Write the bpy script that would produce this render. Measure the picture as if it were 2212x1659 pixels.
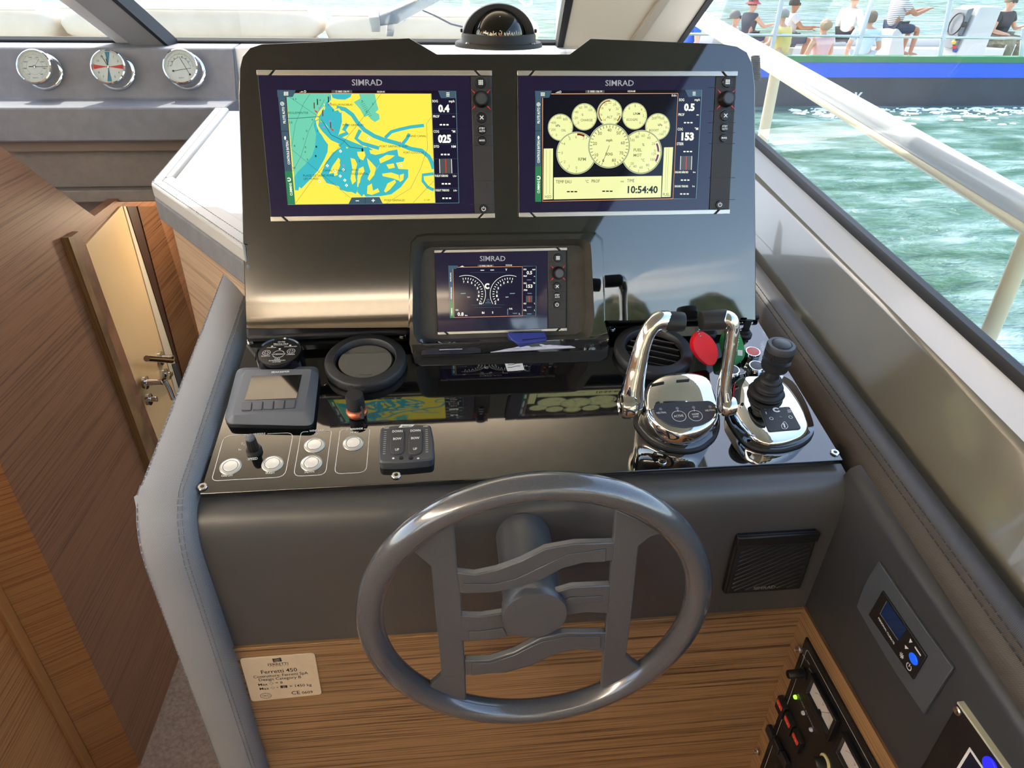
import bpy, bmesh, math, random
from mathutils import Vector, Matrix

for _o in list(bpy.data.objects):
    bpy.data.objects.remove(_o, do_unlink=True)
scene = bpy.context.scene
COL = scene.collection
rnd = random.Random(7)

# ------------------------------------------------------------------ camera
IW, IH, FPX = 2212.0, 1659.0, 1500.0
CX, CY = IW / 2, IH / 2
CAM = Vector((0.0, 0.0, 1.60))
_xc = Vector((18000 - CX, -(192 - CY), -FPX)).normalized()
_dy = 2470.0
_dx = (_dy * _xc.y + FPX * _xc.z) / _xc.x
_zc = -Vector((_dx, -_dy, -FPX)).normalized()
_yc = _zc.cross(_xc)
ROT = Matrix((_xc, _yc, _zc))              # world <- camera
cam_data = bpy.data.cameras.new('camera')
cam_data.sensor_fit = 'HORIZONTAL'
cam_data.sensor_width = 36.0
cam_data.lens = FPX / IW * 36.0
cam_data.clip_start = 0.02
cam_data.clip_end = 800
cam = bpy.data.objects.new('camera', cam_data)
COL.objects.link(cam)
cam.matrix_world = Matrix.Translation(CAM) @ ROT.to_4x4()
scene.camera = cam

# ------------------------------------------------------------------ sky, sun, exposure
SUN_DIR = Vector((-0.30, 0.86, 1.15)).normalized()      # towards the sun
world = bpy.data.worlds.new('sky')
scene.world = world
world.use_nodes = True
wn = world.node_tree
wn.nodes.clear()
_sky = wn.nodes.new('ShaderNodeTexSky')
_sky.sky_type = 'NISHITA'
_sky.sun_disc = False
_sky.sun_elevation = math.asin(SUN_DIR.z)
_sky.sun_rotation = math.atan2(SUN_DIR.x, SUN_DIR.y)
_sky.air_density = 1.0
_sky.dust_density = 1.6
_bg = wn.nodes.new('ShaderNodeBackground')
_bg.inputs['Strength'].default_value = 0.55
_wo = wn.nodes.new('ShaderNodeOutputWorld')
_wb = wn.nodes.new('ShaderNodeMixRGB')
_wb.blend_type = 'MULTIPLY'
_wb.inputs['Fac'].default_value = 1.0
_wb.inputs['Color2'].default_value = (1.10, 1.0, 0.90, 1)
wn.links.new(_sky.outputs['Color'], _wb.inputs['Color1'])
wn.links.new(_wb.outputs['Color'], _bg.inputs['Color'])
wn.links.new(_bg.outputs['Background'], _wo.inputs['Surface'])
sun_data = bpy.data.lights.new('sun', 'SUN')
sun_data.energy = 4.0
sun_data.angle = math.radians(0.6)
sun_data.color = (1.0, 0.95, 0.86)
sun = bpy.data.objects.new('sun', sun_data)
COL.objects.link(sun)
sun.rotation_euler = SUN_DIR.to_track_quat('Z', 'Y').to_euler()
sun.location = (-3, 6, 12)
vs = scene.view_settings
vs.view_transform = 'Standard'
vs.look = 'None'
vs.exposure = 0.8
vs.gamma = 1.0
vs.use_curve_mapping = False
scene.cycles.use_denoising = True
scene.cycles.sample_clamp_indirect = 6.0
scene.cycles.max_bounces = 5
scene.cycles.diffuse_bounces = 3
scene.cycles.glossy_bounces = 3
scene.cycles.transparent_max_bounces = 6
scene.cycles.use_adaptive_sampling = True
scene.cycles.adaptive_threshold = 0.05
scene.cycles.caustics_reflective = False
scene.cycles.caustics_refractive = False

# ------------------------------------------------------------------ pixel -> plane helpers
def ray(px, py):
    return (ROT @ Vector((px - CX, -(py - CY), -FPX))).normalized()

def hit(px, py, o, n):
    d = ray(px, py)
    return CAM + d * ((Vector(o) - CAM).dot(n) / d.dot(n))

def atY(px, py, Y):
    return hit(px, py, (0, Y, 0), Vector((0, 1, 0)))

def atX(px, py, X):
    return hit(px, py, (X, 0, 0), Vector((1, 0, 0)))

def atZ(px, py, Z):
    return hit(px, py, (0, 0, Z), Vector((0, 0, 1)))

class Frame:
    """a plane in the place: origin o, axes u (right), v (up), n (out)"""
    def __init__(s, o, u, v):
        s.o = Vector(o)
        s.u = Vector(u).normalized()
        s.v = (Vector(v) - s.u * Vector(v).dot(s.u)).normalized()
        s.n = s.u.cross(s.v)
        s.M = Matrix(((s.u.x, s.v.x, s.n.x, s.o.x), (s.u.y, s.v.y, s.n.y, s.o.y),
                      (s.u.z, s.v.z, s.n.z, s.o.z), (0, 0, 0, 1)))
    def hit(s, px, py):
        return hit(px, py, s.o, s.n)
    def loc(s, p):
        d = Vector(p) - s.o
        return Vector((d.dot(s.u), d.dot(s.v), d.dot(s.n)))
    def uv(s, px, py):
        q = s.loc(s.hit(px, py))
        return (q.x, q.y)
    def poly(s, pts):
        return [s.uv(*p) for p in pts]
    def w(s, u, v, h=0.0):
        return s.o + s.u * u + s.v * v + s.n * h
    def off(s, h):
        return Frame(s.o + s.n * h, s.u, s.v)
    def at(s, px, py):
        return Frame(s.hit(px, py), s.u, s.v)
    def to(s, u, v, h=0.0):
        return Frame(s.w(u, v, h), s.u, s.v)
    def rot(s, deg):
        a = math.radians(deg)
        return Frame(s.o, s.u * math.cos(a) + s.v * math.sin(a), s.v * math.cos(a) - s.u * math.sin(a))

WORLD = Frame((0, 0, 0), (1, 0, 0), (0, 1, 0))
def base(x, y, z):
    return Frame((x, y, z), (1, 0, 0), (0, 1, 0))

# ------------------------------------------------------------------ materials
def lin(c):
    if isinstance(c, str):
        c = c.lstrip('#')
        c = tuple(int(c[i:i + 2], 16) for i in (0, 2, 4))
    r = []
    for x in c:
        x = x / 255.0
        r.append(x / 12.92 if x <= 0.04045 else ((x + 0.055) / 1.055) ** 2.4)
    return (r[0], r[1], r[2], 1.0)

MATS = {}
def mat(name, col, rough=0.5, metal=0.0, spec=0.5, coat=0.0, ior=1.5, emit=None, estr=1.0, coat_rough=0.03):
    if name in MATS:
        return MATS[name]
    m = bpy.data.materials.new(name)
    m.use_nodes = True
    b = m.node_tree.nodes['Principled BSDF']
    b.inputs['Base Color'].default_value = lin(col)
    b.inputs['Roughness'].default_value = rough
    b.inputs['Metallic'].default_value = metal
    b.inputs['IOR'].default_value = ior
    b.inputs['Specular IOR Level'].default_value = spec
    b.inputs['Coat Weight'].default_value = coat
    b.inputs['Coat Roughness'].default_value = coat_rough
    if emit is not None:
        b.inputs['Emission Color'].default_value = lin(emit)
        b.inputs['Emission Strength'].default_value = estr
    MATS[name] = m
    return m

def N(m, t, **kw):
    n = m.node_tree.nodes.new(t)
    for k, v in kw.items():
        if k in n.inputs:
            n.inputs[k].default_value = v
        else:
            setattr(n, k, v)
    return n

def L(m, a, b):
    m.node_tree.links.new(a, b)

def bsdf(m):
    return m.node_tree.nodes['Principled BSDF']

def coords(m, scale=(1, 1, 1), rot=(0, 0, 0), kind='Object'):
    t = N(m, 'ShaderNodeTexCoord')
    mp = N(m, 'ShaderNodeMapping')
    mp.inputs['Scale'].default_value = scale
    mp.inputs['Rotation'].default_value = rot
    L(m, t.outputs[kind], mp.inputs['Vector'])
    return mp.outputs['Vector']

def add_bump(m, hsock, strength=0.3, dist=0.001):
    b = N(m, 'ShaderNodeBump')
    b.inputs['Strength'].default_value = strength
    b.inputs['Distance'].default_value = dist
    L(m, hsock, b.inputs['Height'])
    L(m, b.outputs['Normal'], bsdf(m).inputs['Normal'])

def ramp(m, fac, stops):
    r = N(m, 'ShaderNodeValToRGB')
    e = r.color_ramp.elements
    while len(e) < len(stops):
        e.new(0.5)
    for i, (p, c) in enumerate(stops):
        e[i].position = p
        e[i].color = lin(c)
    L(m, fac, r.inputs['Fac'])
    return r.outputs['Color']

def wood(name, c1, c2, c3, grain=(3, 3, 90), rough=0.42, coat=0.0):
    """fine straight veneer: noise squeezed across the grain, low along it"""
    if name in MATS:
        return MATS[name]
    m = mat(name, c1, rough, coat=coat)
    v = coords(m, grain)
    n1 = N(m, 'ShaderNodeTexNoise', Scale=1.0, Detail=5.0, Roughness=0.65, Distortion=0.12)
    L(m, v, n1.inputs['Vector'])
    v2 = coords(m, tuple(g * 3.6 for g in grain))
    n2 = N(m, 'ShaderNodeTexNoise', Scale=1.0, Detail=3.0, Roughness=0.6)
    L(m, v2, n2.inputs['Vector'])
    mx = N(m, 'ShaderNodeMath', operation='ADD')
    ml = N(m, 'ShaderNodeMath', operation='MULTIPLY')
    ml.inputs[1].default_value = 0.55
    L(m, n2.outputs['Fac'], ml.inputs[0])
    L(m, n1.outputs['Fac'], mx.inputs[0])
    L(m, ml.outputs[0], mx.inputs[1])
    c = ramp(m, mx.outputs[0], [(0.64, c3), (0.74, c1), (0.82, c2), (0.93, c1)])
    L(m, c, bsdf(m).inputs['Base Color'])
    add_bump(m, mx.outputs[0], 0.25, 0.0006)
    return m

def leather(name, col, dark, scale=420.0, rough=0.6, strength=0.3):
    """woven / grained vinyl: two crossed wave fields as relief"""
    if name in MATS:
        return MATS[name]
    m = mat(name, col, rough, spec=0.35)
    v = coords(m)
    w = N(m, 'ShaderNodeTexVoronoi', Scale=scale)
    w.feature = 'F1'
    L(m, v, w.inputs['Vector'])
    n = N(m, 'ShaderNodeTexNoise', Scale=scale * 0.05, Detail=3.0)
    L(m, v, n.inputs['Vector'])
    c = ramp(m, w.outputs['Distance'], [(0.15, col), (0.75, dark)])
    L(m, c, bsdf(m).inputs['Base Color'])
    add_bump(m, w.outputs['Distance'], strength, 0.0004)
    return m

def weave(name, col, dark, pitch, rough=0.6):
    """woven vinyl: product of two sine fields, across (x) and along (y+z)"""
    if name in MATS:
        return MATS[name]
    m = mat(name, col, rough, spec=0.35)
    v = coords(m)
    sp = N(m, 'ShaderNodeSeparateXYZ')
    L(m, v, sp.inputs[0])
    ad = N(m, 'ShaderNodeMath', operation='ADD')
    L(m, sp.outputs['Y'], ad.inputs[0]); L(m, sp.outputs['Z'], ad.inputs[1])
    def osc(sock, k):
        a = N(m, 'ShaderNodeMath', operation='MULTIPLY'); a.inputs[1].default_value = k
        L(m, sock, a.inputs[0])
        b = N(m, 'ShaderNodeMath', operation='SINE')
        L(m, a.outputs[0], b.inputs[0])
        return b.outputs[0]
    k = 2 * math.pi / pitch
    pr = N(m, 'ShaderNodeMath', operation='MULTIPLY')
    L(m, osc(sp.outputs['X'], k * 0.7), pr.inputs[0]); L(m, osc(ad.outputs[0], k), pr.inputs[1])
    sc = N(m, 'ShaderNodeMath', operation='MULTIPLY_ADD'); sc.inputs[1].default_value = 0.5; sc.inputs[2].default_value = 0.5
    L(m, pr.outputs[0], sc.inputs[0])
    L(m, ramp(m, sc.outputs[0], [(0.2, dark), (0.65, col)]), bsdf(m).inputs['Base Color'])
    add_bump(m, sc.outputs[0], 0.35, 0.0004)
    return m

def noisy(name, c1, c2, scale=8.0, rough=0.6, detail=4.0, bump=0.0, bscale=None, dist=0.002, **kw):
    if name in MATS:
        return MATS[name]
    m = mat(name, c1, rough, **kw)
    v = coords(m)
    n = N(m, 'ShaderNodeTexNoise', Scale=scale, Detail=detail, Roughness=0.6)
    L(m, v, n.inputs['Vector'])
    c = ramp(m, n.outputs['Fac'], [(0.35, c1), (0.65, c2)])
    L(m, c, bsdf(m).inputs['Base Color'])
    if bump:
        n2 = N(m, 'ShaderNodeTexNoise', Scale=bscale or scale * 4, Detail=3.0)
        L(m, v, n2.inputs['Vector'])
        add_bump(m, n2.outputs['Fac'], bump, dist)
    return m

def lit(name, col, strength=1.0, base_col=(4, 4, 6), rough=0.06):
    return mat(name, base_col, rough, spec=0.4, emit=col, estr=strength)

def glass(name, tint=(235, 242, 240), gloss=1.0, ior=1.45):
    if name in MATS:
        return MATS[name]
    m = bpy.data.materials.new(name)
    m.use_nodes = True
    nt = m.node_tree
    nt.nodes.clear()
    out = nt.nodes.new('ShaderNodeOutputMaterial')
    tr = nt.nodes.new('ShaderNodeBsdfTransparent')
    tr.inputs['Color'].default_value = lin(tint)
    gl = nt.nodes.new('ShaderNodeBsdfGlossy')
    gl.inputs['Roughness'].default_value = 0.01
    gl.inputs['Color'].default_value = (gloss, gloss, gloss, 1)
    fr = nt.nodes.new('ShaderNodeLayerWeight')
    pw = nt.nodes.new('ShaderNodeMath'); pw.operation = 'POWER'; pw.inputs[1].default_value = 5.0
    ma = nt.nodes.new('ShaderNodeMath'); ma.operation = 'MULTIPLY_ADD'
    f0 = ((ior - 1) / (ior + 1)) ** 2
    ma.inputs[1].default_value = 0.7; ma.inputs[2].default_value = f0
    mx = nt.nodes.new('ShaderNodeMixShader')
    nt.links.new(fr.outputs['Facing'], pw.inputs[0])
    nt.links.new(pw.outputs[0], ma.inputs[0])
    nt.links.new(ma.outputs[0], mx.inputs[0])
    nt.links.new(tr.outputs[0], mx.inputs[1])
    nt.links.new(gl.outputs[0], mx.inputs[2])
    nt.links.new(mx.outputs[0], out.inputs['Surface'])
    MATS[name] = m
    return m

M = {}
FILL_W = 170.0
M['gloss'] = mat('piano_black_gloss', (13, 13, 14), 0.03, spec=0.9, coat=0.6, ior=1.6)
M['black'] = mat('satin_black_plastic', (20, 20, 22), 0.42)
M['black_matte'] = mat('matte_black_plastic', (24, 24, 26), 0.6)
M['rubber'] = mat('black_rubber', (26, 26, 29), 0.55)
M['dark_grey'] = mat('dark_grey_plastic', (66, 69, 75), 0.45)
M['grey_plastic'] = mat('grey_plastic', (92, 97, 106), 0.5)
M['keypad'] = mat('keypad_grey', (44, 44, 46), 0.45)
M['pod'] = noisy('pod_textured_grey', (62, 60, 56), (70, 68, 64), 60, 0.62, bump=0.1, bscale=1500, dist=0.0003)
M['silver'] = mat('brushed_silver', (205, 202, 194), 0.28, metal=0.75)
M['chrome'] = mat('chrome', (232, 233, 235), 0.035, metal=1.0)
M['chrome_dim'] = mat('polished_steel', (205, 207, 210), 0.12, metal=1.0)
M['brass'] = mat('screw_steel', (190, 184, 170), 0.3, metal=1.0)
M['white_print'] = mat('white_print', (236, 236, 232), 0.5)
M['grey_print'] = mat('grey_print', (150, 152, 156), 0.45)
M['dark_print'] = mat('dark_print', (40, 36, 32), 0.6)
M['fascia'] = mat('fascia_soft_grey', (72, 72, 73), 0.30, spec=0.7)
M['fascia_dark'] = mat('fascia_charcoal', (50, 51, 54), 0.4, spec=0.45)
M['wood_light'] = wood('zebrano_veneer', (132, 102, 72), (156, 124, 90), (84, 62, 44), (1.5, 1.5, 170))
M['wood_trim'] = wood('zebrano_trim', (136, 104, 70), (156, 122, 84), (100, 74, 50), (1.5, 1.5, 240))
M['wood_dark'] = wood('walnut_veneer', (138, 94, 65), (150, 106, 75), (110, 74, 51), (1.6, 1.6, 210), rough=0.5)
M['wood_orange'] = wood('walnut_veneer_warm', (188, 128, 76), (202, 144, 90), (156, 100, 58), (1.6, 1.6, 210), rough=0.45)
M['wood_beige'] = wood('oak_veneer_beige', (176, 152, 126), (190, 166, 140), (146, 122, 98), (1.2, 1.2, 150))
M['leather'] = weave('woven_grey_vinyl', (146, 148, 154), (104, 107, 114), 0.0022)
M['leather_dark'] = weave('grained_taupe_vinyl', (80, 74, 70), (50, 46, 44), 0.0019, 0.45)
M['leather_white'] = weave('woven_pale_vinyl', (190, 190, 190), (158, 158, 158), 0.0022)
M['dash_grey'] = noisy('dashboard_grey_vinyl', (104, 106, 112), (112, 114, 120), 30, 0.7, bump=0.15, bscale=900, dist=0.0004)
M['dash_taupe'] = noisy('dashboard_taupe_vinyl', (112, 104, 96), (120, 112, 104), 30, 0.75, bump=0.15, bscale=900, dist=0.0004)
M['gelcoat'] = mat('taupe_gelcoat', (104, 101, 93), 0.16, spec=0.5, coat=0.5)
M['gelcoat_white'] = mat('white_gelcoat', (206, 207, 208), 0.22, coat=0.4)
M['carpet'] = noisy('brown_carpet', (150, 130, 116), (176, 156, 142), 90, 0.95, bump=0.6, bscale=500, dist=0.004)
M['headliner'] = noisy('beige_headliner', (190, 178, 160), (198, 186, 168), 20, 0.85)
M['cushion'] = noisy('cream_cushion_vinyl', (216, 200, 174), (222, 208, 184), 12, 0.6)
M['deck'] = noisy('white_deck', (214, 212, 206), (222, 220, 214), 30, 0.6)
M['glass'] = glass('window_glass', (240, 243, 243), 1.0, 1.45)
M['wheel'] = noisy('metallic_grey_paint', (88, 90, 95), (98, 100, 105), 900, 0.2, coat=0.8, metal=0.35)
M['wheel_flat'] = noisy('metallic_grey_satin', (88, 90, 94), (96, 98, 102), 900, 0.34, metal=0.35)
# ------------------------------------------------------------------ mesh building
_tcache = {}
def text_mesh(s, bold=0.0, shear=0.0):
    key = (s, bold, shear)
    if key in _tcache:
        return _tcache[key]
    cu = bpy.data.curves.new('tmp_text', 'FONT')
    cu.body = s
    cu.size = 1.0
    cu.offset = bold
    cu.shear = shear
    cu.resolution_u = 2
    ob = bpy.data.objects.new('tmp_text', cu)
    COL.objects.link(ob)
    dg = bpy.context.evaluated_depsgraph_get()
    me = ob.evaluated_get(dg).to_mesh()
    vs_ = [(v.co.x, v.co.y) for v in me.vertices]
    fs = [tuple(p.vertices) for p in me.polygons]
    ob.evaluated_get(dg).to_mesh_clear()
    bpy.data.objects.remove(ob, do_unlink=True)
    bpy.data.curves.remove(cu)
    if vs_:
        xs = [v[0] for v in vs_]
        x0, x1 = min(xs), max(xs)
    else:
        x0, x1 = 0, 1
    _tcache[key] = (vs_, fs, x0, x1)
    return _tcache[key]

CAP = 0.70      # capital height of the built-in font at size 1

def rrect(w, h, r, cx=0.0, cy=0.0, seg=5):
    r = min(r, w / 2 - 1e-5, h / 2 - 1e-5)
    pts = []
    for k, (sx, sy) in enumerate(((1, 1), (-1, 1), (-1, -1), (1, -1))):
        ox, oy = cx + sx * (w / 2 - r), cy + sy * (h / 2 - r)
        for i in range(seg + 1):
            a = math.pi / 2 * (k + i / seg)
            pts.append((ox + r * math.cos(a), oy + r * math.sin(a)))
    return pts

def roundpoly(pts, r, seg=4):
    """round the corners of a polygon; r number or list"""
    n = len(pts)
    out = []
    for i in range(n):
        p0, p1, p2 = Vector(pts[i - 1][:2]), Vector(pts[i][:2]), Vector(pts[(i + 1) % n][:2])
        rr = r[i] if isinstance(r, (list, tuple)) else r
        a, b = p0 - p1, p2 - p1
        la, lb = a.length, b.length
        if rr <= 0 or la < 1e-9 or lb < 1e-9:
            out.append(tuple(p1))
            continue
        d = min(rr, la * 0.49, lb * 0.49)
        q0, q2 = p1 + a / la * d, p1 + b / lb * d
        for k in range(seg + 1):
            t = k / seg
            q = q0 * (1 - t) ** 2 + p1 * 2 * t * (1 - t) + q2 * t * t
            out.append((q.x, q.y))
    return out

def circle(r, cx=0.0, cy=0.0, seg=32, ry=None):
    ry = r if ry is None else ry
    return [(cx + r * math.cos(2 * math.pi * i / seg), cy + ry * math.sin(2 * math.pi * i / seg)) for i in range(seg)]

def area2(p):
    return sum(p[i - 1][0] * p[i][1] - p[i][0] * p[i - 1][1] for i in range(len(p)))

def ccw(p):
    return list(p) if area2(p) > 0 else list(reversed(p))

class MB:
    def __init__(s):
        s.v, s.f, s.m, s.mats = [], [], [], []
    def mi(s, m):
        if isinstance(m, str):
            m = M[m]
        if m not in s.mats:
            s.mats.append(m)
        return s.mats.index(m)
    def add(s, verts, faces, m):
        k = len(s.v)
        i = s.mi(m)
        s.v += [tuple(x) for x in verts]
        for f in faces:
            s.f.append(tuple(a + k for a in f))
            s.m.append(i)
        return s
    def prism(s, poly, z0, z1, m, cap0=True, top=None):
        p = ccw(poly)
        n = len(p)
        q = p if top is None else ccw(top)
        vv = [(x, y, z0) for x, y in p] + [(x, y, z1) for x, y in q]
        ff = [(i, (i + 1) % n, n + (i + 1) % n, n + i) for i in range(n)]
        ff.append(tuple(range(n, 2 * n)))
        if cap0:
            ff.append(tuple(reversed(range(n))))
        return s.add(vv, ff, m)
    def flat(s, poly, z, m):
        p = ccw(poly)
        return s.add([(x, y, z) for x, y in p], [tuple(range(len(p)))], m)
    def ringflat(s, outer, inner, z, m):
        """flat band between two loops of equal count"""
        n = len(outer)
        vv = [(x, y, z) for x, y in outer] + [(x, y, z) for x, y in inner]
        return s.add(vv, [(i, (i + 1) % n, n + (i + 1) % n, n + i) for i in range(n)], m)
    def stroke(s, pts, w, z, m, closed=False):
        """flat line of width w along pts"""
        P = [Vector(p[:2]) for p in pts]
        n = len(P)
        Lf, Rt = [], []
        for i in range(n):
            a = P[(i - 1) % n] if (closed or i > 0) else P[i]
            b = P[(i + 1) % n] if (closed or i < n - 1) else P[i]
            d = b - a
            if d.length < 1e-9:
                d = Vector((1, 0))
            d.normalize()
            nn = Vector((-d.y, d.x)) * (w / 2)
            Lf.append(P[i] + nn)
            Rt.append(P[i] - nn)
        vv = [(q.x, q.y, z) for q in Lf] + [(q.x, q.y, z) for q in Rt]
        k = n if closed else n - 1
        return s.add(vv, [(n + i, n + (i + 1) % n, (i + 1) % n, i) for i in range(k)], m)
    def frame(s, outer, inner, z0, z1, m):
        """raised ring between two loops of equal count"""
        n = len(outer)
        vv = [(x, y, z0) for x, y in outer] + [(x, y, z1) for x, y in outer] + \
             [(x, y, z1) for x, y in inner] + [(x, y, z0) for x, y in inner]
        ff = []
        for i in range(n):
            j = (i + 1) % n
            for k in range(4):
                a, b = k * n, ((k + 1) % 4) * n
                ff.append((a + i, a + j, b + j, b + i))
        return s.add(vv, ff, m)
    def box(s, x0, x1, y0, y1, z0, z1, m):
        return s.prism([(x0, y0), (x1, y0), (x1, y1), (x0, y1)], z0, z1, m)
    def lathe(s, prof, m, c=(0, 0), seg=32, ax=None, cap=True):
        """profile [(r,z)] around local z at c (or around frame ax: (origin,u,v,n))"""
        vv, ff = [], []
        n = seg
        for r, z in prof:
            for i in range(n):
                a = 2 * math.pi * i / n
                vv.append((c[0] + r * math.cos(a), c[1] + r * math.sin(a), z))
        for k in range(len(prof) - 1):
            for i in range(n):
                j = (i + 1) % n
                ff.append((k * n + i, k * n + j, (k + 1) * n + j, (k + 1) * n + i))
        if cap and prof[0][0] > 1e-6:
            ff.append(tuple(reversed(range(n))))
        if cap and prof[-1][0] > 1e-6:
            ff.append(tuple(range((len(prof) - 1) * n, len(prof) * n)))
        if ax is not None:
            o, u, v, w = [Vector(q) for q in ax]
            vv = [tuple(o + u * x + v * y + w * z) for x, y, z in vv]
        return s.add(vv, ff, m)
    def loft(s, rings, m, cap=True):
        """rings: lists of 3-D points, equal count"""
        n = len(rings[0])
        vv = [tuple(p) for r in rings for p in r]
        ff = []
        for k in range(len(rings) - 1):
            for i in range(n):
                j = (i + 1) % n
                ff.append((k * n + i, k * n + j, (k + 1) * n + j, (k + 1) * n + i))
        if cap:
            ff.append(tuple(reversed(range(n))))
            ff.append(tuple(range((len(rings) - 1) * n, len(rings) * n)))
        return s.add(vv, ff, m)
    def tube(s, path, r, m, seg=12, closed=False, flat=1.0, up=None):
        P = [Vector(p) for p in path]
        n = len(P)
        rr = r if isinstance(r, (list, tuple)) else [r] * n
        rings = []
        ref = Vector(up) if up is not None else None
        prev = None
        for i in range(n):
            if closed:
                t = P[(i + 1) % n] - P[i - 1]
            else:
                t = P[min(i + 1, n - 1)] - P[max(i - 1, 0)]
            t.normalize()
            if prev is None:
                a = ref if ref is not None else (Vector((0, 0, 1)) if abs(t.z) < 0.9 else Vector((1, 0, 0)))
            else:
                a = ref if ref is not None else prev
            x = (a - t * a.dot(t)).normalized()
            prev = x
            y = t.cross(x)
            rings.append([P[i] + x * (rr[i] * math.cos(2 * math.pi * k / seg)) + y * (rr[i] * flat * math.sin(2 * math.pi * k / seg)) for k in range(seg)])
        if closed:
            rings.append(rings[0])
            return s.loft(rings, m, cap=False)
        return s.loft(rings, m)
    def quad(s, pts, m):
        return s.add(pts, [tuple(range(len(pts)))], m)
    def solid(s, poly3, d, m):
        """extrude a 3-D polygon by vector d"""
        d = Vector(d)
        n = len(poly3)
        P = [Vector(p) for p in poly3]
        nn = Vector((0, 0, 0))
        for i in range(n):
            nn += (P[i] - P[0]).cross(P[(i + 1) % n] - P[0])
        if nn.dot(d) < 0:
            P.reverse()
        vv = P + [p + d for p in P]
        ff = [(i, (i + 1) % n, n + (i + 1) % n, n + i) for i in range(n)]
        ff += [tuple(range(n, 2 * n)), tuple(reversed(range(n)))]
        return s.add(vv, ff, m)
    def text(s, t, u, v, h, m, z=0.0004, w=None, align='c', rot=0.0, bold=0.0, shear=0.0, wmul=1.0):
        vv, ff, x0, x1 = text_mesh(t, bold, shear)
        if not vv:
            return s
        k = h / CAP
        tw = (x1 - x0)
        sx = k * wmul if w is None else w / tw
        ox = {'l': x0, 'c': (x0 + x1) / 2, 'r': x1}[align]
        ca, sa = math.cos(rot), math.sin(rot)
        out = []
        for x, y in vv:
            a, b = (x - ox) * sx, y * k
            out.append((u + a * ca - b * sa, v + a * sa + b * ca, z))
        return s.add(out, ff, m)
    def textpx(s, fr, t, a, b, hpx, m, z=0.0004, bold=0.0, shear=0.0):
        """baseline from pixel a to pixel b; capital height in pixels at that place"""
        p, q = Vector(fr.uv(*a)), Vector(fr.uv(*b))
        mid = ((a[0] + b[0]) / 2, (a[1] + b[1]) / 2)
        d = q - p
        ang = math.atan2(d.y, d.x)
        # height: step perpendicular to the baseline on screen
        e = Vector((b[0] - a[0], b[1] - a[1])).normalized()
        up = (mid[0] + e.y * hpx, mid[1] - e.x * hpx)
        c = Vector(fr.uv(*mid))
        g = Vector(fr.uv(*up)) - c
        hh = abs(g.dot(Vector((-math.sin(ang), math.cos(ang)))))
        return s.text(t, c.x, c.y, hh, m, z, w=d.length, rot=ang, bold=bold, shear=shear)
    def build(s, name, parent=None, fr=None, bevel=0.0, smooth=True, ang=38, bseg=2, sub=0):
        me = bpy.data.meshes.new(name)
        me.from_pydata(s.v, [], s.f)
        for m in s.mats:
            me.materials.append(m)
        if len(s.mats) > 1:
            me.polygons.foreach_set('material_index', s.m)
        if smooth:
            me.polygons.foreach_set('use_smooth', [True] * len(me.polygons))
            if ang < 170:
                me.set_sharp_from_angle(angle=math.radians(ang))
        me.update()
        ob = bpy.data.objects.new(name, me)
        COL.objects.link(ob)
        if parent is not None:
            ob.parent = parent
        elif fr is not None:
            ob.matrix_world = fr.M
        if bevel:
            b = ob.modifiers.new('bevel', 'BEVEL')
            b.width = bevel
            b.segments = bseg
            b.limit_method = 'ANGLE'
            b.angle_limit = math.radians(40)
            b.harden_normals = False
        if sub:
            b = ob.modifiers.new('sub', 'SUBSURF')
            b.levels = b.render_levels = sub
        return ob

def tag(o, label, cat, group=None, kind=None):
    o['label'] = label
    o['category'] = cat
    if group:
        o['group'] = group
    if kind:
        o['kind'] = kind
    return o

def thing(name, label, cat, fr, group=None):
    o = bpy.data.objects.new(name, None)
    o.empty_display_size = 0.05
    COL.objects.link(o)
    o.matrix_world = fr.M
    return tag(o, label, cat, group)

def struct(name, mb, fr=WORLD, label=None, cat=None, **kw):
    o = mb.build(name, fr=fr, **kw)
    o['kind'] = 'structure'
    if label:
        o['label'] = label
        o['category'] = cat
    return o

def copy_tree(o, parent=None):
    c = o.copy()
    COL.objects.link(c)
    if parent is not None:
        c.parent = parent
    for ch in list(o.children):
        copy_tree(ch, c)
    return c

def crop(x0, y0, x1, y1, w, h):
    return lambda x, y: (x0 + x * (x1 - x0) / w, y0 + y * (y1 - y0) / h)

Z1 = crop(0, 0, 740, 560, 2192, 1659)
Z2 = crop(520, 100, 1100, 520, 2212, 1602)
Z3 = crop(1090, 100, 1660, 520, 2212, 1630)
Z4 = crop(860, 490, 1340, 800, 2212, 1429)
Z5 = crop(1460, 0, 2212, 560, 2212, 1647)
Z6 = crop(420, 700, 960, 1100, 2212, 1639)
Z7 = crop(1280, 640, 1860, 1060, 2212, 1602)
Z8 = crop(1520, 1120, 2212, 1659, 2130, 1659)
ZW = crop(740, 1000, 1560, 1600, 2212, 1619)     # wheel
ZP = crop(480, 1360, 760, 1560, 2212, 1580)      # builder plate
ZC = crop(960, 0, 1280, 240, 2212, 1659)         # compass
ZS = crop(1560, 1360, 1960, 1659, 2212, 1653)    # switch panel
ZK = crop(1480, 640, 1780, 865, 2212, 1659)      # key floats
ZD = crop(0, 400, 560, 1100, 1327, 1659)         # door
ZB = crop(1480, 0, 2212, 300, 2212, 907)         # tour boat

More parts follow.
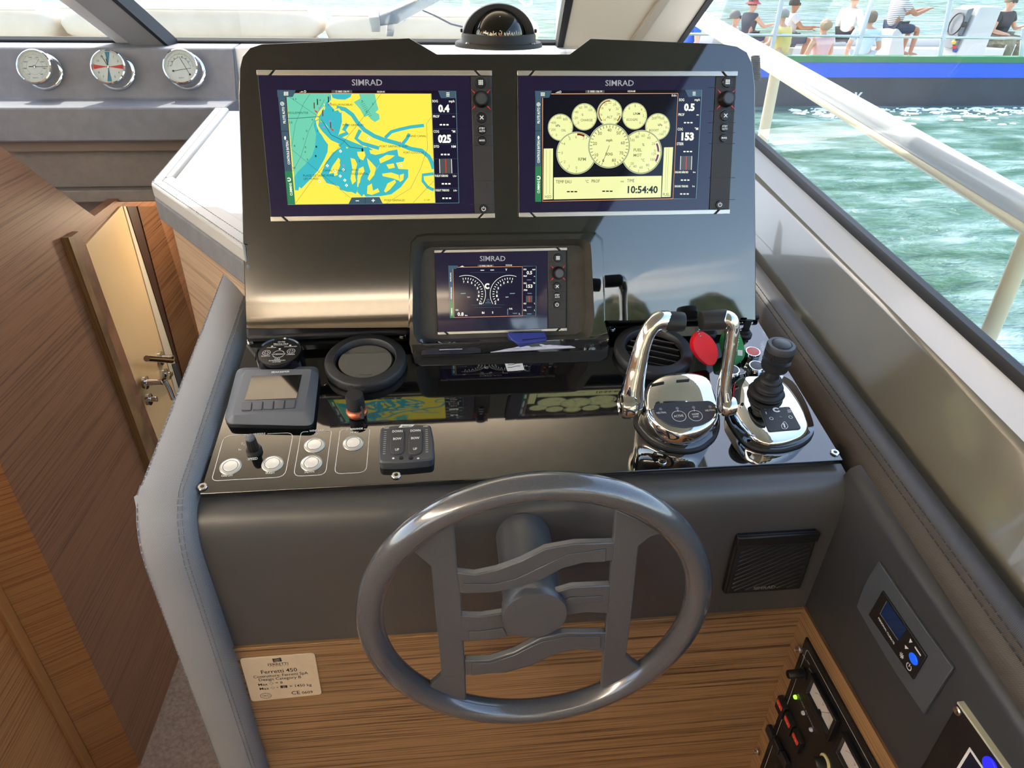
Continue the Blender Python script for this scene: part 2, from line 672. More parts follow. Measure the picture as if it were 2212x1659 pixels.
# ------------------------------------------------------------------ reference planes of the helm
TILT = math.radians(17.7)
P0 = CAM + ray(1085, 310) * 1.10
PD = Frame(P0, (1, 0, 0), (0, math.sin(TILT), math.cos(TILT)))           # front of the displays
PP = PD.off(-0.010)                                                      # front of the gloss plate
_b = PD.hit(1090, 735)
SL = math.radians(11)
DP = Frame(_b + Vector((0, 0, -0.012)), (1, 0, 0), (0, math.cos(SL), math.sin(SL)))   # dash top
FY = DP.hit(1040, 1032).y - 0.03                                         # fascia front, vertical
FF = Frame((0, FY, 0.8), (1, 0, 0), (0, 0, 1))
SX = 0.536                                                               # starboard side face
SS = Frame((SX, 0.55, 0.9), (0, -1, 0), (0, 0, 1))                       # faces port
HDIR = (ROT @ Vector((990 - CX, -(-270 - CY), -FPX))).normalized()       # sheer direction of the hull side
FLOOR_Z = -0.54
WATER_Z = -0.62
# ================================================================== THE SETTING
def ext_line(a, b, t):
    return Vector(a) + (Vector(b) - Vector(a)) * t

# ---- water round the boat
wm = bpy.data.materials.new('harbour_water')
wm.use_nodes = True
MATS['harbour_water'] = wm
_b = bsdf(wm)
_b.inputs['Roughness'].default_value = 1.0
_b.inputs['Specular IOR Level'].default_value = 0.0
_v = coords(wm, (0.55, 1.3, 1.0))
_n = N(wm, 'ShaderNodeTexNoise', Scale=1.6, Detail=6.0, Roughness=0.62, Distortion=0.3)
L(wm, _v, _n.inputs['Vector'])
_v3 = coords(wm, (0.06, 0.16, 1.0))
_n3 = N(wm, 'ShaderNodeTexNoise', Scale=1.0, Detail=2.0)
L(wm, _v3, _n3.inputs['Vector'])
_c = ramp(wm, _n.outputs['Fac'], [(0.38, (42, 64, 60)), (0.5, (94, 117, 116)), (0.64, (162, 180, 184))])
_c3 = ramp(wm, _n3.outputs['Fac'], [(0.40, (64, 108, 72)), (0.62, (122, 148, 154))])
_mx = N(wm, 'ShaderNodeMixRGB', Fac=0.42)
L(wm, _c, _mx.inputs['Color1'])
L(wm, _c3, _mx.inputs['Color2'])
L(wm, _mx.outputs['Color'], _b.inputs['Base Color'])
_v2 = coords(wm, (1.6, 3.4, 1.0), (0, 0, 0.25))
_n2 = N(wm, 'ShaderNodeTexNoise', Scale=1.3, Detail=4.0, Roughness=0.55, Distortion=0.4)
L(wm, _v2, _n2.inputs['Vector'])
_bp = N(wm, 'ShaderNodeBump')
_bp.inputs['Strength'].default_value = 0.7
_bp.inputs['Distance'].default_value = 0.25
L(wm, _n2.outputs['Fac'], _bp.inputs['Height'])
L(wm, _bp.outputs['Normal'], _b.inputs['Normal'])
_g = N(wm, 'ShaderNodeBsdfGlossy')
_g.inputs['Roughness'].default_value = 0.08
L(wm, _bp.outputs['Normal'], _g.inputs['Normal'])
_ms = N(wm, 'ShaderNodeMixShader')
_ms.inputs[0].default_value = 0.10
_mo = [n for n in wm.node_tree.nodes if n.type == 'OUTPUT_MATERIAL'][0]
L(wm, _b.outputs[0], _ms.inputs[1])
L(wm, _g.outputs[0], _ms.inputs[2])
L(wm, _ms.outputs[0], _mo.inputs['Surface'])
mb = MB()
mb.quad([(-150, -40, WATER_Z), (150, -40, WATER_Z), (150, 260, WATER_Z), (-150, 260, WATER_Z)], wm)
o = struct('ground_water', mb, smooth=False)
o['label'] = 'rippled green turquoise harbour water around the boats'
o['category'] = 'water'

# ---- floor
mb = MB()
mb.box(-1.9, -0.36, 0.25, 3.6, FLOOR_Z - 0.04, FLOOR_Z, 'carpet')
struct('floor', mb, label='brown carpet at the foot of the companionway', cat='floor', smooth=False)
M['sole'] = wood('teak_sole', (150, 116, 82), (164, 130, 94), (118, 88, 60), (60, 1.0, 1.0))
mb = MB()
mb.box(-1.9, 1.0, -2.6, 0.25, -0.06, 0.0, 'sole')
mb.box(-0.36, 0.53, 0.25, 0.66, -0.06, 0.0, 'sole')
struct('floor_helm', mb, label='teak helm floor below the steering console', cat='floor', smooth=False)

# ---- port wall of the companionway: long dark veneer, angled strip, near panel
WX = -1.0
_zt = FLOOR_Z
mb = MB()
_pw = [(1.325, _zt), (3.25, _zt), (3.25, 0.96), (2.06, 0.96), (1.967, 1.034), (1.735, 1.227), (1.325, 1.568)]
mb.solid([(WX, y, z) for y, z in _pw], (-0.03, 0, 0), 'wood_dark')
struct('wall_left', mb, label='dark walnut veneer wall of the companionway', cat='wall', smooth=False)
mb = MB()
mb.box(-1.30, -1.04, 2.29, 3.3, FLOOR_Z, 1.09, 'dash_taupe')
struct('wall_left_lining', mb, label='taupe lining behind the companionway wall', cat='wall', smooth=False)
_cd = Vector((-0.87, -0.5, 0)).normalized()
_cn = Vector((0.5, -0.87, 0)).normalized()
_c0 = Vector((WX, 1.325, 0))
_t0 = (hit(105, 1484, _c0, _cn) - _c0).dot(_cd)
_c1 = _c0 + _cd * _t0
mb = MB()
mb.solid([(_c0.x, _c0.y, _zt), (_c1.x, _c1.y, _zt), (_c1.x, _c1.y, 1.56), (_c0.x, _c0.y, 1.56)], -_cn * 0.03, 'wood_orange')
o = struct('wall_left_chamfer', mb, label='angled warm walnut strip turning the companionway corner', cat='wall', smooth=False)
mb = MB()
mb.solid([(_c1.x, _c1.y, _zt), (_c1.x, -2.4, _zt), (_c1.x, -2.4, 1.1), (_c1.x, _c1.y - 0.0, 1.1)], (-0.03, 0, 0), 'wood_orange')
o = struct('wall_left_near', mb, label='near walnut cabinet side at the lower left edge', cat='wall', smooth=False)
mb = MB()
mb.box(_c1.x - 0.004, _c1.x + 0.012, _c1.y - 0.028, _c1.y + 0.004, _zt, 1.1, mat('oak_edging', (196, 140, 84), 0.45))
o = struct('trim_1', mb, label='pale solid wood edging strip on the near cabinet corner', cat='trim', bevel=0.004)

# ---- door frame and white cabin door on the port wall
LW = Frame((WX, 2.0, 0.3), (0, 1, 0), (0, 0, 1))          # faces starboard
def zd(fr, pts):
    return [fr.uv(*ZD(*p)) for p in pts]
fr = LW.off(0.02)
mb = MB()
mb.prism(zd(fr, [(350, 268), (374, 262), (640, 980), (838, 1445), (812, 1545), (600, 960)]), -0.02, 0.0, 'wood_trim')
mb.prism(zd(fr, [(374, 262), (410, 236), (445, 310), (700, 1010), (850, 1400), (838, 1445), (640, 980)]), -0.02, -0.003, 'wood_dark')
o = struct('door_frame_left', mb, fr, 'brown and tan door jamb left of the white cabin door', 'door frame', smooth=False)
M['door_cream'] = noisy('cream_door_lacquer', (226, 190, 140), (232, 198, 148), 3, 0.35)
M['door_pale'] = mat('door_edge_pale', (214, 200, 176), 0.4)
fr = LW.off(0.006)
mb = MB()
mb.prism(zd(fr, [(440, 305), (620, 108), (700, 110), (1000, 1010), (1010, 1600), (900, 1600)]), -0.006, 0.0, 'door_cream')
dr = struct('door_1', mb, fr, 'cream cabin door seen down the companionway', 'door', smooth=False)
mb = MB()
mb.prism(zd(fr, [(628, 108), (662, 108), (965, 1095), (930, 1185)]), 0.0, 0.003, 'door_pale')
mb.build('door_edge', dr, smooth=False)
# lever handle, thumb turn, strike plate
hu, hv = fr.uv(*ZD(818, 887))
mb = MB()
mb.lathe([(0.024, 0.0), (0.024, 0.008), (0.012, 0.010), (0.010, 0.045), (0.0, 0.046)], 'chrome_dim', (hu, hv), 20)
a = fr.uv(*ZD(810, 900)); b = fr.uv(*ZD(678, 890))
mb.tube([(hu, hv, 0.04), (a[0], a[1], 0.043), ((a[0] + b[0]) / 2, (a[1] + b[1]) / 2, 0.043), (b[0], b[1], 0.043)], 0.010, 'chrome_dim', 10)
mb.build('door_handle', dr)
hu, hv = fr.uv(*ZD(843, 968))
mb = MB()
mb.lathe([(0.020, 0.0), (0.020, 0.007), (0.010, 0.009), (0.009, 0.02), (0, 0.02)], 'chrome_dim', (hu, hv), 18)
mb.box(hu - 0.03, hu + 0.006, hv - 0.006, hv + 0.006, 0.015, 0.026, 'chrome_dim')
mb.build('thumb_turn', dr)
mb = MB()
mb.prism(roundpoly(zd(fr, [(872, 915), (893, 912), (945, 1070), (922, 1078)]), 0.006), 0.003, 0.006, 'dark_grey')
mb.build('lock_plate', dr)
# second lever seen end-on on the jamb
fj = LW.off(0.0)
hu, hv = fj.uv(*ZD(705, 1012))
mb = MB()
mb.lathe([(0.022, 0.02), (0.022, 0.028), (0.011, 0.03), (0.010, 0.075), (0, 0.076)], 'chrome', (hu, hv), 18)
mb.tube([(hu, hv, 0.07), (hu + 0.02, hv - 0.004, 0.074), (hu + 0.035, hv - 0.05, 0.074), (hu + 0.042, hv - 0.09, 0.074)], 0.009, 'chrome', 10)
mb.lathe([(0.020, 0.02), (0.020, 0.03), (0.009, 0.032), (0.009, 0.05), (0, 0.05)], 'chrome', (fj.uv(*ZD(722, 1098))), 18)
o = mb.build('lever_handle', fr=fj)
tag(o, 'chrome lever handle and lock sticking out of the door jamb', 'door handle')
fr = LW.off(0.012)
mb = MB()
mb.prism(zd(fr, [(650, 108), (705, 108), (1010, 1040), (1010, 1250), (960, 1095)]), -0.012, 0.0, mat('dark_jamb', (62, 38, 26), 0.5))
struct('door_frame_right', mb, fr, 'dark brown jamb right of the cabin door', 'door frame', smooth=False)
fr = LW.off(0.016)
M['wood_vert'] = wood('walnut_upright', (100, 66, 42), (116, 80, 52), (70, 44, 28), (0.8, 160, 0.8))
mb = MB()
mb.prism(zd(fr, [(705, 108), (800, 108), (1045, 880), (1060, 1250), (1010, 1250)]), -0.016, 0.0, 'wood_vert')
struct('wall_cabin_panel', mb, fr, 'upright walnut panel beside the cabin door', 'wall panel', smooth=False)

# ---- cabin behind: dark far wall, bunk with folded blankets
mb = MB()
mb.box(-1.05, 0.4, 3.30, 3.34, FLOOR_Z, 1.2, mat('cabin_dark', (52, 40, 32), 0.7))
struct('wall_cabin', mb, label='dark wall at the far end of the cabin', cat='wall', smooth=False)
t = thing('cabin_bunk', 'cabin bunk glimpsed between the door and the console side', 'bunk', base(-0.72, 2.85, FLOOR_Z))
mb = MB(); mb.box(-0.25, 0.55, -0.25, 0.42, 0.0, 0.62, mat('bunk_base', (70, 48, 34), 0.6)); mb.build('base', t, bevel=0.01)
mb = MB(); mb.box(-0.25, 0.55, -0.25, 0.42, 0.62, 0.80, mat('bunk_sheet', (198, 168, 118), 0.8)); mb.build('mattress', t, bevel=0.04, bseg=3)
def soft_box(mbb, x0, x1, y0, y1, z0, z1, m, n=8, p=4.0):
    """pillow-like superellipsoid"""
    rings = []
    cx, cy, cz = (x0 + x1) / 2, (y0 + y1) / 2, (z0 + z1) / 2
    ax, ay, az = (x1 - x0) / 2, (y1 - y0) / 2, (z1 - z0) / 2
    e = 2.0 / p
    def sp(c, k):
        return math.copysign(abs(c) ** k, c)
    for i in range(n + 1):
        ph = -math.pi / 2 + math.pi * i / n
        cp, s_ = sp(math.cos(ph), 0.5), sp(math.sin(ph), 0.8)
        rings.append([(cx + ax * cp * sp(math.cos(2 * math.pi * k / 28), e), cy + ay * cp * sp(math.sin(2 * math.pi * k / 28), e), cz + az * s_) for k in range(28)])
    mbb.loft(rings, m)
    return mbb
stm = bpy.data.materials.new('striped_blanket'); stm.use_nodes = True; MATS['striped_blanket'] = stm
_w = N(stm, 'ShaderNodeTexWave', Scale=9.0); _w.bands_direction = 'Z'
L(stm, coords(stm), _w.inputs['Vector'])
L(stm, ramp(stm, _w.outputs['Fac'], [(0.4, (196, 158, 132)), (0.6, (120, 84, 66))]), bsdf(stm).inputs['Base Color'])
mb = MB(); soft_box(mb, -0.62, -0.2, 2.70, 3.15, 0.25, 0.50, stm)
tag(mb.build('pillow', fr=WORLD, ang=180), 'striped brown pillow lying on the cabin bunk', 'pillow')

# ---- dashboard below the windscreen, with the gauge box
mb = MB()
def xprism(mbb, prof, x0, x1, m):
    """extrude a (y,z) profile along x"""
    return mbb.solid([(x0, y, z) for y, z in prof], (x1 - x0, 0, 0), m)
GX1 = atY(507, 150, 2.36).x
xprism(mb, [(2.19, 1.232), (2.33, 1.232), (2.39, 1.366), (2.52, 1.372), (2.52, 1.138), (2.19, 1.138)], -2.0, GX1, 'dash_grey')
gb = struct('dashboard', mb, label='grey padded dashboard ledge under the windscreen', cat='dashboard', bevel=0.006)
mb = MB()
xprism(mb, [(2.235, 1.138), (2.52, 1.138), (2.52, 1.100), (2.235, 1.100)], -1.3, -0.30, mat('dash_brown', (112, 98, 88), 0.7))
xprism(mb, [(2.27, 1.096), (2.52, 1.096), (2.52, 0.985), (2.27, 0.985)], -1.3, -0.30, 'dash_taupe')
xprism(mb, [(2.235, 0.985), (2.52, 0.985), (2.52, 0.948), (2.235, 0.948)], -1.3, -0.30, 'dash_taupe')
mb.build('lower_panel', gb, bevel=0.004)
mb = MB()     # transition face between the gauge box and the console hood
mb.solid([(GX1, 2.19, 1.20), (GX1, 2.52, 1.20), (GX1, 2.52, 1.372), (GX1, 2.39, 1.366), (GX1, 2.33, 1.232), (GX1, 2.19, 1.232)], (0.0015, 0, 0), 'dash_grey')
xprism(mb, [(2.36, 1.10), (2.52, 1.10), (2.52, 1.372), (2.40, 1.366)], GX1, 0.82, 'gelcoat_white')
mb.build('dashboard_centre', gb, bevel=0.006)

# ---- windscreen: glass, seal, centre mullion, starboard pillar
WS = Frame((0, 2.50, 1.372), (1, 0, 0), (0, -0.66, 0.78))
WTOP = 1.0                       # slope length up to the hardtop edge
def wsq(px, py):
    return WS.uv(px, py)
def ws_up(pa, pb, v=WTOP):
    """carry an edge seen at two pixels up the slope of the screen"""
    a, b = Vector(wsq(*pa)), Vector(wsq(*pb))
    t_ = (v - a.y) / (b.y - a.y)
    q = a + (b - a) * t_
    return (q.x, q.y)
PL_, PR_ = [(1206, 108), (1228, 0)], [(1440, 105), (1512, 0)]
_gl = ws_up(*PL_)
mb = MB()
mb.prism([(-2.0, 0.01), (wsq(*PL_[0])[0], 0.01), _gl, (-2.0, WTOP)], -0.004, 0.0, 'glass')
struct('window_1', mb, WS, 'sloping front windscreen pane', 'window', smooth=False)
mb = MB()
mb.box(-2.0, wsq(*PL_[0])[0], -0.004, 0.014, -0.008, 0.010, 'rubber')
struct('trim_windscreen', mb, WS, 'black rubber seal along the foot of the windscreen', 'trim', bevel=0.003)
_ml = [ws_up((258, 92), (136, 0), 0.0), ws_up((388, 91), (288, 0), 0.0), ws_up((388, 91), (288, 0)), ws_up((258, 92), (136, 0))]
_k = [ws_up((310, 92), (196, 0), 0.0), ws_up((310, 92), (196, 0))]
mb = MB()
mb.prism([_k[0], _ml[1], _ml[2], _k[1]], 0.002, 0.045, mat('mullion_grey', (132, 134, 140), 0.4), top=None)
mb.prism([_ml[0], _k[0], _k[1], _ml[3]], 0.002, 0.012, mat('mullion_reflection', (196, 198, 204), 0.35))  # pale strip paints the reflection in the glass left of the mullion
o = struct('trim_mullion', mb, WS, 'grey mullion dividing the windscreen above the round gauges', 'mullion', bevel=0.004)
mb = MB()
_kk = [ws_up((383, 91), (280, 0), 0.0), ws_up((391, 91), (291, 0), 0.0), ws_up((391, 91), (291, 0)), ws_up((383, 91), (280, 0))]
mb.prism(_kk, 0.002, 0.052, 'rubber')
mb.build('seal', o)
mb = MB()
mb.prism([ws_up(*PL_, 0.0), ws_up(*PR_, 0.0), ws_up(*PR_), ws_up(*PL_)], 0.0, 0.04, mat('pillar_beige', (206, 196, 178), 0.25, coat=0.4))
pil = struct('wall_pillar', mb, WS, 'broad beige windscreen pillar right of the compass', 'pillar', bevel=0.006)
mb = MB()
mb.prism([ws_up((1196, 108), (1214, 0), 0.0), ws_up((1208, 108), (1230, 0), 0.0), ws_up((1208, 108), (1230, 0)), ws_up((1196, 108), (1214, 0))], 0.0, 0.046, 'rubber')
mb.prism([ws_up((1436, 105), (1506, 0), 0.0), ws_up((1446, 105), (1519, 0), 0.0), ws_up((1446, 105), (1519, 0)), ws_up((1436, 105), (1506, 0))], 0.0, 0.046, 'rubber')
mb.build('seal', pil)
mb = MB()
mb.prism([ws_up((1330, 105), (1400, 0), 0.0), ws_up((1352, 105), (1424, 0), 0.0), ws_up((1352, 105), (1424, 0)), ws_up((1330, 105), (1400, 0))], 0.04, 0.052, mat('pillar_shading', (168, 158, 142), 0.3))
mb.build('shading_strip', pil, bevel=0.003)  # darker strip puts a diagonal shading stripe into the pillar's colour

# ---- starboard coaming, extruded along the sheer
def sheer(X, z, Y, Y0=0.716):
    return Vector((X + HDIR.x / HDIR.y * (Y - Y0), Y, z + HDIR.z / HDIR.y * (Y - Y0)))
def sheer_loft(prof, m, ys, closed=True):
    mbb = MB()
    mbb.loft([[sheer(X, z, y) for X, z in prof] for y in ys], m)
    return mbb
YS = [-0.9 + 0.15 * i for i in range(22)]
mb = sheer_loft([(0.622, 0.90), (0.624, 1.004), (0.634, 1.020), (0.684, 1.112), (0.690, 1.1185), (0.70, 1.123), (0.737, 1.137), (0.76, 1.138), (0.78, 0.90)], 'gelcoat', YS)
cw = struct('wall_right', mb, label='glossy taupe moulded side panel below the side window', cat='wall', ang=25)
mb = sheer_loft([(0.693, 1.119), (0.737, 1.1375), (0.737, 1.139), (0.692, 1.1205)], 'gelcoat_white', YS)
mb.build('window_sill', cw)
mb = sheer_loft([(0.735, 1.135), (0.735, 1.147), (0.739, 1.153), (0.752, 1.154), (0.757, 1.146), (0.757, 1.135)], 'rubber', YS)
mb.build('window_seal', cw)
mb = MB()
pa = [sheer(0.745, 1.15, y) for y in (-3.9, 2.25)]
mb.solid([pa[0], pa[1], pa[1] + Vector((-0.04, -0.55, 0.72)), pa[0] + Vector((-0.06, 0, 0.98))], (0.005, 0, 0.0003), 'glass')
struct('window_2', mb, label='large starboard side window pane', cat='window', smooth=False)
mb = MB()
mb.loft([[sheer(X, z, y) for X, z in ((0.76, 0.80), (0.76, 0.86), (1.17, 0.855), (1.20, 0.80), (1.15, 0.4), (1.0, -1.2), (0.8, -1.2))] for y in (-4.2, 0.5, 1.6, 3.0)], 'gelcoat_white')
struct('wall_hull_side', mb, label='white side deck and hull outside the side window', cat='hull', smooth=False)

# ---- quay astern: seen in the reflections of the gloss plate
mb = MB()
mb.box(-14, 16, -17, -15, WATER_Z, 2.7, mat('quay_render', (196, 166, 124), 0.8))
struct('wall_quay', mb, label='beige quay building astern of the boat', cat='building', smooth=False)
tm_ = noisy('tree_green', (36, 50, 30), (62, 78, 46), 4, 0.9)
rr = random.Random(5)
for k in range(7):
    x = -9 + k * 3.4 + rr.random()
    t_ = thing('quay_tree', 'dark leafy tree standing behind the quay building, number %d from port' % (k + 1) if False else ['leftmost dark tree behind the quay building', 'second dark tree from the left behind the quay', 'third dark tree from the left behind the quay', 'middle dark tree behind the quay building', 'third dark tree from the right behind the quay', 'second dark tree from the right behind the quay', 'rightmost dark tree behind the quay building'][k], 'tree', base(x, -19, WATER_Z), 'trees behind the quay')
    m_ = MB(); m_.tube([(0, 0, 0), (0.1, 0, 2.0), (0, 0, 3.6)], [0.2, 0.16, 0.1], mat('bark', (80, 64, 50), 0.9), 8); m_.build('trunk', t_)
    m_ = MB()
    for j in range(9):
        c = Vector((rr.gauss(0, 0.4), rr.gauss(0, 0.4), 4.0 + rr.gauss(0, 0.5)))
        r = 0.6 + rr.random() * 0.5
        m_.loft([[c + Vector((r * math.cos(e) * math.cos(2 * math.pi * q / 10), r * math.cos(e) * math.sin(2 * math.pi * q / 10), r * math.sin(e))) * (0.9 + 0.2 * rr.random()) for q in range(10)] for e in (-1.4, -0.8, 0, 0.8, 1.4)], tm_)
    m_.build('crown', t_)

# ---- saloon round and behind the helm (seen only in reflections)
mb = MB()
_ft = WS.w(0, WTOP, 0.0)
mb.solid([(-2.05, -4.0, _ft.z), (0.98, -4.0, _ft.z), (0.80, _ft.y, _ft.z), (-2.05, _ft.y, _ft.z)], (0, 0, 0.05), 'headliner')
struct('ceiling', mb, label='beige saloon ceiling above the helm', cat='ceiling', smooth=False)
mb = MB()
mb.box(-2.10, -2.02, -4.0, 2.5, FLOOR_Z, 1.15, 'headliner')
mb.box(-2.10, -2.02, -4.0, 1.9, 1.85, 2.16, 'headliner')
mb.box(-2.10, -2.02, -1.2, -0.9, 1.15, 1.85, 'headliner')
struct('wall_port', mb, label='beige lining below the port saloon windows', cat='wall', smooth=False)
mb = MB()
mb.box(-2.05, 0.25, -4.06, -4.0, 0.0, 2.16, 'headliner')
mb.box(0.25, 1.0, -4.06, -4.0, 1.95, 2.16, 'headliner')
struct('wall_back', mb, label='beige aft bulkhead of the saloon', cat='wall', smooth=False)
mb = MB()
mb.box(-0.95, -0.35, -2.4, -1.7, 0.0, 0.45, 'headliner')
mb.box(-0.95, -0.35, -2.4, -2.2, 0.45, 0.95, 'headliner')
o = mb.build('saloon_sofa', fr=WORLD, bevel=0.06, bseg=3)
tag(o, 'beige saloon sofa behind the helm position', 'sofa')
def cove(name, x0, x1, y0, y1, lab, power):  # unseen fill lamps, added to brighten the ceiling and its reflections
    """invented pelmet and glowing strip that light the ceiling above them"""
    t_ = thing(name, lab, 'fill light', base((x0 + x1) / 2, (y0 + y1) / 2, _ft.z - 0.20))
    hx, hy = (x1 - x0) / 2, (y1 - y0) / 2
    m_ = MB(); m_.box(-hx, hx, -hy, hy, 0.0, 0.03, 'headliner'); m_.build('pelmet', t_, bevel=0.004)
    m_ = MB(); m_.box(-hx * 0.92, hx * 0.92, -hy * 0.92, hy * 0.92, 0.0305, 0.036, lit('fill_strip', (255, 236, 210), 4.0)); m_.build('fill_strip', t_)
    ld = bpy.data.lights.new('added_fill_light', 'AREA'); ld.shape = 'RECTANGLE'; ld.size = hx * 1.8; ld.size_y = hy * 1.8
    ld.energy = power; ld.color = (1.0, 0.93, 0.84)
    lo = bpy.data.objects.new('lamp_light', ld); COL.objects.link(lo); lo.parent = t_; lo.location = (0, 0, 0.042)
    lo.rotation_euler = (math.pi, 0, 0)
cove('added_fill_light', -2.0, -1.80, -3.9, 1.0, 'long added fill light on a pelmet along the port side of the saloon', FILL_W)
cove('added_fill_light', -1.5, 0.45, 1.60, 1.76, 'added fill light on a pelmet along the windscreen header', FILL_W * 0.04)
cove('added_fill_light', -1.7, 0.2, -3.95, -3.75, 'added fill light on a pelmet across the aft bulkhead', FILL_W * 0.12)

t_ = thing('cabin_lamp', 'small warm downlight under the dashboard above the cabin door', 'lamp', base(-0.72, 2.42, 0.947))
m_ = MB(); m_.lathe([(0.05, 0.0), (0.05, -0.008), (0.036, -0.010)], 'chrome_dim', (0, 0), 20, cap=False); m_.build('bezel', t_)
m_ = MB(); m_.lathe([(0.036, -0.006), (0.0, -0.007)], lit('cabin_lens', (255, 214, 150), 6.0), (0, 0), 20); m_.build('lens', t_)
ld = bpy.data.lights.new('cabin_light', 'POINT'); ld.energy = 4.0; ld.color = (1.0, 0.80, 0.56); ld.shadow_soft_size = 0.04
lo = bpy.data.objects.new('lamp_light', ld); COL.objects.link(lo); lo.parent = t_; lo.location = (0, 0, -0.05)
# ================================================================== HELM CONSOLE
con = thing('helm_console', 'black and grey steering console with gloss instrument plates and wood front', 'console', WORLD)
def world_part(mbb, name, parent=con, **kw):
    return mbb.build(name, parent, **kw)
def in_frame(fr, mbb):
    """move a mesh built in frame coordinates into the world"""
    mbb.v = [tuple(fr.M @ Vector(p)) for p in mbb.v]
    return mbb

# upright gloss plate that carries the displays
pl = [(531, 711), (515, 205), (517, 150), (524, 122), (540, 103), (566, 95), (884, 82), (944, 117), (1231, 117), (1276, 83),
      (1560, 95), (1592, 100), (1614, 113), (1626, 140), (1631, 190), (1633, 692), (1306, 694), (1302, 690), (886, 704), (884, 709)]
mb = MB()
mb.prism(PP.poly(pl), -0.016, 0.0, 'gloss')
world_part(in_frame(PP, mb), 'display_plate', bevel=0.0012)
mb = MB()     # hood behind the plate, carries the compass
HZ = 1.480
_pt = PP.off(-0.016)
a0, a1 = _pt.hit(560, 100), _pt.hit(1600, 100)
mb.solid([(-0.255, 1.035, 1.05), (-0.255, 1.112, 1.36), (-0.255, 1.145, HZ - 0.004), (-0.255, 1.55, HZ - 0.03), (-0.255, 1.75, 1.2), (-0.255, 1.75, 1.05)], (0.66, 0, 0), 'gelcoat_white')
world_part(mb, 'binnacle_hood', bevel=0.01)

# dash plate, nearly level
dp = [(431, 1067), (1822, 994), (1636, 690), (1560, 655), (600, 700), (536, 728)]
mb = MB()
mb.prism(DP.poly(dp), -0.008, 0.0, 'gloss')
world_part(in_frame(DP, mb), 'dash_plate', bevel=0.001)
# matte step between dash and upright plate, left and right of the pod
mb = MB()
q = DP.poly([(536, 741), (884, 726), (886, 700), (534, 712)])
mb.prism(q, 0.0, 0.012, 'black_matte')
world_part(in_frame(DP, mb), 'back_step', bevel=0.004)
mb = MB()
q = DP.poly([(1310, 702), (1640, 694), (1630, 676), (1310, 682)])
mb.prism(q, 0.0, 0.010, 'black_matte')
world_part(in_frame(DP, mb), 'back_step', bevel=0.004)

# grey fascia with rounded brow
dz = DP.hit(1040, 1032).z
XL, XR = -0.338, SX + 0.004
prof = [(FY + 0.10, dz - 0.016 + 0.10 * math.tan(SL)), (FY + 0.030, dz - 0.016)]
for i in range(1, 8):
    a = math.pi / 2 * i / 8
    prof.append((FY + 0.030 - 0.030 * math.sin(a) - 0.004 * 0, dz - 0.016 - 0.062 * (1 - math.cos(a))))
prof += [(FY, dz - 0.085), (FY + 0.004, dz - 0.16), (FY + 0.010, 0.748), (FY + 0.10, 0.748)]
mb = MB()
xprism(mb, prof, XL, XR, 'fascia')
world_part(mb, 'fascia', ang=50)
mb = MB()
xprism(mb, [(FY + 0.008, 0.748), (FY + 0.05, 0.748), (FY + 0.05, -0.02), (FY + 0.008, -0.02)], XL, XR, 'wood_light')
world_part(mb, 'wood_panel', smooth=False)
mb = MB()
xprism(mb, [(FY + 0.004, 0.7495), (FY + 0.02, 0.7495), (FY + 0.02, 0.7440), (FY + 0.004, 0.7440)], XL, XR, 'wood_trim')
world_part(mb, 'wood_edging', bevel=0.001)
# starboard return wall: charcoal above, wood below
def L5z(y):
    return 1.012 + (y - FY) * 0.100
mb = MB()
ys = [FY + 0.02, 0.62, 0.5, 0.35, 0.2, 0.0, -0.7]
rings = []
for y in ys:
    zt = L5z(y)
    rings.append([(SX + 0.03, y, zt + 0.004), (SX + 0.016, y, zt + 0.004), (SX + 0.006, y, zt - 0.001), (SX, y, zt - 0.012), (SX, y, 0.752), (SX + 0.03, y, 0.752)])
mb.loft(rings, 'fascia_dark')
world_part(mb, 'side_fascia', ang=50)
mb = MB()
mb.box(SX - 0.004, SX + 0.03, -0.7, FY + 0.02, -0.02, 0.752, 'wood_trim')
world_part(mb, 'side_wood_panel', smooth=False)

# padded leather armrest along the starboard side
mb = sheer_loft([(0.553, 0.98), (0.556, 1.018), (0.562, 1.033), (0.575, 1.043), (0.592, 1.045), (0.610, 1.039), (0.619, 1.026), (0.6215, 1.006), (0.6215, 0.98)], 'leather_dark', YS[:18])
arm = mb.build('armrest_pad', fr=WORLD, ang=60)
tag(arm, 'dark taupe padded armrest along the starboard side of the dash', 'armrest')
M['thread_dark'] = mat('thread_dark', (44, 42, 42), 0.7)
M['thread_grey'] = mat('thread_grey', (120, 122, 128), 0.7)
mb = MB()
for X, z in ((0.5662, 1.0384), (0.5728, 1.0432)):
    k = 0
    y = -0.4
    while y < 1.5:
        mb.tube([sheer(X, z, y), sheer(X, z + 0.0004, y + 0.0035), sheer(X, z, y + 0.007)], 0.0007, 'thread_dark', 5)
        y += 0.0105
mb.build('stitching', arm)['kind'] = 'stuff'

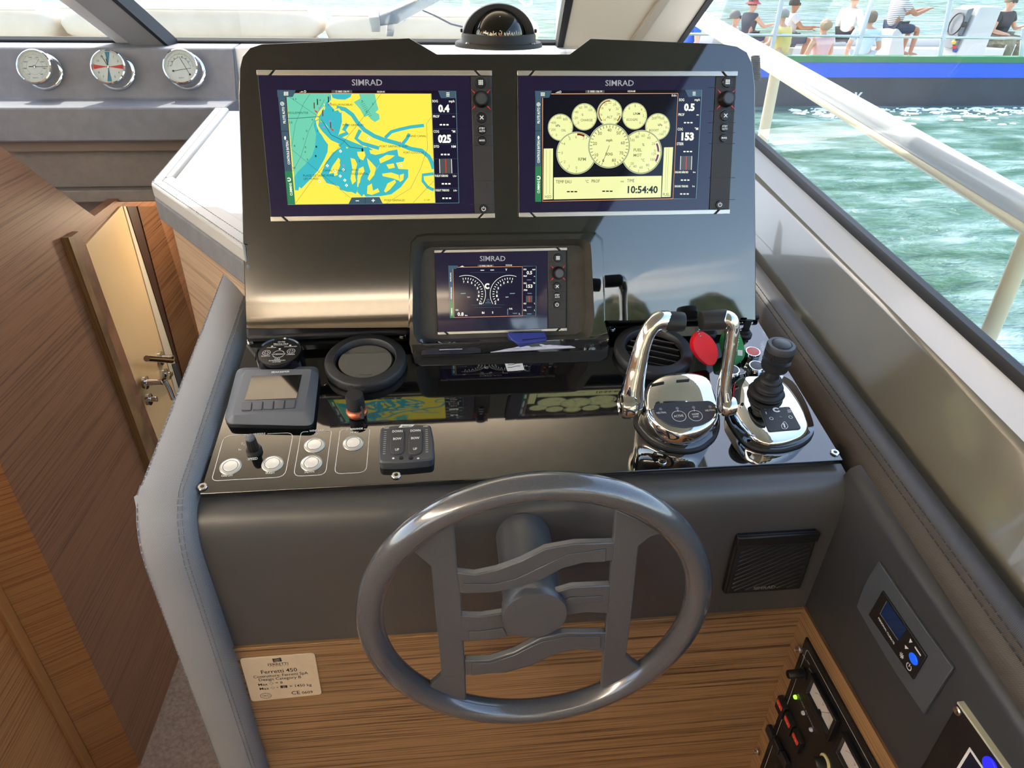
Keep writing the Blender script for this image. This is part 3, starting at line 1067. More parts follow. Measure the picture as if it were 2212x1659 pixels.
# port bolster: padded woven vinyl rim following the console side
bx0, bx1 = -0.398, -0.326
def bol_path():
    pts = []
    d = Vector((0, math.cos(SL), math.sin(SL)))
    p0 = DP.o + d * (1.30 - DP.o.y) / d.y
    p1 = DP.o + d * (FY + 0.035 - DP.o.y) / d.y
    lift = Vector((0, -math.sin(SL), math.cos(SL))) * 0.012
    pts.append((p0 + lift)); pts.append((p0 * 0.5 + p1 * 0.5 + lift)); pts.append(p1 + lift)
    c = p1 + lift
    for k in range(1, 7):
        a = k / 6
        pts.append(Vector((0, c.y - 0.052 * math.sin(a * math.pi / 2), c.z - 0.082 * (1 - math.cos(a * math.pi / 2)) - 0.012 * a)))
    e = pts[-1]
    for z in (0.80, 0.6, 0.4, 0.2, -0.05):
        pts.append(Vector((0, e.y + 0.012 * (e.z - z), z)))
    return pts
bp = bol_path()
def bol_ring(i, inset=0.0, w0=bx0, w1=bx1, depth=0.09):
    p = bp[i]
    t_ = (bp[min(i + 1, len(bp) - 1)] - bp[max(i - 1, 0)]).normalized()
    nrm = Vector((0, t_.z, -t_.y))
    out = []
    r = 0.016
    for x, s_ in ((w0, -1), (w1, 1)):
        pass
    prof = [(w0, -depth), (w0, -r), (w0 + 0.004, -0.006), (w0 + 0.012, -0.001), (w0 + 0.03, 0.002), (w1 - 0.03, 0.002), (w1 - 0.016, 0.0), (w1 - 0.006, -0.005), (w1, -0.016), (w1, -depth)]
    return [Vector((x, p.y, p.z)) + nrm * h for x, h in prof]
mb = MB()
mb.loft([bol_ring(i) for i in range(len(bp))], 'leather')
bol = mb.build('side_bolster', fr=WORLD, ang=60)
tag(bol, 'grey woven vinyl bolster down the port side of the console', 'bolster')
mb = MB()
for ix in (0, 1, 2):
    xx = (bx1 - 0.0165, bx1 - 0.0115, bx0 + 0.006)[ix]
    hh = (0.0004, -0.0012, -0.0035)[ix]
    for i in range(len(bp) - 1):
        ring = []
        p, q2 = bp[i], bp[i + 1]
        t_ = (q2 - p)
        ln = t_.length
        t_ = t_ / ln
        nr = Vector((0, t_.z, -t_.y))
        n_ = max(1, int(ln / 0.008))
        for k in range(n_):
            if i > 9 and False:
                continue
            a = p + t_ * (ln * k / n_)
            b_ = p + t_ * (ln * (k + 0.68) / n_)
            mb.tube([Vector((xx, a.y, a.z)) + nr * hh, Vector((xx, b_.y, b_.z)) + nr * (hh + 0.0003)], 0.0007, 'thread_grey', 4)
mb.build('stitching', bol)['kind'] = 'stuff'

# port shelf: pale vinyl top with raised lip, grey front, beige veneer below
SZ = 1.232
A, B = atZ(324, 393, SZ), atZ(517, 527, SZ)
Cc, Dd = atZ(462, 233, SZ), atZ(496, 238, SZ)
ab = (B - A).normalized()
ac = (Cc - A).normalized()
B2 = A + ab * ((-0.30 - A.x) / ab.x)
C2 = A + ac * ((2.188 - A.y) / ac.y)
ia = atZ(376, 390, SZ - 0.010)
ib = ia + ab * ((-0.30 - ia.x) / ab.x)
ic = ia + ((atZ(497, 238, SZ - 0.01) - ia).normalized()) * 1.0
ic = ia + (ic - ia) * ((2.188 - ia.y) / (ic.y - ia.y))
sh = thing('console_shelf', 'pale woven vinyl shelf with raised lip left of the display plate', 'shelf', WORLD)
mb = MB()
mb.solid([(ia.x - 0.01, ia.y - 0.005, SZ - 0.010), (ib.x, ib.y - 0.01, SZ - 0.010), (-0.30, 2.188, SZ - 0.010), (ic.x - 0.01, 2.188, SZ - 0.010)], (0, 0, -0.02), 'leather_white')
mb.build('shelf_top', sh)
mb = MB()
z0_, z1_ = SZ - 0.03, SZ
mb.solid([(p.x, p.y, z0_) for p in (A, B2, ib, ia)], (0, 0, z1_ - z0_), 'leather_white')
mb.solid([(p.x, p.y, z0_) for p in (A, ia, ic, C2)], (0, 0, z1_ - z0_), 'leather_white')
mb.build('raised_lip', sh, bevel=0.006, bseg=3)
fb = hit(344, 473, A, Vector((ab.y, -ab.x, 0)))
zb = fb.z
mb = MB()
mb.solid([(A.x, A.y, zb), (B2.x, B2.y, zb), (B2.x, B2.y, z0_ + 0.001), (A.x, A.y, z0_ + 0.001)], Vector((-ab.y, ab.x, 0)) * 0.05, 'dash_grey')
mb.solid([(A.x, A.y, zb), (C2.x, C2.y, zb), (C2.x, C2.y, z0_ + 0.001), (A.x, A.y, z0_ + 0.001)], Vector((0.03, 0, 0)), 'dash_grey')
mb.build('shelf_front', sh, bevel=0.004)
nin = Vector((-ab.y, ab.x, 0))
A3 = hit(375, 501, A + nin * 0.02, nin); A3.z = 0
B3 = A3 + ab * ((-0.33 - A3.x) / ab.x)
mb = MB()
mb.solid([(A3.x, A3.y, FLOOR_Z), (B3.x, B3.y, FLOOR_Z), (B3.x, B3.y, zb), (A3.x, A3.y, zb)], nin * 0.03, 'wood_beige')
mb.build('side_veneer', sh, smooth=False)
mb = MB()
for off_, cc in ((0.004, 0), (0.022, 0)):
    for s0, s1 in ((A, B2), (A, C2)):
        dd = (s1 - s0)
        ln = dd.length
        dd = dd / ln
        inn = nin if s1 is B2 else Vector((ac.y, -ac.x, 0))
        n_ = int(ln / 0.010)
        for k in range(n_):
            p = s0 + dd * (ln * k / n_) + inn * off_
            q2 = p + dd * 0.0062
            mb.tube([(p.x, p.y, SZ + 0.0002), (q2.x, q2.y, SZ + 0.0002)], 0.0008, 'thread_grey', 4)
mb.build('stitching', sh)['kind'] = 'stuff'

# socket-head screws in the dash plate
def screw(fr, parent, r=0.0062, nm='screw'):
    m_ = MB()
    m_.lathe([(r, 0.0), (r, 0.0018), (r * 0.86, 0.0026), (r * 0.45, 0.0026), (r * 0.42, 0.0014), (0.0, 0.0012)], 'chrome_dim', (0, 0), 14)
    m_.lathe([(r * 0.42, 0.00262), (0.0, 0.0020)], 'black', (0, 0), 6)
    in_frame(fr, m_)
    return m_.build(nm, parent)
for px, py in ((541, 737), (438, 1053), (856, 1028), (869, 725), (1321, 710), (1803, 979), (1430, 998), (1619, 696)):
    screw(DP.at(px, py), con)
# ================================================================== DISPLAYS
E_ = {}
def em(name, col, s=0.60):
    return lit('screen_' + name, col, s)
LIT = 0.60
S_land = em('land', (255, 236, 80), LIT)
S_sea = em('sea', (62, 186, 196), LIT)
S_sea2 = em('shallow', (112, 208, 176), LIT)
S_line = em('line', (30, 110, 130), 0.3)
S_dk = em('chart_ink', (54, 70, 60), 0.25)
S_dark = em('dark', (14, 12, 30), 0.4)
S_navy = em('navy', (22, 18, 52), 0.45)
S_tab = em('tab', (70, 98, 116), 0.5)
S_green = em('tab_green', (52, 138, 92), 0.5)
S_white = em('white', (250, 252, 230), 0.75)
S_edge = em('edge', (140, 190, 200), 0.4)
S_orange = em('orange', (255, 176, 120), 0.6)
S_cream = em('cream', (238, 242, 172), 0.62)
S_ring = em('ring', (196, 206, 170), 0.55)
S_ink = em('ink', (40, 44, 36), 0.2)
S_ink2 = em('ink_soft', (150, 156, 110), 0.4)
S_red = em('red', (230, 60, 40), 0.6)
S_maroon = em('maroon', (132, 30, 20), 0.5)
S_purple = em('purple', (120, 40, 120), 0.5)
S_grey = em('grey', (96, 100, 100), 0.4)
S_pink = em('pink', (214, 120, 220), 0.55)
M['display_glass'] = mat('display_cover_glass', (18, 12, 36), 0.04, spec=0.6, coat=0.2, emit=(20, 12, 54), estr=0.3)
M['logo_grey'] = mat('logo_grey', (158, 160, 166), 0.4, emit=(150, 152, 160), estr=0.12)
M['btn_ring'] = mat('button_ring', (34, 34, 36), 0.25)
M['icon'] = mat('icon_print', (226, 226, 222), 0.5, emit=(220, 220, 216), estr=0.15)
M['led_red'] = lit('led_red', (230, 60, 60), 0.45)

def mfd(name, label, Z, fr, cor, keyx, logo, small=False):
    """fr centred on the unit, front glass at z=0; cor: pixel corners tl,tr,br,bl in crop coords"""
    q = lambda x, y: fr.uv(*Z(x, y))
    c = [q(*p) for p in cor]
    W_ = ((c[1][0] - c[0][0]) + (c[2][0] - c[3][0])) / 2
    H_ = ((c[0][1] - c[3][1]) + (c[1][1] - c[2][1])) / 2
    cx = sum(p[0] for p in c) / 4
    cy = sum(p[1] for p in c) / 4
    fr = fr.to(cx, cy)
    q = lambda x, y: fr.uv(*Z(x, y))
    t_ = thing(name, label, 'chart display', fr)
    w2, h2 = W_ / 2, H_ / 2
    barh = H_ * 0.034
    m_ = MB(); m_.prism(rrect(W_, H_, 0.003), -0.014, -0.0015, 'black'); m_.build('housing', t_, bevel=0.001)
    kx = -w2 + W_ * keyx
    m_ = MB(); m_.box(-w2 + 0.0012, kx - 0.0006, -h2 + barh, h2 - barh, -0.0015, 0.0, 'display_glass')
    glass_ = m_.build('screen_glass', t_, smooth=False)
    m_ = MB(); m_.box(kx + 0.0006, w2 - 0.0012, -h2 + barh, h2 - barh, -0.0015, 0.0004, 'keypad')
    kp = m_.build('keypad', t_, bevel=0.0008)
    # silver bars with two slanted slits
    for sgn, nm in ((1, 'top_bar'), (-1, 'bottom_bar')):
        y0, y1 = sgn * (h2 - barh * 0.98), sgn * h2
        a_ = W_ * 0.048
        s_ = 0.004
        sl = barh * 0.9
        segs = [(-w2, -w2 + a_, 0, 1), (-w2 + a_ + s_, w2 - a_ - s_, 1, -1), (w2 - a_, w2, -1, 0)]
        m_ = MB()
        for x0, x1, k0, k1 in segs:
            m_.prism([(x0 + (0 if k0 == 0 else (0 if k0 > 0 else 0)), y0), (x1, y0), (x1 + (sl if k1 > 0 else (-sl if k1 < 0 else 0)), y1), (x0 + (sl if k0 > 0 else (-sl if k0 < 0 else 0)), y1)], -0.002, 0.0022, 'silver')
        m_.build(nm, t_, bevel=0.0006)
    return t_, fr, q, glass_, kp, (w2, h2, kx, barh)

def keys(t_, kp, fr, q, pts, small=False):
    """pts: crop coords: apps, knob, x, stby, (mark), power -> buttons; each a part"""
    k = 0.011 if not small else 0.0085
    for nm, (x, y), r in pts:
        u, v = q(x, y)
        m_ = MB()
        if nm == 'rotary_knob':
            m_.lathe([(r * 1.18, 0.0004), (r * 1.18, 0.004), (r * 1.05, 0.006), (r, 0.012), (r * 0.92, 0.0135), (r * 0.80, 0.0135)], 'black', (u, v), 36)
            m_.lathe([(r * 0.80, 0.0136), (r * 0.76, 0.0142), (r * 0.70, 0.0142), (r * 0.66, 0.0120), (r * 0.5, 0.0124), (0.0, 0.0126)], mat('knob_sheen', (84, 86, 92), 0.3, metal=0.4), (u, v), 36)
            kn = m_.build(nm, t_)
            m_ = MB()
            for sx, sy in ((1, 1), (-1, 1), (-1, -1), (1, -1)):
                a, b = r * 0.92, r * 1.45
                d = 0.0006
                m_.prism([(u + sx * a - d, v + sy * a + d * sx * sy), (u + sx * a + d, v + sy * a - d * sx * sy), (u + sx * b, v + sy * b)], 0.0004, 0.0012, 'led_red')
            m_.build('light_marker', kn, smooth=False)
            continue
        m_.lathe([(r * 1.1, 0.0004), (r * 1.1, 0.0012), (r, 0.0012), (r, 0.0030), (r * 0.9, 0.0038), (0.0, 0.0040)], 'btn_ring', (u, v), 28)
        m_.lathe([(r * 1.22, 0.0004), (r * 1.20, 0.0012), (r * 1.08, 0.0012)], 'dark_grey', (u, v), 28, cap=False)
        b_ = m_.build('button', t_)
        m_ = MB()
        z = 0.0042
        if nm == 'apps':
            s_ = r * 0.24
            for i in (-1, 0, 1):
                for j in (-1, 0, 1):
                    m_.box(u + i * s_ * 1.25 - s_ / 2, u + i * s_ * 1.25 + s_ / 2, v + j * s_ * 1.25 - s_ / 2, v + j * s_ * 1.25 + s_ / 2, z - 0.0004, z, 'icon')
        elif nm == 'x':
            s_ = r * 0.34
            m_.stroke([(u - s_, v - s_), (u + s_, v + s_)], r * 0.18, z, 'icon')
            m_.stroke([(u - s_, v + s_), (u + s_, v - s_)], r * 0.18, z, 'icon')
        elif nm == 'stby':
            m_.text('STBY', u, v + r * 0.12, r * 0.42, 'icon', z, w=r * 1.4, bold=0.02)
            m_.text('AUTO', u, v - r * 0.50, r * 0.42, 'icon', z, w=r * 1.4, bold=0.02)
        elif nm == 'mark':
            m_.text('MARK', u, v - r * 0.2, r * 0.42, 'icon', z, w=r * 1.4, bold=0.02)
        elif nm == 'power':
            pts_ = [(u + r * 0.45 * math.cos(a), v + r * 0.45 * math.sin(a)) for a in [math.radians(125 + 290 * i / 18) for i in range(19)]]
            m_.stroke(pts_, r * 0.16, z, 'icon')
            m_.stroke([(u, v + r * 0.05), (u, v + r * 0.6)], r * 0.16, z, 'icon')
        m_.build('icon', b_, smooth=False)

def seams(kp, q, ys, x0, x1):
    m_ = MB()
    for y in ys:
        m_.stroke([q(x0, y), q(x1, y)], 0.0008, 0.0006, 'black')
    m_.build('seam_lines', kp, smooth=False)['kind'] = 'stuff'

def spoly(m_, q, pts, z, m):
    m_.flat([q(*p) for p in pts], z, m)
def sline(m_, q, pts, wpx, z, m, closed=False):
    a, b = Vector(q(*pts[0])), Vector(q(pts[0][0] + 10, pts[0][1]))
    m_.stroke([q(*p) for p in pts], (b - a).length / 10 * wpx, z, m, closed)
def stext(m_, fr, Z, s, x, y, w, h, z, m, align='c', bold=0.0, rot=None):
    """text centred at crop x, baseline y, width w, cap height h in crop units"""
    if align == 'l':
        a, b = (x, y), (x + w, y)
    elif align == 'r':
        a, b = (x - w, y), (x, y)
    else:
        a, b = (x - w / 2, y), (x + w / 2, y)
    if rot == 90:          # reads upwards: x is the baseline, y the centre
        a, b = (x - 0.03 * w, y + w / 2), (x + 0.03 * w - 0.0, y - w / 2)
        a, b = (x + 0.045 * w, y + w / 2), (x - 0.045 * w, y - w / 2)
    k = (Z(0, 100)[1] - Z(0, 0)[1]) / 100
    m_.textpx(fr, s, Z(*a), Z(*b), h * k, m, z, bold)

def side_tabs(m_, fr, Z, q, xt, xb, ytop, y1, y2, ybot, w, tw):
    """left tab column: PILOTE AUTO / CONTROLE BATEAU / CUMMINS"""
    fx = lambda y: xt + (xb - xt) * (y - ytop) / (ybot - ytop)
    spoly(m_, q, [(fx(ytop), ytop), (fx(ytop) + w, ytop), (fx(y2) + w, y2), (fx(y2), y2)], 0.0003, S_tab)
    spoly(m_, q, [(fx(y2), y2), (fx(y2) + w, y2), (fx(ybot) + w, ybot), (fx(ybot), ybot)], 0.0003, S_green)
    sline(m_, q, [(fx(y1), y1), (fx(y1) + w, y1)], 3, 0.00035, S_dark)

# ---------------- left display: harbour chart
t1, fr, q, gl, kp, dims = mfd('chart_display', 'left widescreen display showing a yellow and turquoise harbour chart', Z2, PD, [(130, 193), (2070, 205), (2092, 1418), (250, 1440)], 0.906, None)
keys(t1, kp, fr, q, [('apps', (1976, 302), 0.0078), ('rotary_knob', (1980, 440), 0.0100), ('x', (1984, 590), 0.0075), ('stby', (1987, 690), 0.0062), ('mark', (1988, 778), 0.0062), ('power', (2000, 1340), 0.0062)])
seams(kp, q, (345, 540, 645, 735, 820, 1108, 1300), 1885, 2085)
m_ = MB(); stext(m_, fr, Z2, 'SIMRAD', 1042, 323, 250, 50, 0.0004, 'logo_grey', bold=0.012); m_.build('brand_lettering', t1, smooth=False)
m_ = MB()
z = 0.0002
mapp = [(375, 390), (1570, 390), (1604, 1290), (446, 1303)]
spoly(m_, q, [(300, 360), (1772, 368), (1800, 1292), (388, 1306)], z, S_dark)
spoly(m_, q, mapp, z + 0.00008, S_land)
SEA = z + 0.00016
spoly(m_, q, [(375, 390), (742, 390), (728, 440), (710, 470), (640, 540), (612, 600), (618, 660), (640, 720), (690, 770), (720, 810), (716, 870), (690, 930), (640, 1020), (580, 1090), (500, 1172), (482, 1158), (476, 1188), (447, 1186), (441, 1080), (420, 860)], SEA, S_sea2)
spoly(m_, q, [(742, 392), (728, 440), (700, 470), (660, 560), (640, 580), (700, 640), (760, 720), (800, 745), (815, 700), (835, 620), (830, 540), (800, 505), (770, 520), (720, 470), (745, 440)], SEA + 0.00004, S_sea)
spoly(m_, q, [(612, 600), (600, 650), (622, 720), (612, 830), (588, 905), (530, 975), (470, 1035), (440, 1080), (447, 1186), (476, 1188), (482, 1158), (500, 1172), (580, 1090), (640, 1020), (690, 930), (716, 870), (720, 810), (690, 770), (650, 700), (632, 640)], SEA + 0.00004, S_sea)
# top basin, docks, entrance channel
spoly(m_, q, [(745, 392), (915, 392), (905, 418), (860, 440), (800, 438), (758, 425)], SEA, S_sea)
spoly(m_, q, [(975, 392), (1105, 392), (1120, 470), (1135, 520), (1110, 545), (1140, 560), (1145, 600), (1105, 625), (1070, 600), (1050, 570), (1020, 585), (985, 520), (932, 460), (985, 430)], SEA, S_sea2)
def chan(pts, w, m=S_sea, dz=0.0):
    sline(m_, q, pts, w, SEA + dz, m)
chan([(790, 505), (860, 520), (920, 565), (960, 625), (1020, 690), (1100, 740), (1180, 770), (1290, 800), (1400, 845), (1490, 860), (1550, 910), (1575, 960), (1590, 1010)], 34)
chan([(1190, 755), (1240, 705), (1310, 685), (1400, 665), (1510, 652)], 26)
chan([(1330, 810), (1370, 760), (1390, 720)], 26)
chan([(1590, 1050), (1500, 1060), (1500, 1110), (1540, 1160), (1590, 1185)], 24)
chan([(640, 600), (690, 680), (760, 750), (830, 780), (900, 810), (1000, 850)], 58, dz=0.00004)
chan([(880, 640), (850, 690), (880, 715), (820, 740), (800, 780)], 32)
chan([(985, 690), (950, 760), (1000, 800), (1140, 840)], 30)
chan([(830, 800), (850, 850), (780, 900), (730, 970), (690, 1060), (720, 1100), (800, 1120), (880, 1150), (960, 1190)], 60)
spoly(m_, q, [(800, 880), (900, 830), (1050, 830), (1130, 880), (1150, 960), (1090, 1060), (1050, 1150), (1000, 1240), (960, 1200), (980, 1100), (890, 1150), (820, 1120), (790, 1060), (820, 980)], SEA, S_sea)
spoly(m_, q, [(1050, 850), (1180, 870), (1290, 850), (1300, 905), (1350, 920), (1340, 950), (1280, 960), (1300, 1010), (1380, 1015), (1380, 1080), (1320, 1160), (1240, 1220), (1150, 1235), (1030, 1240), (1000, 1200), (1090, 1060), (1140, 980), (1150, 940)], SEA, S_sea)
spoly(m_, q, [(690, 1060), (780, 1040), (860, 1060), (960, 1100), (960, 1200), (880, 1200), (820, 1180), (800, 1130), (720, 1100)], SEA, S_sea)
LN = SEA + 0.00012
for isl in ([(960, 870), (1020, 866), (1028, 900), (1010, 940), (985, 930), (965, 900)],
            [(765, 1000), (790, 940), (815, 925), (820, 945), (790, 1010), (800, 1060), (770, 1070)],
            [(905, 920), (940, 930), (960, 970), (940, 1050), (950, 1110), (920, 1140), (905, 1090), (920, 1010)],
            [(1040, 920), (1080, 960), (1115, 1000), (1100, 1060), (1060, 1110), (1045, 1090), (1070, 1030), (1050, 970)],
            [(970, 1010), (1010, 990), (1020, 1030), (990, 1080), (980, 1130), (960, 1100)],
            [(1060, 855), (1180, 862), (1250, 850), (1180, 880), (1110, 895), (1070, 885)],
            [(1140, 930), (1200, 895), (1270, 900), (1230, 930), (1150, 965)],
            [(1200, 975), (1260, 965), (1270, 1000), (1220, 1010)],
            [(1165, 1050), (1240, 1040), (1300, 1060), (1310, 1110), (1260, 1090), (1170, 1070)],
            [(1180, 1195), (1210, 1130), (1270, 1100), (1280, 1120), (1230, 1180), (1195, 1205)],
            [(1045, 1150), (1080, 1130), (1090, 1190), (1130, 1170), (1145, 1200), (1080, 1225), (1040, 1215)],
            [(620, 620), (645, 605), (640, 660), (680, 710), (712, 745), (690, 755), (650, 710), (628, 660)],
            [(770, 520), (810, 510), (835, 540), (820, 550), (800, 525), (775, 535)],
            [(1310, 1060), (1345, 1050), (1340, 1100), (1310, 1120)]):
    spoly(m_, q, isl, LN, S_land)
TX = LN + 0.0001
for pts, w in (([(390, 595), (480, 592), (640, 580), (690, 640), (745, 730), (850, 780), (900, 830), (1000, 845)], 4),):
    sline(m_, q, pts, w, TX, S_line)
for pts in ([(375, 400), (640, 580)], [(420, 850), (930, 1270)], [(455, 1290), (600, 1090), (960, 650), (1155, 395)], [(570, 395), (520, 470), (450, 640), (420, 830)], [(690, 440), (560, 700), (500, 900), (430, 1030)],
            [(1590, 1110), (1420, 1290)], [(1570, 585), (1530, 640), (1540, 840), (1480, 1010), (1400, 1170), (1200, 1295)], [(740, 400), (712, 470)]):
    sline(m_, q, pts, 2, TX, S_line)
for i in range(9):
    sline(m_, q, [(985 + 8 * i, 470 + 14 * i), (1015 + 8 * i, 455 + 14 * i)], 2, TX, S_line)
for s_, x, y, w in (('REGLEMENTEE', 392, 557, 165), ('PORT-GRIMAUD', 842, 658, 172), ('GRAND CANAL', 1366, 748, 164), ('PORT GRIMAUD SUD', 1146, 833, 228), ('PORT-COGOLIN', 1342, 884, 164), ('PLAGE DE SAINT-PONS', 516, 1074, 256), ('LES MURES', 520, 1100, 120), ('CANAL DU NORD', 680, 1031, 186), ('PORT-', 918, 1028, 64), ('OCCIDENTAL', 912, 1059, 140), ('PORT GRIMAUD', 1185, 1277, 168), ('FONDS MONOBRAS', 722, 490, 200), ('NE', 428, 1008, 26), ('0.1 NM', 1512, 1273, 46)):
    stext(m_, fr, Z2, s_, x, y, w, 17 if len(s_) > 6 or s_ == 'PORT-' else 13, TX, S_dk, 'l')
for s_, x, y in (('11', 445, 443), ('10', 415, 636), ('5', 545, 706), ('7', 518, 773), ('8', 445, 829), ('5', 535, 840), ('4', 532, 880), ('3', 550, 941), ('1', 624, 836), ('1', 619, 912), ('4', 655, 452), ('4', 590, 613), ('2', 632, 704), ('2', 760, 536), ('2', 978, 953), ('4', 1000, 458), ('2', 1036, 545), ('2', 1088, 483)):
    stext(m_, fr, Z2, s_, x, y, 12 * len(s_), 16, TX, S_dk)
for x, y, c_ in ((605, 490, S_maroon), (675, 552, S_maroon), (740, 650, S_maroon), (632, 460, S_ink), (722, 440, S_ink), (688, 500, S_cream)):
    spoly(m_, q, [(x - 4, y - 26), (x + 4, y - 26), (x + 6, y + 22), (x - 2, y + 26)], TX, c_)
for x, y in ((622, 536), (755, 685)):
    spoly(m_, q, [(x - 18, y - 14), (x + 12, y + 2), (x + 10, y + 14), (x - 4, y + 8)], TX, S_red)
for x, y in ((648, 510), (740, 472), (683, 665), (654, 628), (735, 616), (1314, 793), (848, 982)):
    m_.flat(circle(0.0013, *q(x, y), seg=10), TX, S_pink)
for x, y in ((685, 490), (655, 605)):
    spoly(m_, q, [(x - 6, y - 28), (x + 6, y + 4), (x + 22, y + 22), (x + 2, y + 20)], TX, em('buoy_green', (140, 220, 70), 0.6))
spoly(m_, q, [(996, 868), (1010, 868), (1010, 850), (1002, 834), (996, 850)], TX, S_ink)
for x, y in ((822, 865), (714, 984), (648, 1114), (776, 1030), (846, 1018), (1320, 982), (820, 1070), (858, 1104), (872, 1146), (1052, 762)):
    m_.flat([(a + q(x, y)[0], b + q(x, y)[1]) for a, b in ((0, -0.0024), (0.0024, 0), (0, 0.0024), (-0.0024, 0))], TX, S_white)
    stext(m_, fr, Z2, 'A', x, y + 8, 14, 15, TX + 0.00004, S_ink)
# tabs, top strip, data column
side_tabs(m_, fr, Z2, q, 303, 388, 362, 700, 1030, 1304, 62, 0)
UI = 0.0008
spoly(m_, q, [(300, 360), (455, 362), (430, 418), (304, 420)], UI, S_tab)
for i in range(3):
    for j in range(3):
        spoly(m_, q, [(357 + 13 * i, 376 + 11 * j), (366 + 13 * i, 376 + 11 * j), (366 + 13 * i, 384 + 11 * j), (357 + 13 * i, 384 + 11 * j)], UI + 0.0001, S_white)
for s_, x, y, w in (('PILOTE AUTO', 362, 568, 136), ('CONTROLE BATEAU', 396, 876, 196), ('CUMMINS', 420, 1178, 104)):
    stext(m_, fr, Z2, s_, x + 4, y, w, 20, UI, S_white, rot=90, bold=0.01)
m_.stroke(circle(0.0024, *q(343, 474), seg=20), 0.0006, UI, S_white, True); sline(m_, q, [(330, 474), (356, 474)], 3, UI, S_white); sline(m_, q, [(343, 462), (343, 486)], 3, UI, S_white)
m_.flat(circle(0.0014, *q(367, 756), seg=14, ry=0.0026), UI, S_white)
m_.stroke([(q(398, 1098)[0] + 0.0022 * math.cos(a), q(398, 1098)[1] + 0.0022 * math.sin(a)) for a in [math.radians(-150 + 300 * i / 12) for i in range(13)]], 0.0013, UI, S_white)
spoly(m_, q, [(748, 362), (920, 362), (918, 386), (750, 386)], UI, S_grey)
for s_, x, y, w in (('S 1005 136 M', 838, 381, 108), ('10:54:41', 1156, 383, 62)):
    stext(m_, fr, Z2, s_, x, y, w, 15, UI + 0.0001, S_white)
for i in range(4):
    spoly(m_, q, [(486 + 9 * i, 380), (492 + 9 * i, 380), (492 + 9 * i, 378 - 4 * (i % 3)), (486 + 9 * i, 378 - 4 * (i % 3))], UI, S_white)
m_.stroke(circle(0.0013, *q(530, 373), seg=14), 0.0005, UI, S_white, True)
sline(m_, q, [(446, 388), (1566, 392)], 3, UI, S_orange)
sline(m_, q, [(1566, 392), (1602, 1292)], 3, UI, S_edge)
sline(m_, q, [(1772, 370), (1798, 1291)], 3, UI, S_edge)
sline(m_, q, [(388, 1305), (1798, 1291)], 3, UI, S_edge)
spoly(m_, q, [(1570, 392), (1772, 392), (1798, 1289), (1604, 1289)], UI - 0.0002, S_navy)
spoly(m_, q, [(1625, 366), (1772, 368), (1774, 428), (1650, 428)], UI, S_tab)
for i in range(3):
    spoly(m_, q, [(1694, 382 + 13 * i), (1720, 382 + 13 * i), (1720, 388 + 13 * i), (1694, 388 + 13 * i)], UI + 0.0001, S_white)
for s_, x, y, w, h in (('SOG', 1601, 462, 46, 20), ('mph', 1738, 462, 46, 20), ('PROF', 1611, 588, 52, 20), ('m', 1754, 586, 18, 16), ('COG', 1611, 712, 46, 20), ('°M', 1752, 712, 30, 20), ('DTD', 1614, 836, 42, 20), ('NM', 1754, 836, 36, 20), ('FUELRT BÂBORD', 1655, 1076, 108, 17), ('L/hr', 1764, 1076, 30, 15), ('FUELRT TRIBORD', 1662, 1195, 112, 17), ('L/hr', 1768, 1195, 30, 15)):
    stext(m_, fr, Z2, s_, x, y, w, h, UI, S_white, bold=0.01)
stext(m_, fr, Z2, '0.4', 1674, 540, 92, 56, UI, S_white, bold=0.05)
stext(m_, fr, Z2, '025', 1680, 792, 108, 60, UI, S_white, bold=0.05)
for x, y in ((1676, 647), (1685, 892), (1692, 1133), (1697, 1252)):
    for k in (-1, 0, 1):
        spoly(m_, q, [(x + k * 27 - 9, y - 6), (x + k * 27 + 9, y - 6), (x + k * 27 + 9, y + 6), (x + k * 27 - 9, y + 6)], UI, S_white)
for y in (558, 682, 806, 928, 1052, 1170):
    sline(m_, q, [(1578, y), (1790, y - 2)], 2, UI, S_tab)
spoly(m_, q, [(1636, 930), (1736, 928), (1741, 1046), (1640, 1048)], UI, S_grey)
sline(m_, q, [(1688, 930), (1692, 1046)], 6, UI + 0.0001, S_red)
for xx in (1637, 1736):
    sline(m_, q, [(xx, 930), (xx + 4, 1046)], 4, UI + 0.0001, S_white)
spoly(m_, q, [(888, 1300), (915, 1246), (1143, 1242), (1170, 1296)], UI, S_tab)
sline(m_, q, [(1027, 1244), (1028, 1298)], 2, UI + 0.0001, S_dark)
spoly(m_, q, [(948, 1270), (975, 1270), (975, 1276), (948, 1276)], UI + 0.0001, S_white)
spoly(m_, q, [(1078, 1268), (1106, 1267), (1106, 1273), (1078, 1274)], UI + 0.0001, S_white)
spoly(m_, q, [(1089, 1257), (1095, 1257), (1095, 1284), (1089, 1284)], UI + 0.0001, S_white)
m_.build('screen_picture', gl, smooth=False)

# ---------------- right display: engine gauges
t2, fr, q, gl, kp, dims = mfd('gauge_display', 'right widescreen display showing round cream engine gauges and the clock', Z3, PD, [(108, 212), (1958, 205), (1878, 1400), (118, 1440)], 0.900, None)
keys(t2, kp, fr, q, [('apps', (1862, 302), 0.0078), ('rotary_knob', (1855, 445), 0.0100), ('x', (1845, 583), 0.0075), ('stby', (1838, 684), 0.0062), ('mark', (1834, 770), 0.0062), ('power', (1798, 1328), 0.0062)])
seams(kp, q, (345, 545, 640, 725, 815, 1102, 1285), 1770 - 60, 1950 - 20)
m_ = MB(); stext(m_, fr, Z3, 'SIMRAD', 963, 332, 238, 48, 0.0004, 'logo_grey', bold=0.012); m_.build('brand_lettering', t2, smooth=False)
m_ = MB()
spoly(m_, q, [(254, 372), (1652, 364), (1604, 1278), (254, 1306)], 0.0002, S_dark)
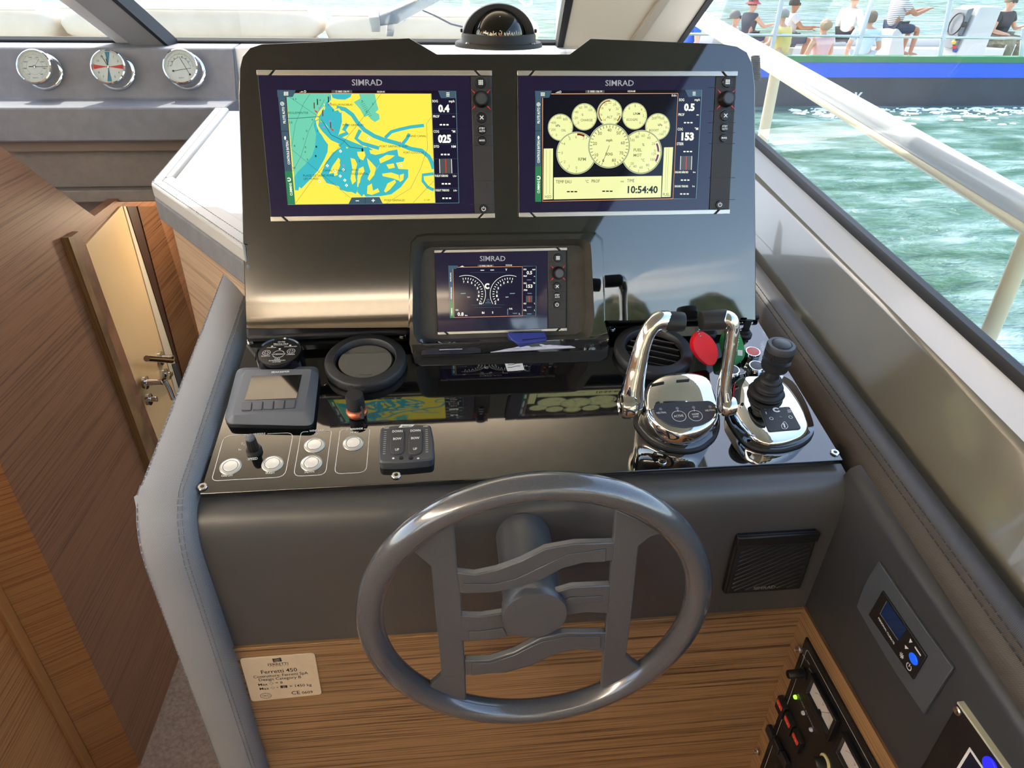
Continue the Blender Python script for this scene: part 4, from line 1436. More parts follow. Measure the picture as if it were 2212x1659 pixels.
side_tabs(m_, fr, Z3, q, 258, 256, 376, 708, 1006, 1304, 52, 0)
spoly(m_, q, [(254, 374), (396, 373), (372, 432), (256, 434)], UI, S_tab)
for i in range(3):
    for j in range(3):
        spoly(m_, q, [(303 + 12 * i, 388 + 11 * j), (311 + 12 * i, 388 + 11 * j), (311 + 12 * i, 395 + 11 * j), (303 + 12 * i, 395 + 11 * j)], UI + 0.0001, S_white)
def vtext(m_, fr, Z, s, x, y, w, h):
    k = (Z(0, 100)[1] - Z(0, 0)[1]) / 100
    m_.textpx(fr, s, Z(x, y + w / 2), Z(x, y - w / 2), h * k, S_white, UI, 0.01)
for s_, y, w in (('PILOTE AUTO', 580, 134), ('CONTROLE BATEAU', 882, 192), ('CUMMINS', 1180, 104)):
    vtext(m_, fr, Z3, s_, 294, y, w, 20)
m_.stroke(circle(0.0024, *q(284, 488), seg=20), 0.0006, UI, S_white, True); sline(m_, q, [(271, 488), (297, 488)], 3, UI, S_white); sline(m_, q, [(284, 475), (284, 500)], 3, UI, S_white)
m_.flat(circle(0.0014, *q(284, 766), seg=14, ry=0.0026), UI, S_white)
m_.stroke([(q(284, 1104)[0] + 0.0024 * math.cos(a), q(284, 1104)[1] + 0.0024 * math.sin(a)) for a in [math.radians(-150 + 300 * i / 12) for i in range(13)]], 0.0013, UI, S_white)
sline(m_, q, [(318, 434), (318, 1300), (1410, 1278), (1452, 396), (390, 400)], 5, UI, S_orange)
spoly(m_, q, [(676, 370), (838, 369), (836, 392), (677, 393)], UI, S_grey)
for s_, x, y, w in (('S 1005 136 M', 756, 388, 118), ('10:54:40', 1063, 386, 62), ('Edit', 1420, 421, 40)):
    stext(m_, fr, Z3, s_, x, y, w, 17, UI + 0.0001, S_white)
for i in range(4):
    spoly(m_, q, [(428 + 9 * i, 391), (434 + 9 * i, 391), (434 + 9 * i, 388 - 4 * (i % 3)), (428 + 9 * i, 388 - 4 * (i % 3))], UI, S_white)
m_.stroke(circle(0.0013, *q(466, 383), seg=14), 0.0005, UI, S_white, True)
def dial(x, y, r, z, labels, mid, a0=220, a1=-40, nt=9, needle=None, arcs=(), ink=S_ink2, th=18):
    c = Vector(q(x, y))
    R_ = (Vector(q(x + r, y)) - c).length
    m_.flat(circle(R_, c.x, c.y, 48), z, S_ring)
    m_.flat(circle(R_ * 0.965, c.x, c.y, 48), z + 0.00004, S_ink2)
    m_.flat(circle(R_ * 0.94, c.x, c.y, 48), z + 0.00008, S_cream)
    for k in range(nt):
        a = math.radians(a0 + (a1 - a0) * k / (nt - 1))
        d = Vector((math.cos(a), math.sin(a)))
        m_.stroke([c + d * R_ * 0.80, c + d * R_ * 0.92], R_ * 0.022, z + 0.00012, ink)
    for (s_, ang, rr) in labels:
        a = math.radians(ang)
        p = c + Vector((math.cos(a), math.sin(a))) * R_ * rr
        m_.text(s_, p.x, p.y - R_ * 0.05, R_ * th / 100, ink, z + 0.00012)
    for (s_, dx, dy, hh, mm) in mid:
        m_.text(s_, c.x + R_ * dx, c.y + R_ * dy, R_ * hh, mm, z + 0.00012, bold=0.015)
    for (b0, b1, rr, ww, mm) in arcs:
        m_.stroke([c + Vector((math.cos(a), math.sin(a))) * R_ * rr for a in [math.radians(b0 + (b1 - b0) * i / 10) for i in range(11)]], R_ * ww, z + 0.00014, mm)
    if needle is not None:
        a = math.radians(needle)
        d = Vector((math.cos(a), math.sin(a)))
        m_.stroke([c - d * R_ * 0.02, c + d * R_ * 0.78], R_ * 0.02, z + 0.0002, S_ink)
G = 0.0003
dial(468, 680, 106, G, [('0', -118, .68), ('200', 200, .6), ('400', 150, .62), ('600', 100, .68), ('800', 55, .68)], [('kPa', -.2, .05, .17, S_ink), ('OIL', .25, -.3, .17, S_ink2)])
dial(668, 592, 106, G, [('0', 225, .68), ('20', 190, .66), ('40', 152, .68), ('60', 115, .7), ('80', 80, .7), ('100', 45, .66)], [('%', -.15, .08, .16, S_ink2), ('CHARGE', .18, -.32, .17, S_ink2)])
dial(880, 556, 106, G + 0.0002, [('14', 235, .7), ('16', 195, .7), ('18', 155, .66), ('20', 120, .66), ('22', 90, .7), ('24', 55, .66), ('26', 22, .64), ('28', -12, .68), ('30', -50, .68)], [('V', 0, .1, .18, S_ink), ('ALT', 0, -.42, .18, S_ink2)], arcs=[(90, 225, .86, .07, S_maroon), (-45, -15, .86, .07, S_maroon)])
dial(1090, 586, 104, G, [('8', 130, .7), ('6', 88, .72), ('4', 40, .7), ('2', 0, .7), ('0', -50, .7)], [('L/NM', .15, .1, .17, S_ink), ('ECOGPS', -.2, -.35, .17, S_ink2)])
dial(1282, 674, 104, G, [('200', 118, .66), ('150', 88, .66), ('100', 58, .66), ('50', 25, .68), ('0', -8, .7), ('-50', -38, .66), ('-100', -65, .66)], [('kPa', .2, .05, .17, S_ink), ('BOOST', -.28, -.35, .17, S_ink2)])
dial(602, 896, 168, G + 0.0003, [('0', -90, .70), ('1', 240, .72), ('2', 215, .72), ('3', 180, .72), ('4', 145, .74), ('5', 117, .74), ('6', 92, .74), ('7', 62, .74)], [('RPM', .28, -.36, .15, S_ink2)], a0=270, a1=55, nt=8, arcs=[(88, 64, .88, .09, S_maroon)], ink=S_ink2, th=13)
dial(1146, 888, 172, G + 0.0003, [('100', 130, .70), ('80', 108, .72), ('60', 85, .74), ('40', 62, .72), ('20', 33, .68), ('0', 5, .66), ('120', -8, .62), ('100', -32, .66), ('80', -62, .68), ('60', -90, .70), ('40', -115, .72), ('20', 230, .68)], [('FUEL', -.18, .04, .13, S_ink2), ('MOT', -.18, -.2, .13, S_ink2), ('%', .08, .28, .12, S_ink2), ('°C', .08, -.42, .12, S_ink2)], a0=230, a1=-130, nt=12, arcs=[(28, 2, .82, .09, S_purple), (-8, -30, .82, .09, S_purple)], th=12)
dial(875, 836, 176, G + 0.0007, [('0', 248, .72), ('10', 215, .72), ('20', 172, .68), ('30', 130, .70), ('40', 90, .68), ('50', 52, .70), ('60', 10, .66), ('70', -30, .68), ('80', -70, .70)], [('mph', 0, .20, .12, S_ink), ('SOG', 0, -.42, .12, S_ink)], a0=248, a1=-70, nt=33, needle=248, ink=S_ink, th=14)
spoly(m_, q, [(412, 1100), (1316, 1086), (1310, 1266), (412, 1284)], G + 0.0002, S_cream)
spoly(m_, q, [(328, 858), (406, 857), (404, 1282), (324, 1286)], G + 0.0002, S_cream)
spoly(m_, q, [(1336, 848), (1412, 846), (1390, 1262), (1316, 1264)], G + 0.0002, S_cream)
for a, b in (((350, 868), (380, 1238)), ((1358, 856), (1374, 1216))):
    sline(m_, q, [a, (b[0], a[1]), (b[0] - (14 if a[0] > 1000 else 2), b[1]), (a[0] - (14 if a[0] > 1000 else 0), b[1])], 2, UI, S_ink2, True)
stext(m_, fr, Z3, 'H2O', 364, 1273, 52, 24, UI, S_ink)
stext(m_, fr, Z3, 'FUEL', 1354, 1254, 58, 24, UI, S_ink)
for s_, x, y, w, h in (('TEMP EAU', 494, 1148, 130, 26), ('°C', 688, 1145, 28, 24), ('PROF', 762, 1143, 68, 26), ('m', 985, 1141, 24, 18), ('TIME', 1056, 1139, 60, 26)):
    stext(m_, fr, Z3, s_, x, y, w, h, UI, S_ink)
stext(m_, fr, Z3, '10:54:40', 1156, 1230, 252, 58, UI, S_ink, bold=0.03)
for x, y in ((565, 1219), (861, 1215)):
    for k in (-1, 0, 1):
        spoly(m_, q, [(x + k * 31 - 12, y - 5), (x + k * 31 + 12, y - 5), (x + k * 31 + 12, y + 5), (x + k * 31 - 12, y + 5)], UI, S_ink)
spoly(m_, q, [(1456, 394), (1650, 380), (1604, 1276), (1414, 1277)], G, S_navy)
spoly(m_, q, [(1510, 366), (1652, 364), (1648, 424), (1538, 426)], UI, S_tab)
for i in range(3):
    spoly(m_, q, [(1575, 383 + 12 * i), (1600, 383 + 12 * i), (1600, 388 + 12 * i), (1575, 388 + 12 * i)], UI + 0.0001, S_white)
for s_, x, y, w, h in (('SOG', 1482, 460, 44, 22), ('mph', 1613, 458, 44, 20), ('PROF', 1480, 584, 50, 22), ('m', 1617, 582, 18, 16), ('COG', 1470, 706, 44, 22), ('°M', 1606, 703, 30, 22), ('STEER', 1470, 829, 58, 22), ('ENGHRS BÂBORD', 1483, 1064, 110, 17), ('hrs', 1588, 1062, 20, 15), ('ENGHRS TRIBORD', 1481, 1182, 112, 17), ('hrs', 1582, 1180, 20, 15)):
    stext(m_, fr, Z3, s_, x, y, w, h, UI, S_white, bold=0.01)
stext(m_, fr, Z3, '0.5', 1546, 539, 88, 56, UI, S_white, bold=0.05)
stext(m_, fr, Z3, '153', 1532, 786, 104, 60, UI, S_white, bold=0.05)
for x, y in ((1538, 641), (1534, 883), (1512, 1122), (1506, 1238)):
    for k in (-1, 0, 1):
        spoly(m_, q, [(x + k * 27 - 9, y - 5), (x + k * 27 + 9, y - 5), (x + k * 27 + 9, y + 5), (x + k * 27 - 9, y + 5)], UI, S_white)
spoly(m_, q, [(1475, 921), (1570, 919), (1564, 1036), (1470, 1038)], UI, S_grey)
sline(m_, q, [(1523, 921), (1519, 1036)], 6, UI + 0.0001, S_red)
for xx in (1475, 1568):
    sline(m_, q, [(xx, 921), (xx - 4, 1036)], 4, UI + 0.0001, S_white)
sline(m_, q, [(1652, 366), (1604, 1277), (1414, 1279)], 4, UI, S_edge)
m_.build('screen_picture', gl, smooth=False)

# ---------------- small display in the pod
PS = PP.off(0.004)
t3, fr, q, gl, kp, dims = mfd('engine_display', 'small square display with twin dark engine dials set in the pod', Z4, PS, [(362, 228), (1690, 208), (1672, 1035), (390, 1072)], 0.850, None, True)
keys(t3, kp, fr, q, [('apps', (1587, 308), 0.0066), ('rotary_knob', (1592, 458), 0.0085), ('x', (1580, 590), 0.0066), ('stby', (1580, 686), 0.0056), ('power', (1578, 772), 0.0056)], True)
seams(kp, q, (350, 548, 645, 732, 818), 1492, 1680)
m_ = MB(); stext(m_, fr, Z4, 'SIMRAD', 940, 340, 254, 50, 0.0004, 'logo_grey', bold=0.012); m_.build('brand_lettering', t3, smooth=False)
m_ = MB()
spoly(m_, q, [(498, 384), (1376, 388), (1370, 886), (516, 908)], 0.0002, S_navy)
spoly(m_, q, [(498, 384), (600, 386), (578, 418), (500, 418)], UI, S_tab)
spoly(m_, q, [(500, 418), (540, 418), (548, 740), (508, 742)], 0.0004, S_tab)
spoly(m_, q, [(508, 742), (548, 740), (556, 906), (516, 908)], 0.0004, S_green)
for s_, x, y, w in (('PILOTE AUTO', 530, 500, 88), ('CONTROLE BATEAU', 536, 660, 120), ('CUMMINS', 540, 845, 74)):
    vtext(m_, fr, Z4, s_, x, y, w, 13)
sline(m_, q, [(588, 402), (1236, 396), (1236, 886), (556, 902), (546, 418)], 4, UI, S_orange)
sline(m_, q, [(1240, 392), (1374, 390), (1370, 884), (1238, 886)], 3, UI, S_edge)
spoly(m_, q, [(790, 378), (952, 377), (950, 396), (792, 397)], UI, S_grey)
for s_, x, y, w in (('S 1005 136 M', 872, 394, 120), ('10:54:40', 1102, 388, 62)):
    stext(m_, fr, Z4, s_, x, y, w, 14, UI + 0.0001, S_white)
for i in range(4):
    spoly(m_, q, [(618 + 10 * i, 398), (626 + 10 * i, 398), (626 + 10 * i, 394 - 4 * (i % 3)), (618 + 10 * i, 394 - 4 * (i % 3))], UI, S_white)
for sgn, xc in ((-1, 680), (1, 1105)):
    def pt(r, a):
        return (xc - sgn * r * math.cos(math.radians(a)), 668 - r * 0.98 * math.sin(math.radians(a)))
    ca = [pt(190, a) for a in range(-32, 118, 6)]
    sline(m_, q, ca, 4, UI, S_white)
    sline(m_, q, [pt(110, a) for a in range(-30, 100, 6)], 1.5, UI, S_tab)
    for k in range(15):
        a = -28 + k * 9.3
        sline(m_, q, [pt(148, a), pt(166, a)], 6, UI, S_white)
    for k in range(8):
        a = -28 + k * 18.6
        x, y = pt(124, a)
        stext(m_, fr, Z4, str(k), x, y + 9, 13, 20, UI, S_white, bold=0.03)
    spoly(m_, q, [(xc + sgn * -(-32) - 25, 660), (xc + sgn * 32 + 25 - 0, 658), (xc + sgn * 32 + 25, 666), (xc + sgn * 32 - 25, 668)], UI, S_edge)
    stext(m_, fr, Z4, 'rpm', xc + 22 if sgn < 0 else xc - 22, 703, 28, 12, UI, S_white)
stext(m_, fr, Z4, 'V', 1076, 437, 16, 22, UI, S_white, bold=0.02)
for x, y, w in ((838, 432, 36), (936, 430, 36)):
    spoly(m_, q, [(x - w / 2, y - 3), (x + w / 2, y - 3), (x + w / 2, y + 3), (x - w / 2, y + 3)], UI, S_white)
for x0, x1, y in ((720, 1070, 454), (730, 1060, 778), (760, 1030, 802)):
    sline(m_, q, [(x0, y), (x1, y - 2)], 3, UI, S_tab)
m_.stroke([(q(890, 590)[0] + 0.0034 * math.cos(a), q(890, 590)[1] + 0.0034 * math.sin(a)) for a in [math.radians(40 + 280 * i / 12) for i in range(13)]], 0.0022, UI, S_white)
m_.stroke(circle(0.0018, *q(895, 730), seg=16), 0.0005, UI, S_edge, True)
spoly(m_, q, [(860, 762), (930, 762), (918, 748), (872, 748)], UI, S_tab)
for s_, x, y, w, h in (('SOG', 586, 834, 28, 13), ('0.8', 622, 885, 60, 34), ('kn', 678, 886, 24, 12), ('Bd', 846, 864, 24, 20), ('S', 941, 862, 12, 20), ('FUEL', 1122, 822, 34, 14), ('L', 1208, 872, 10, 14), ('Bd', 820, 770, 26, 18), ('S', 968, 770, 14, 18),
                       ('SOG', 1262, 430, 28, 14), ('mph', 1350, 430, 30, 14), ('0.5', 1306, 472, 54, 32), ('PROF', 1265, 497, 34, 14), ('m', 1357, 497, 12, 10), ('COG', 1263, 568, 30, 14), ('°M', 1352, 566, 20, 14), ('153', 1306, 606, 60, 32), ('STEER', 1268, 636, 38, 14), ('H2O', 1262, 770, 26, 14), ('L', 1358, 768, 8, 14), ('FUEL', 1263, 836, 30, 14), ('L', 1358, 836, 8, 14)):
    stext(m_, fr, Z4, s_, x, y, w, h, UI, S_white, bold=0.02)
for x, y in ((1304, 528), (1308, 662), (1304, 799), (1304, 866), (1163, 860)):
    spoly(m_, q, [(x - 22, y - 3), (x + 22, y - 3), (x + 22, y + 3), (x - 22, y + 3)], UI, S_edge)
spoly(m_, q, [(1272, 686), (1336, 685), (1335, 750), (1272, 751)], UI, S_grey)
sline(m_, q, [(1304, 686), (1304, 750)], 5, UI + 0.0001, S_red)
sline(m_, q, [(1090, 815), (1090, 875)], 6, UI, S_edge)
m_.build('screen_picture', gl, smooth=False)

# ---------------- pod round the small display: black rim, grey recess, tray
RIM = PP.off(0.030)
pod = thing('display_pod', 'black framed pod with grey recess and tray around the small display', 'display pod', PP.at(1095, 620))
pf = PP.at(1095, 620)
outp = RIM.poly([(886, 560), (889, 525), (902, 512), (922, 509), (1265, 505), (1284, 507), (1298, 520), (1301, 550), (1306, 692), (1316, 728), (1314, 748), (1296, 758), (908, 771), (889, 762), (884, 742), (885, 703)])
inp = RIM.poly([(892, 560), (897, 536), (907, 524), (925, 521), (1250, 516), (1266, 518), (1276, 528), (1278, 555), (1284, 680), (1280, 716), (1272, 728), (1256, 732), (918, 746), (902, 740), (893, 722), (891, 690)])
back = PS.off(-0.0035).poly([(910, 570), (914, 548), (920, 538), (934, 534), (1236, 530), (1250, 531), (1260, 540), (1262, 565), (1266, 676), (1263, 704), (1257, 716), (1244, 722), (930, 734), (916, 730), (908, 716), (906, 690)])
n = len(outp)
def fl(F, pts, h=0.0):
    r = []
    for u, v in pts:
        p = pf.loc(F.w(u, v, h))
        r.append((p.x, p.y, p.z))
    return r
outp0 = fl(PP, PP.poly([(884, 560), (887, 522), (900, 508), (922, 504), (1265, 500), (1287, 502), (1302, 516), (1304, 550), (1308, 692), (1318, 728), (1316, 752), (1298, 762), (908, 775), (886, 765), (881, 742), (882, 703)]))
m_ = MB()
m_.loft([outp0, fl(RIM, outp, -0.004), fl(RIM, [(u * 0.997, v) for u, v in outp], 0.0), fl(RIM, inp, 0.0)], 'gloss', cap=False)
m_.build('rim', pod, ang=50)
m_ = MB()
r0 = fl(RIM, inp, 0.0)
r1 = fl(PS.off(-0.0035), back)
mid = [tuple(Vector(a) * 0.25 + Vector(b) * 0.75 + Vector((0, 0, 0.003))) for a, b in zip(r0, r1)]
m_.loft([r0, mid, r1], 'pod', cap=False)
m_.add(r1, [tuple(range(n))], 'pod')
m_.build('recess', pod, ang=60)
# tray lip resting on the dash below the pod
m_ = MB()
k0 = [pf.loc(RIM.w(u, v, 0)) for u, v in RIM.poly([(886, 742), (1312, 730), (1316, 748), (1296, 758), (908, 771), (889, 762)])]
k1 = [pf.loc(DP.hit(px, py)) for px, py in ((892, 770), (1312, 760), (1314, 772), (1296, 782), (912, 792), (894, 786))]
m_.loft([k0, k1], 'black')
m_.build('underside', pod, bevel=0.003)
# ================================================================== DASH DEVICES
def dth(name, label, cat, px, py, group=None, h=0.0):
    f_ = DP.off(h).at(px, py)
    f_ = Frame(f_.o - f_.n * h, f_.u, f_.v)
    return thing(name, label, cat, f_, group), f_

# ---- printed lines and words on the dash plate
m_ = MB()
d6 = lambda x, y: DP.uv(*Z6(x, y))
def outline(pts, r, gap=None):
    pp_ = roundpoly([d6(*p) for p in pts], r)
    m_.stroke(pp_, 0.0009, 0.0003, 'white_print')
outline([(540, 975), (262, 990), (150, 1390), (800, 1355), (876, 962), (645, 972)], [0, 0.012, 0.008, 0.012, 0.010, 0])
outline([(1008, 953), (945, 956), (876, 1350), (1160, 1335), (1214, 945), (1160, 946)], [0, 0.010, 0.010, 0.010, 0.010, 0])
outline([(1335, 938), (1290, 942), (1238, 1330), (1520, 1312), (1552, 928), (1500, 931)], [0, 0.010, 0.010, 0.010, 0.010, 0])
for s_, x0, y0, x1, y1, h in (('WIPERS', 520, 984, 626, 978, 15), ('SPEED', 470, 1206, 558, 1200, 20), ('ON/OFF', 238, 1354, 340, 1347, 22), ('WASH', 626, 1330, 706, 1325, 20),
                              ('WINDLASS', 1016, 955, 1146, 948, 16), ('UP', 1060, 984, 1092, 982, 14), ('DOWN', 975, 1320, 1060, 1315, 20), ('COMMANDS', 1345, 942, 1490, 933, 16), ('HORN', 1380, 970, 1450, 967, 16), ('2', 415, 1068, 428, 1066, 16), ('1', 390, 1122, 398, 1121, 16)):
    m_.textpx(DP, s_, Z6(x0, y0), Z6(x1, y1), h * 0.244 * 1.0, 'white_print', 0.0003, 0.02)
for x, y in ((438, 1070), (408, 1115)):
    m_.flat(circle(0.0009, *d6(x, y), seg=8), 0.0003, 'white_print')
# wave emblem in front of the pod
c4 = lambda x, y: DP.uv(*Z4(x, y))
m_.flat([c4(*p) for p in ((1058, 1352), (1100, 1358), (1160, 1345), (1230, 1332), (1258, 1425), (1200, 1432), (1140, 1438), (1088, 1440))], 0.0003, 'white_print')
for y in (1368, 1394):
    m_.stroke([c4(1092, y + 8), c4(1130, y + 8), c4(1180, y - 6), c4(1218, y - 8)], 0.0012, 0.0005, 'black')
sp = in_frame(DP, m_)
o = sp.build('dash_lettering', con, smooth=False)
o['kind'] = 'stuff'

# ---- round push buttons
for (x, y), lab in (((315, 1245), 'silver push button above the ON/OFF word'), ((687, 1222), 'silver push button above the WASH word'),
                    ((1060, 1055), 'silver push button below the windlass UP word'), ((1032, 1215), 'silver push button above the windlass DOWN word'),
                    ((1404, 1038), 'silver push button below the HORN word')):
    t_, f_ = dth('push_button', lab, 'push button', *Z6(x, y), group='dash push buttons', h=0.004)
    a_ = MB(); a_.lathe([(0.0142, 0.0), (0.0142, 0.0010), (0.0134, 0.0018), (0.0102, 0.0022), (0.0097, 0.0018)], mat('button_silver', (226, 224, 216), 0.22, metal=0.4), (0, 0), 36); a_.build('bezel', t_)
    a_ = MB(); a_.lathe([(0.0094, 0.0008), (0.0094, 0.0018), (0.0088, 0.0023), (0.0, 0.0025)], mat('button_cap', (232, 233, 232), 0.18, metal=0.3), (0, 0), 36); a_.build('cap', t_)
    a_ = MB(); a_.ringflat(circle(0.0099, seg=36), circle(0.0092, seg=36), 0.0019, 'black'); a_.build('gap', t_)

# ---- wiper speed knob
t_, f_ = dth('wiper_knob', 'ribbed black rotary knob with grey top above the SPEED word', 'knob', *Z6(532, 1128))
a_ = MB(); a_.lathe([(0.0105, 0), (0.0105, 0.004), (0.0096, 0.0065), (0.0076, 0.007)], 'black', (0, 0), 28); a_.build('skirt', t_)
a_ = MB()
rings = []
for r, z in ((0.0074, 0.006), (0.0066, 0.024), (0.0060, 0.026)):
    rings.append([(r * (1.0 if i % 3 else 0.86) * math.cos(2 * math.pi * i / 42), r * (1.0 if i % 3 else 0.86) * math.sin(2 * math.pi * i / 42), z) for i in range(42)])
a_.loft(rings, 'black'); a_.build('grip', t_, ang=25)
a_ = MB(); a_.lathe([(0.0062, 0.0255), (0.0058, 0.0285), (0.004, 0.030), (0, 0.0304)], 'grey_plastic', (0, 0), 24); a_.build('cap', t_)

# ---- capped power socket
t_, f_ = dth('power_socket', 'black capped power socket on a copper coloured ring', 'socket', *Z6(1437, 770))
a_ = MB(); a_.lathe([(0.0152, 0), (0.0152, 0.0025), (0.0132, 0.0042), (0.0125, 0.004)], mat('copper_ring', (212, 122, 88), 0.35, metal=0.6), (0, 0), 32); a_.build('ring', t_)
a_ = MB(); a_.lathe([(0.0110, 0.003), (0.0112, 0.008)], 'chrome', (0, 0), 28); a_.build('sleeve', t_)
a_ = MB(); a_.lathe([(0.0128, 0.009), (0.0128, 0.030), (0.0118, 0.0325), (0.010, 0.0325), (0.0, 0.0322)], 'rubber', (0, 0), 32); cp = a_.build('cap', t_)
a_ = MB(); a_.prism(roundpoly([(-0.010, 0.009), (-0.002, 0.011), (-0.003, 0.020), (-0.011, 0.018)], 0.003), 0.0295, 0.0325, 'rubber'); a_.build('pull_tab', cp, bevel=0.0006)
a_ = MB(); a_.tube([(0.008, -0.010, 0.020), (0.011, -0.014, 0.012), (0.010, -0.016, 0.004), (0.006, -0.013, 0.002)], 0.0042, 'rubber', 8, flat=0.35); a_.build('strap', t_)

# ---- fire suppression gauge
t_, f_ = dth('fire_gauge', 'round black fire suppression gauge with polished rim', 'gauge', *Z6(748, 240), h=0.022)
a_ = MB(); a_.lathe([(0.0350, 0), (0.0350, 0.010), (0.0346, 0.018), (0.0335, 0.0225), (0.0325, 0.0225), (0.0312, 0.0205)], mat('gauge_rim', (30, 31, 34), 0.12, metal=0.6, coat=0.6), (0, 0), 48, cap=False); a_.build('rim', t_)
a_ = MB(); a_.lathe([(0.0314, 0.0205), (0, 0.0206)], 'black', (0, 0), 48); fc = a_.build('face', t_)
a_ = MB()
zz = 0.021
for s_, v, h, w in (('SEA-FIRE', 0.0225, 0.0028, 0.011), ('Marine Fire', 0.0175, 0.0036, 0.022), ('FIRE', -0.0185, 0.0024, 0.008), ('SUPPRESSION', -0.0218, 0.0024, 0.024), ('SYSTEM', -0.0250, 0.0022, 0.012), ('OVERRIDE', -0.0072, 0.0028, 0.020)):
    a_.text(s_, 0, v, h, 'white_print', zz, w=w, bold=0.02)
for s_, u, v, w in (('CHARGED', -0.013, 0.0095, 0.014), ('DISCHARGED', 0.0155, 0.0105, 0.019), ('SILENCE', -0.0185, -0.0105, 0.013), ('DIMMER', 0.0185, -0.0085, 0.012)):
    a_.text(s_, u, v, 0.0022, 'white_print', zz, w=w, bold=0.015)
for u, v in ((-0.0125, 0.0135), (0.0145, 0.0145), (0.0, 0.0065)):
    a_.flat(circle(0.0017, u, v, 12), zz, 'white_print')
for u, v in ((-0.0185, -0.0015), (0.0178, 0.0003)):
    a_.stroke(circle(0.0058, u, v, 24), 0.0007, zz, 'white_print', True)
    for k in range(6):
        an = k * math.pi / 3
        a_.stroke([(u + 0.002 * math.cos(an), v + 0.002 * math.sin(an)), (u + 0.0042 * math.cos(an), v + 0.0042 * math.sin(an))], 0.0011, zz, 'white_print')
for a0_ in (20, 200):
    a_.stroke([(0.0085 * math.cos(math.radians(a0_ + 14 * i)), -0.0058 + 0.0085 * math.sin(math.radians(a0_ + 14 * i))) for i in range(11)], 0.0009, zz, 'white_print')
a_.stroke([(-0.010, 0.0160), (0.010, 0.0160)], 0.0007, zz, 'white_print')
a_.build('lettering', fc, smooth=False)

# ---- stabiliser control screen
HS = 0.017
ft_ = DP.off(HS)
base_px = [Z6(380, 420), Z6(1100, 395), Z6(1048, 905), Z6(268, 905)]
t_, f_ = dth('stabiliser_panel', 'grey square stabiliser control with small dark screen and five keys', 'control panel', *Z6(700, 640))
lf = lambda F, p, dz=0.0: (lambda q_: (q_.x, q_.y, q_.z))(f_.loc(F.hit(*p) + F.n * dz))
b0 = roundpoly([f_.uv(*p) for p in (Z6(388, 412), Z6(1106, 398), Z6(1046, 906), Z6(264, 890))], 0.012)
b1 = roundpoly([lf(ft_, Z6(*p))[:2] for p in ((392, 402), (1100, 384), (1046, 872), (266, 852))], 0.011)
b2 = roundpoly([lf(ft_, Z6(*p))[:2] for p in ((448, 402), (1038, 396), (968, 782), (332, 806))], 0.004)
a_ = MB()
a_.loft([[(x, y, 0.0) for x, y in b0], [(x, y, 0.006) for x, y in b0], [(x, y, 0.010) for x, y in b1], [(x, y, HS) for x, y in b2]], 'grey_plastic')
a_.build('housing', t_, bevel=0.0008, ang=30)
a_ = MB(); a_.prism([lf(ft_, Z6(*p))[:2] for p in ((508, 462), (952, 450), (906, 660), (440, 676))], HS - 0.0005, HS + 0.0006, mat('small_screen', (18, 19, 20), 0.06, spec=0.7)); a_.build('screen', t_, bevel=0.0004)
a_ = MB()
for k in range(5):
    x = 465 + k * 97
    y = 734 - k * 5.5
    m2 = MB(); m2.prism(roundpoly([lf(ft_, Z6(*p))[:2] for p in ((x - 40, y - 35), (x + 46, y - 37), (x + 36, y + 33), (x - 50, y + 35))], 0.0015), HS - 0.0005, HS + 0.0018, mat('key_grey', (78, 82, 90), 0.5)); m2.build('key', t_, bevel=0.0008)
a_ = MB()
a_.textpx(Frame(ft_.o, ft_.u, ft_.v), 'SEAKEEPER', Z6(680, 438), Z6(842, 431), 3.6, 'white_print', 0.0008, 0.02)
a_.v = [tuple(f_.loc(ft_.w(*p))) for p in a_.v]
a_.v = [(x, y, z + 0.0002) for x, y, z in a_.v]
a_.build('brand_lettering', t_, smooth=False)

# ---- bow trim control
HT = 0.014
fb_ = DP.off(HT)
t_, f_ = dth('trim_control', 'black trim tab control with paired BOW rocker keys', 'control panel', *Z6(1870, 1080))
lf = lambda F, p: (lambda q_: (q_.x, q_.y, q_.z))(f_.loc(F.hit(*p)))
top = [lf(fb_, Z6(*p))[:2] for p in ((1648, 908), (1860, 884), (2090, 886), (2122, 1040), (2112, 1196), (1860, 1222), (1632, 1222), (1630, 1060))]
top = roundpoly(top, [0.006, 0.02, 0.006, 0.02, 0.006, 0.02, 0.006, 0.02])
cxx = sum(p[0] for p in top) / len(top); cyy = sum(p[1] for p in top) / len(top)
a_ = MB()
def grow(pts, k):
    return [((x - cxx) * k + cxx, (y - cyy) * k + cyy) for x, y in pts]
a_.loft([[(x, y, 0.0) for x, y in grow(top, 1.0)], [(x, y, 0.008) for x, y in grow(top, 1.01)], [(x, y, 0.012) for x, y in grow(top, 1.0)], [(x, y, HT) for x, y in grow(top, 0.95)]], 'dark_grey')
a_.build('housing', t_, ang=30)
for xc in (1796, 1955):
    m2 = MB()
    pts = roundpoly([lf(fb_, Z6(*p))[:2] for p in ((xc - 58, 940), (xc + 66, 934), (xc + 58, 1156), (xc - 66, 1162))], 0.009, 6)
    m2.prism(pts, HT - 0.0005, HT + 0.0020, mat('rocker_black', (56, 58, 63), 0.4)); rk = m2.build('rocker_key', t_, bevel=0.001)
    m2 = MB()
    for s_, y, w in (('DOWN', 962, 88), ('BOW', 1028, 72), ('UP', 1124, 34)):
        c = lf(fb_, Z6(xc - (y - 1040) * 0.02, y + (6 if xc < 1850 else 0)))
        m2.text(s_, c[0], c[1], 0.0040, 'white_print', HT + 0.0023, w=w * 0.244 / 1500 * 1.05 * 0.92, bold=0.03)
    m2.build('lettering', rk, smooth=False)
m2 = MB()
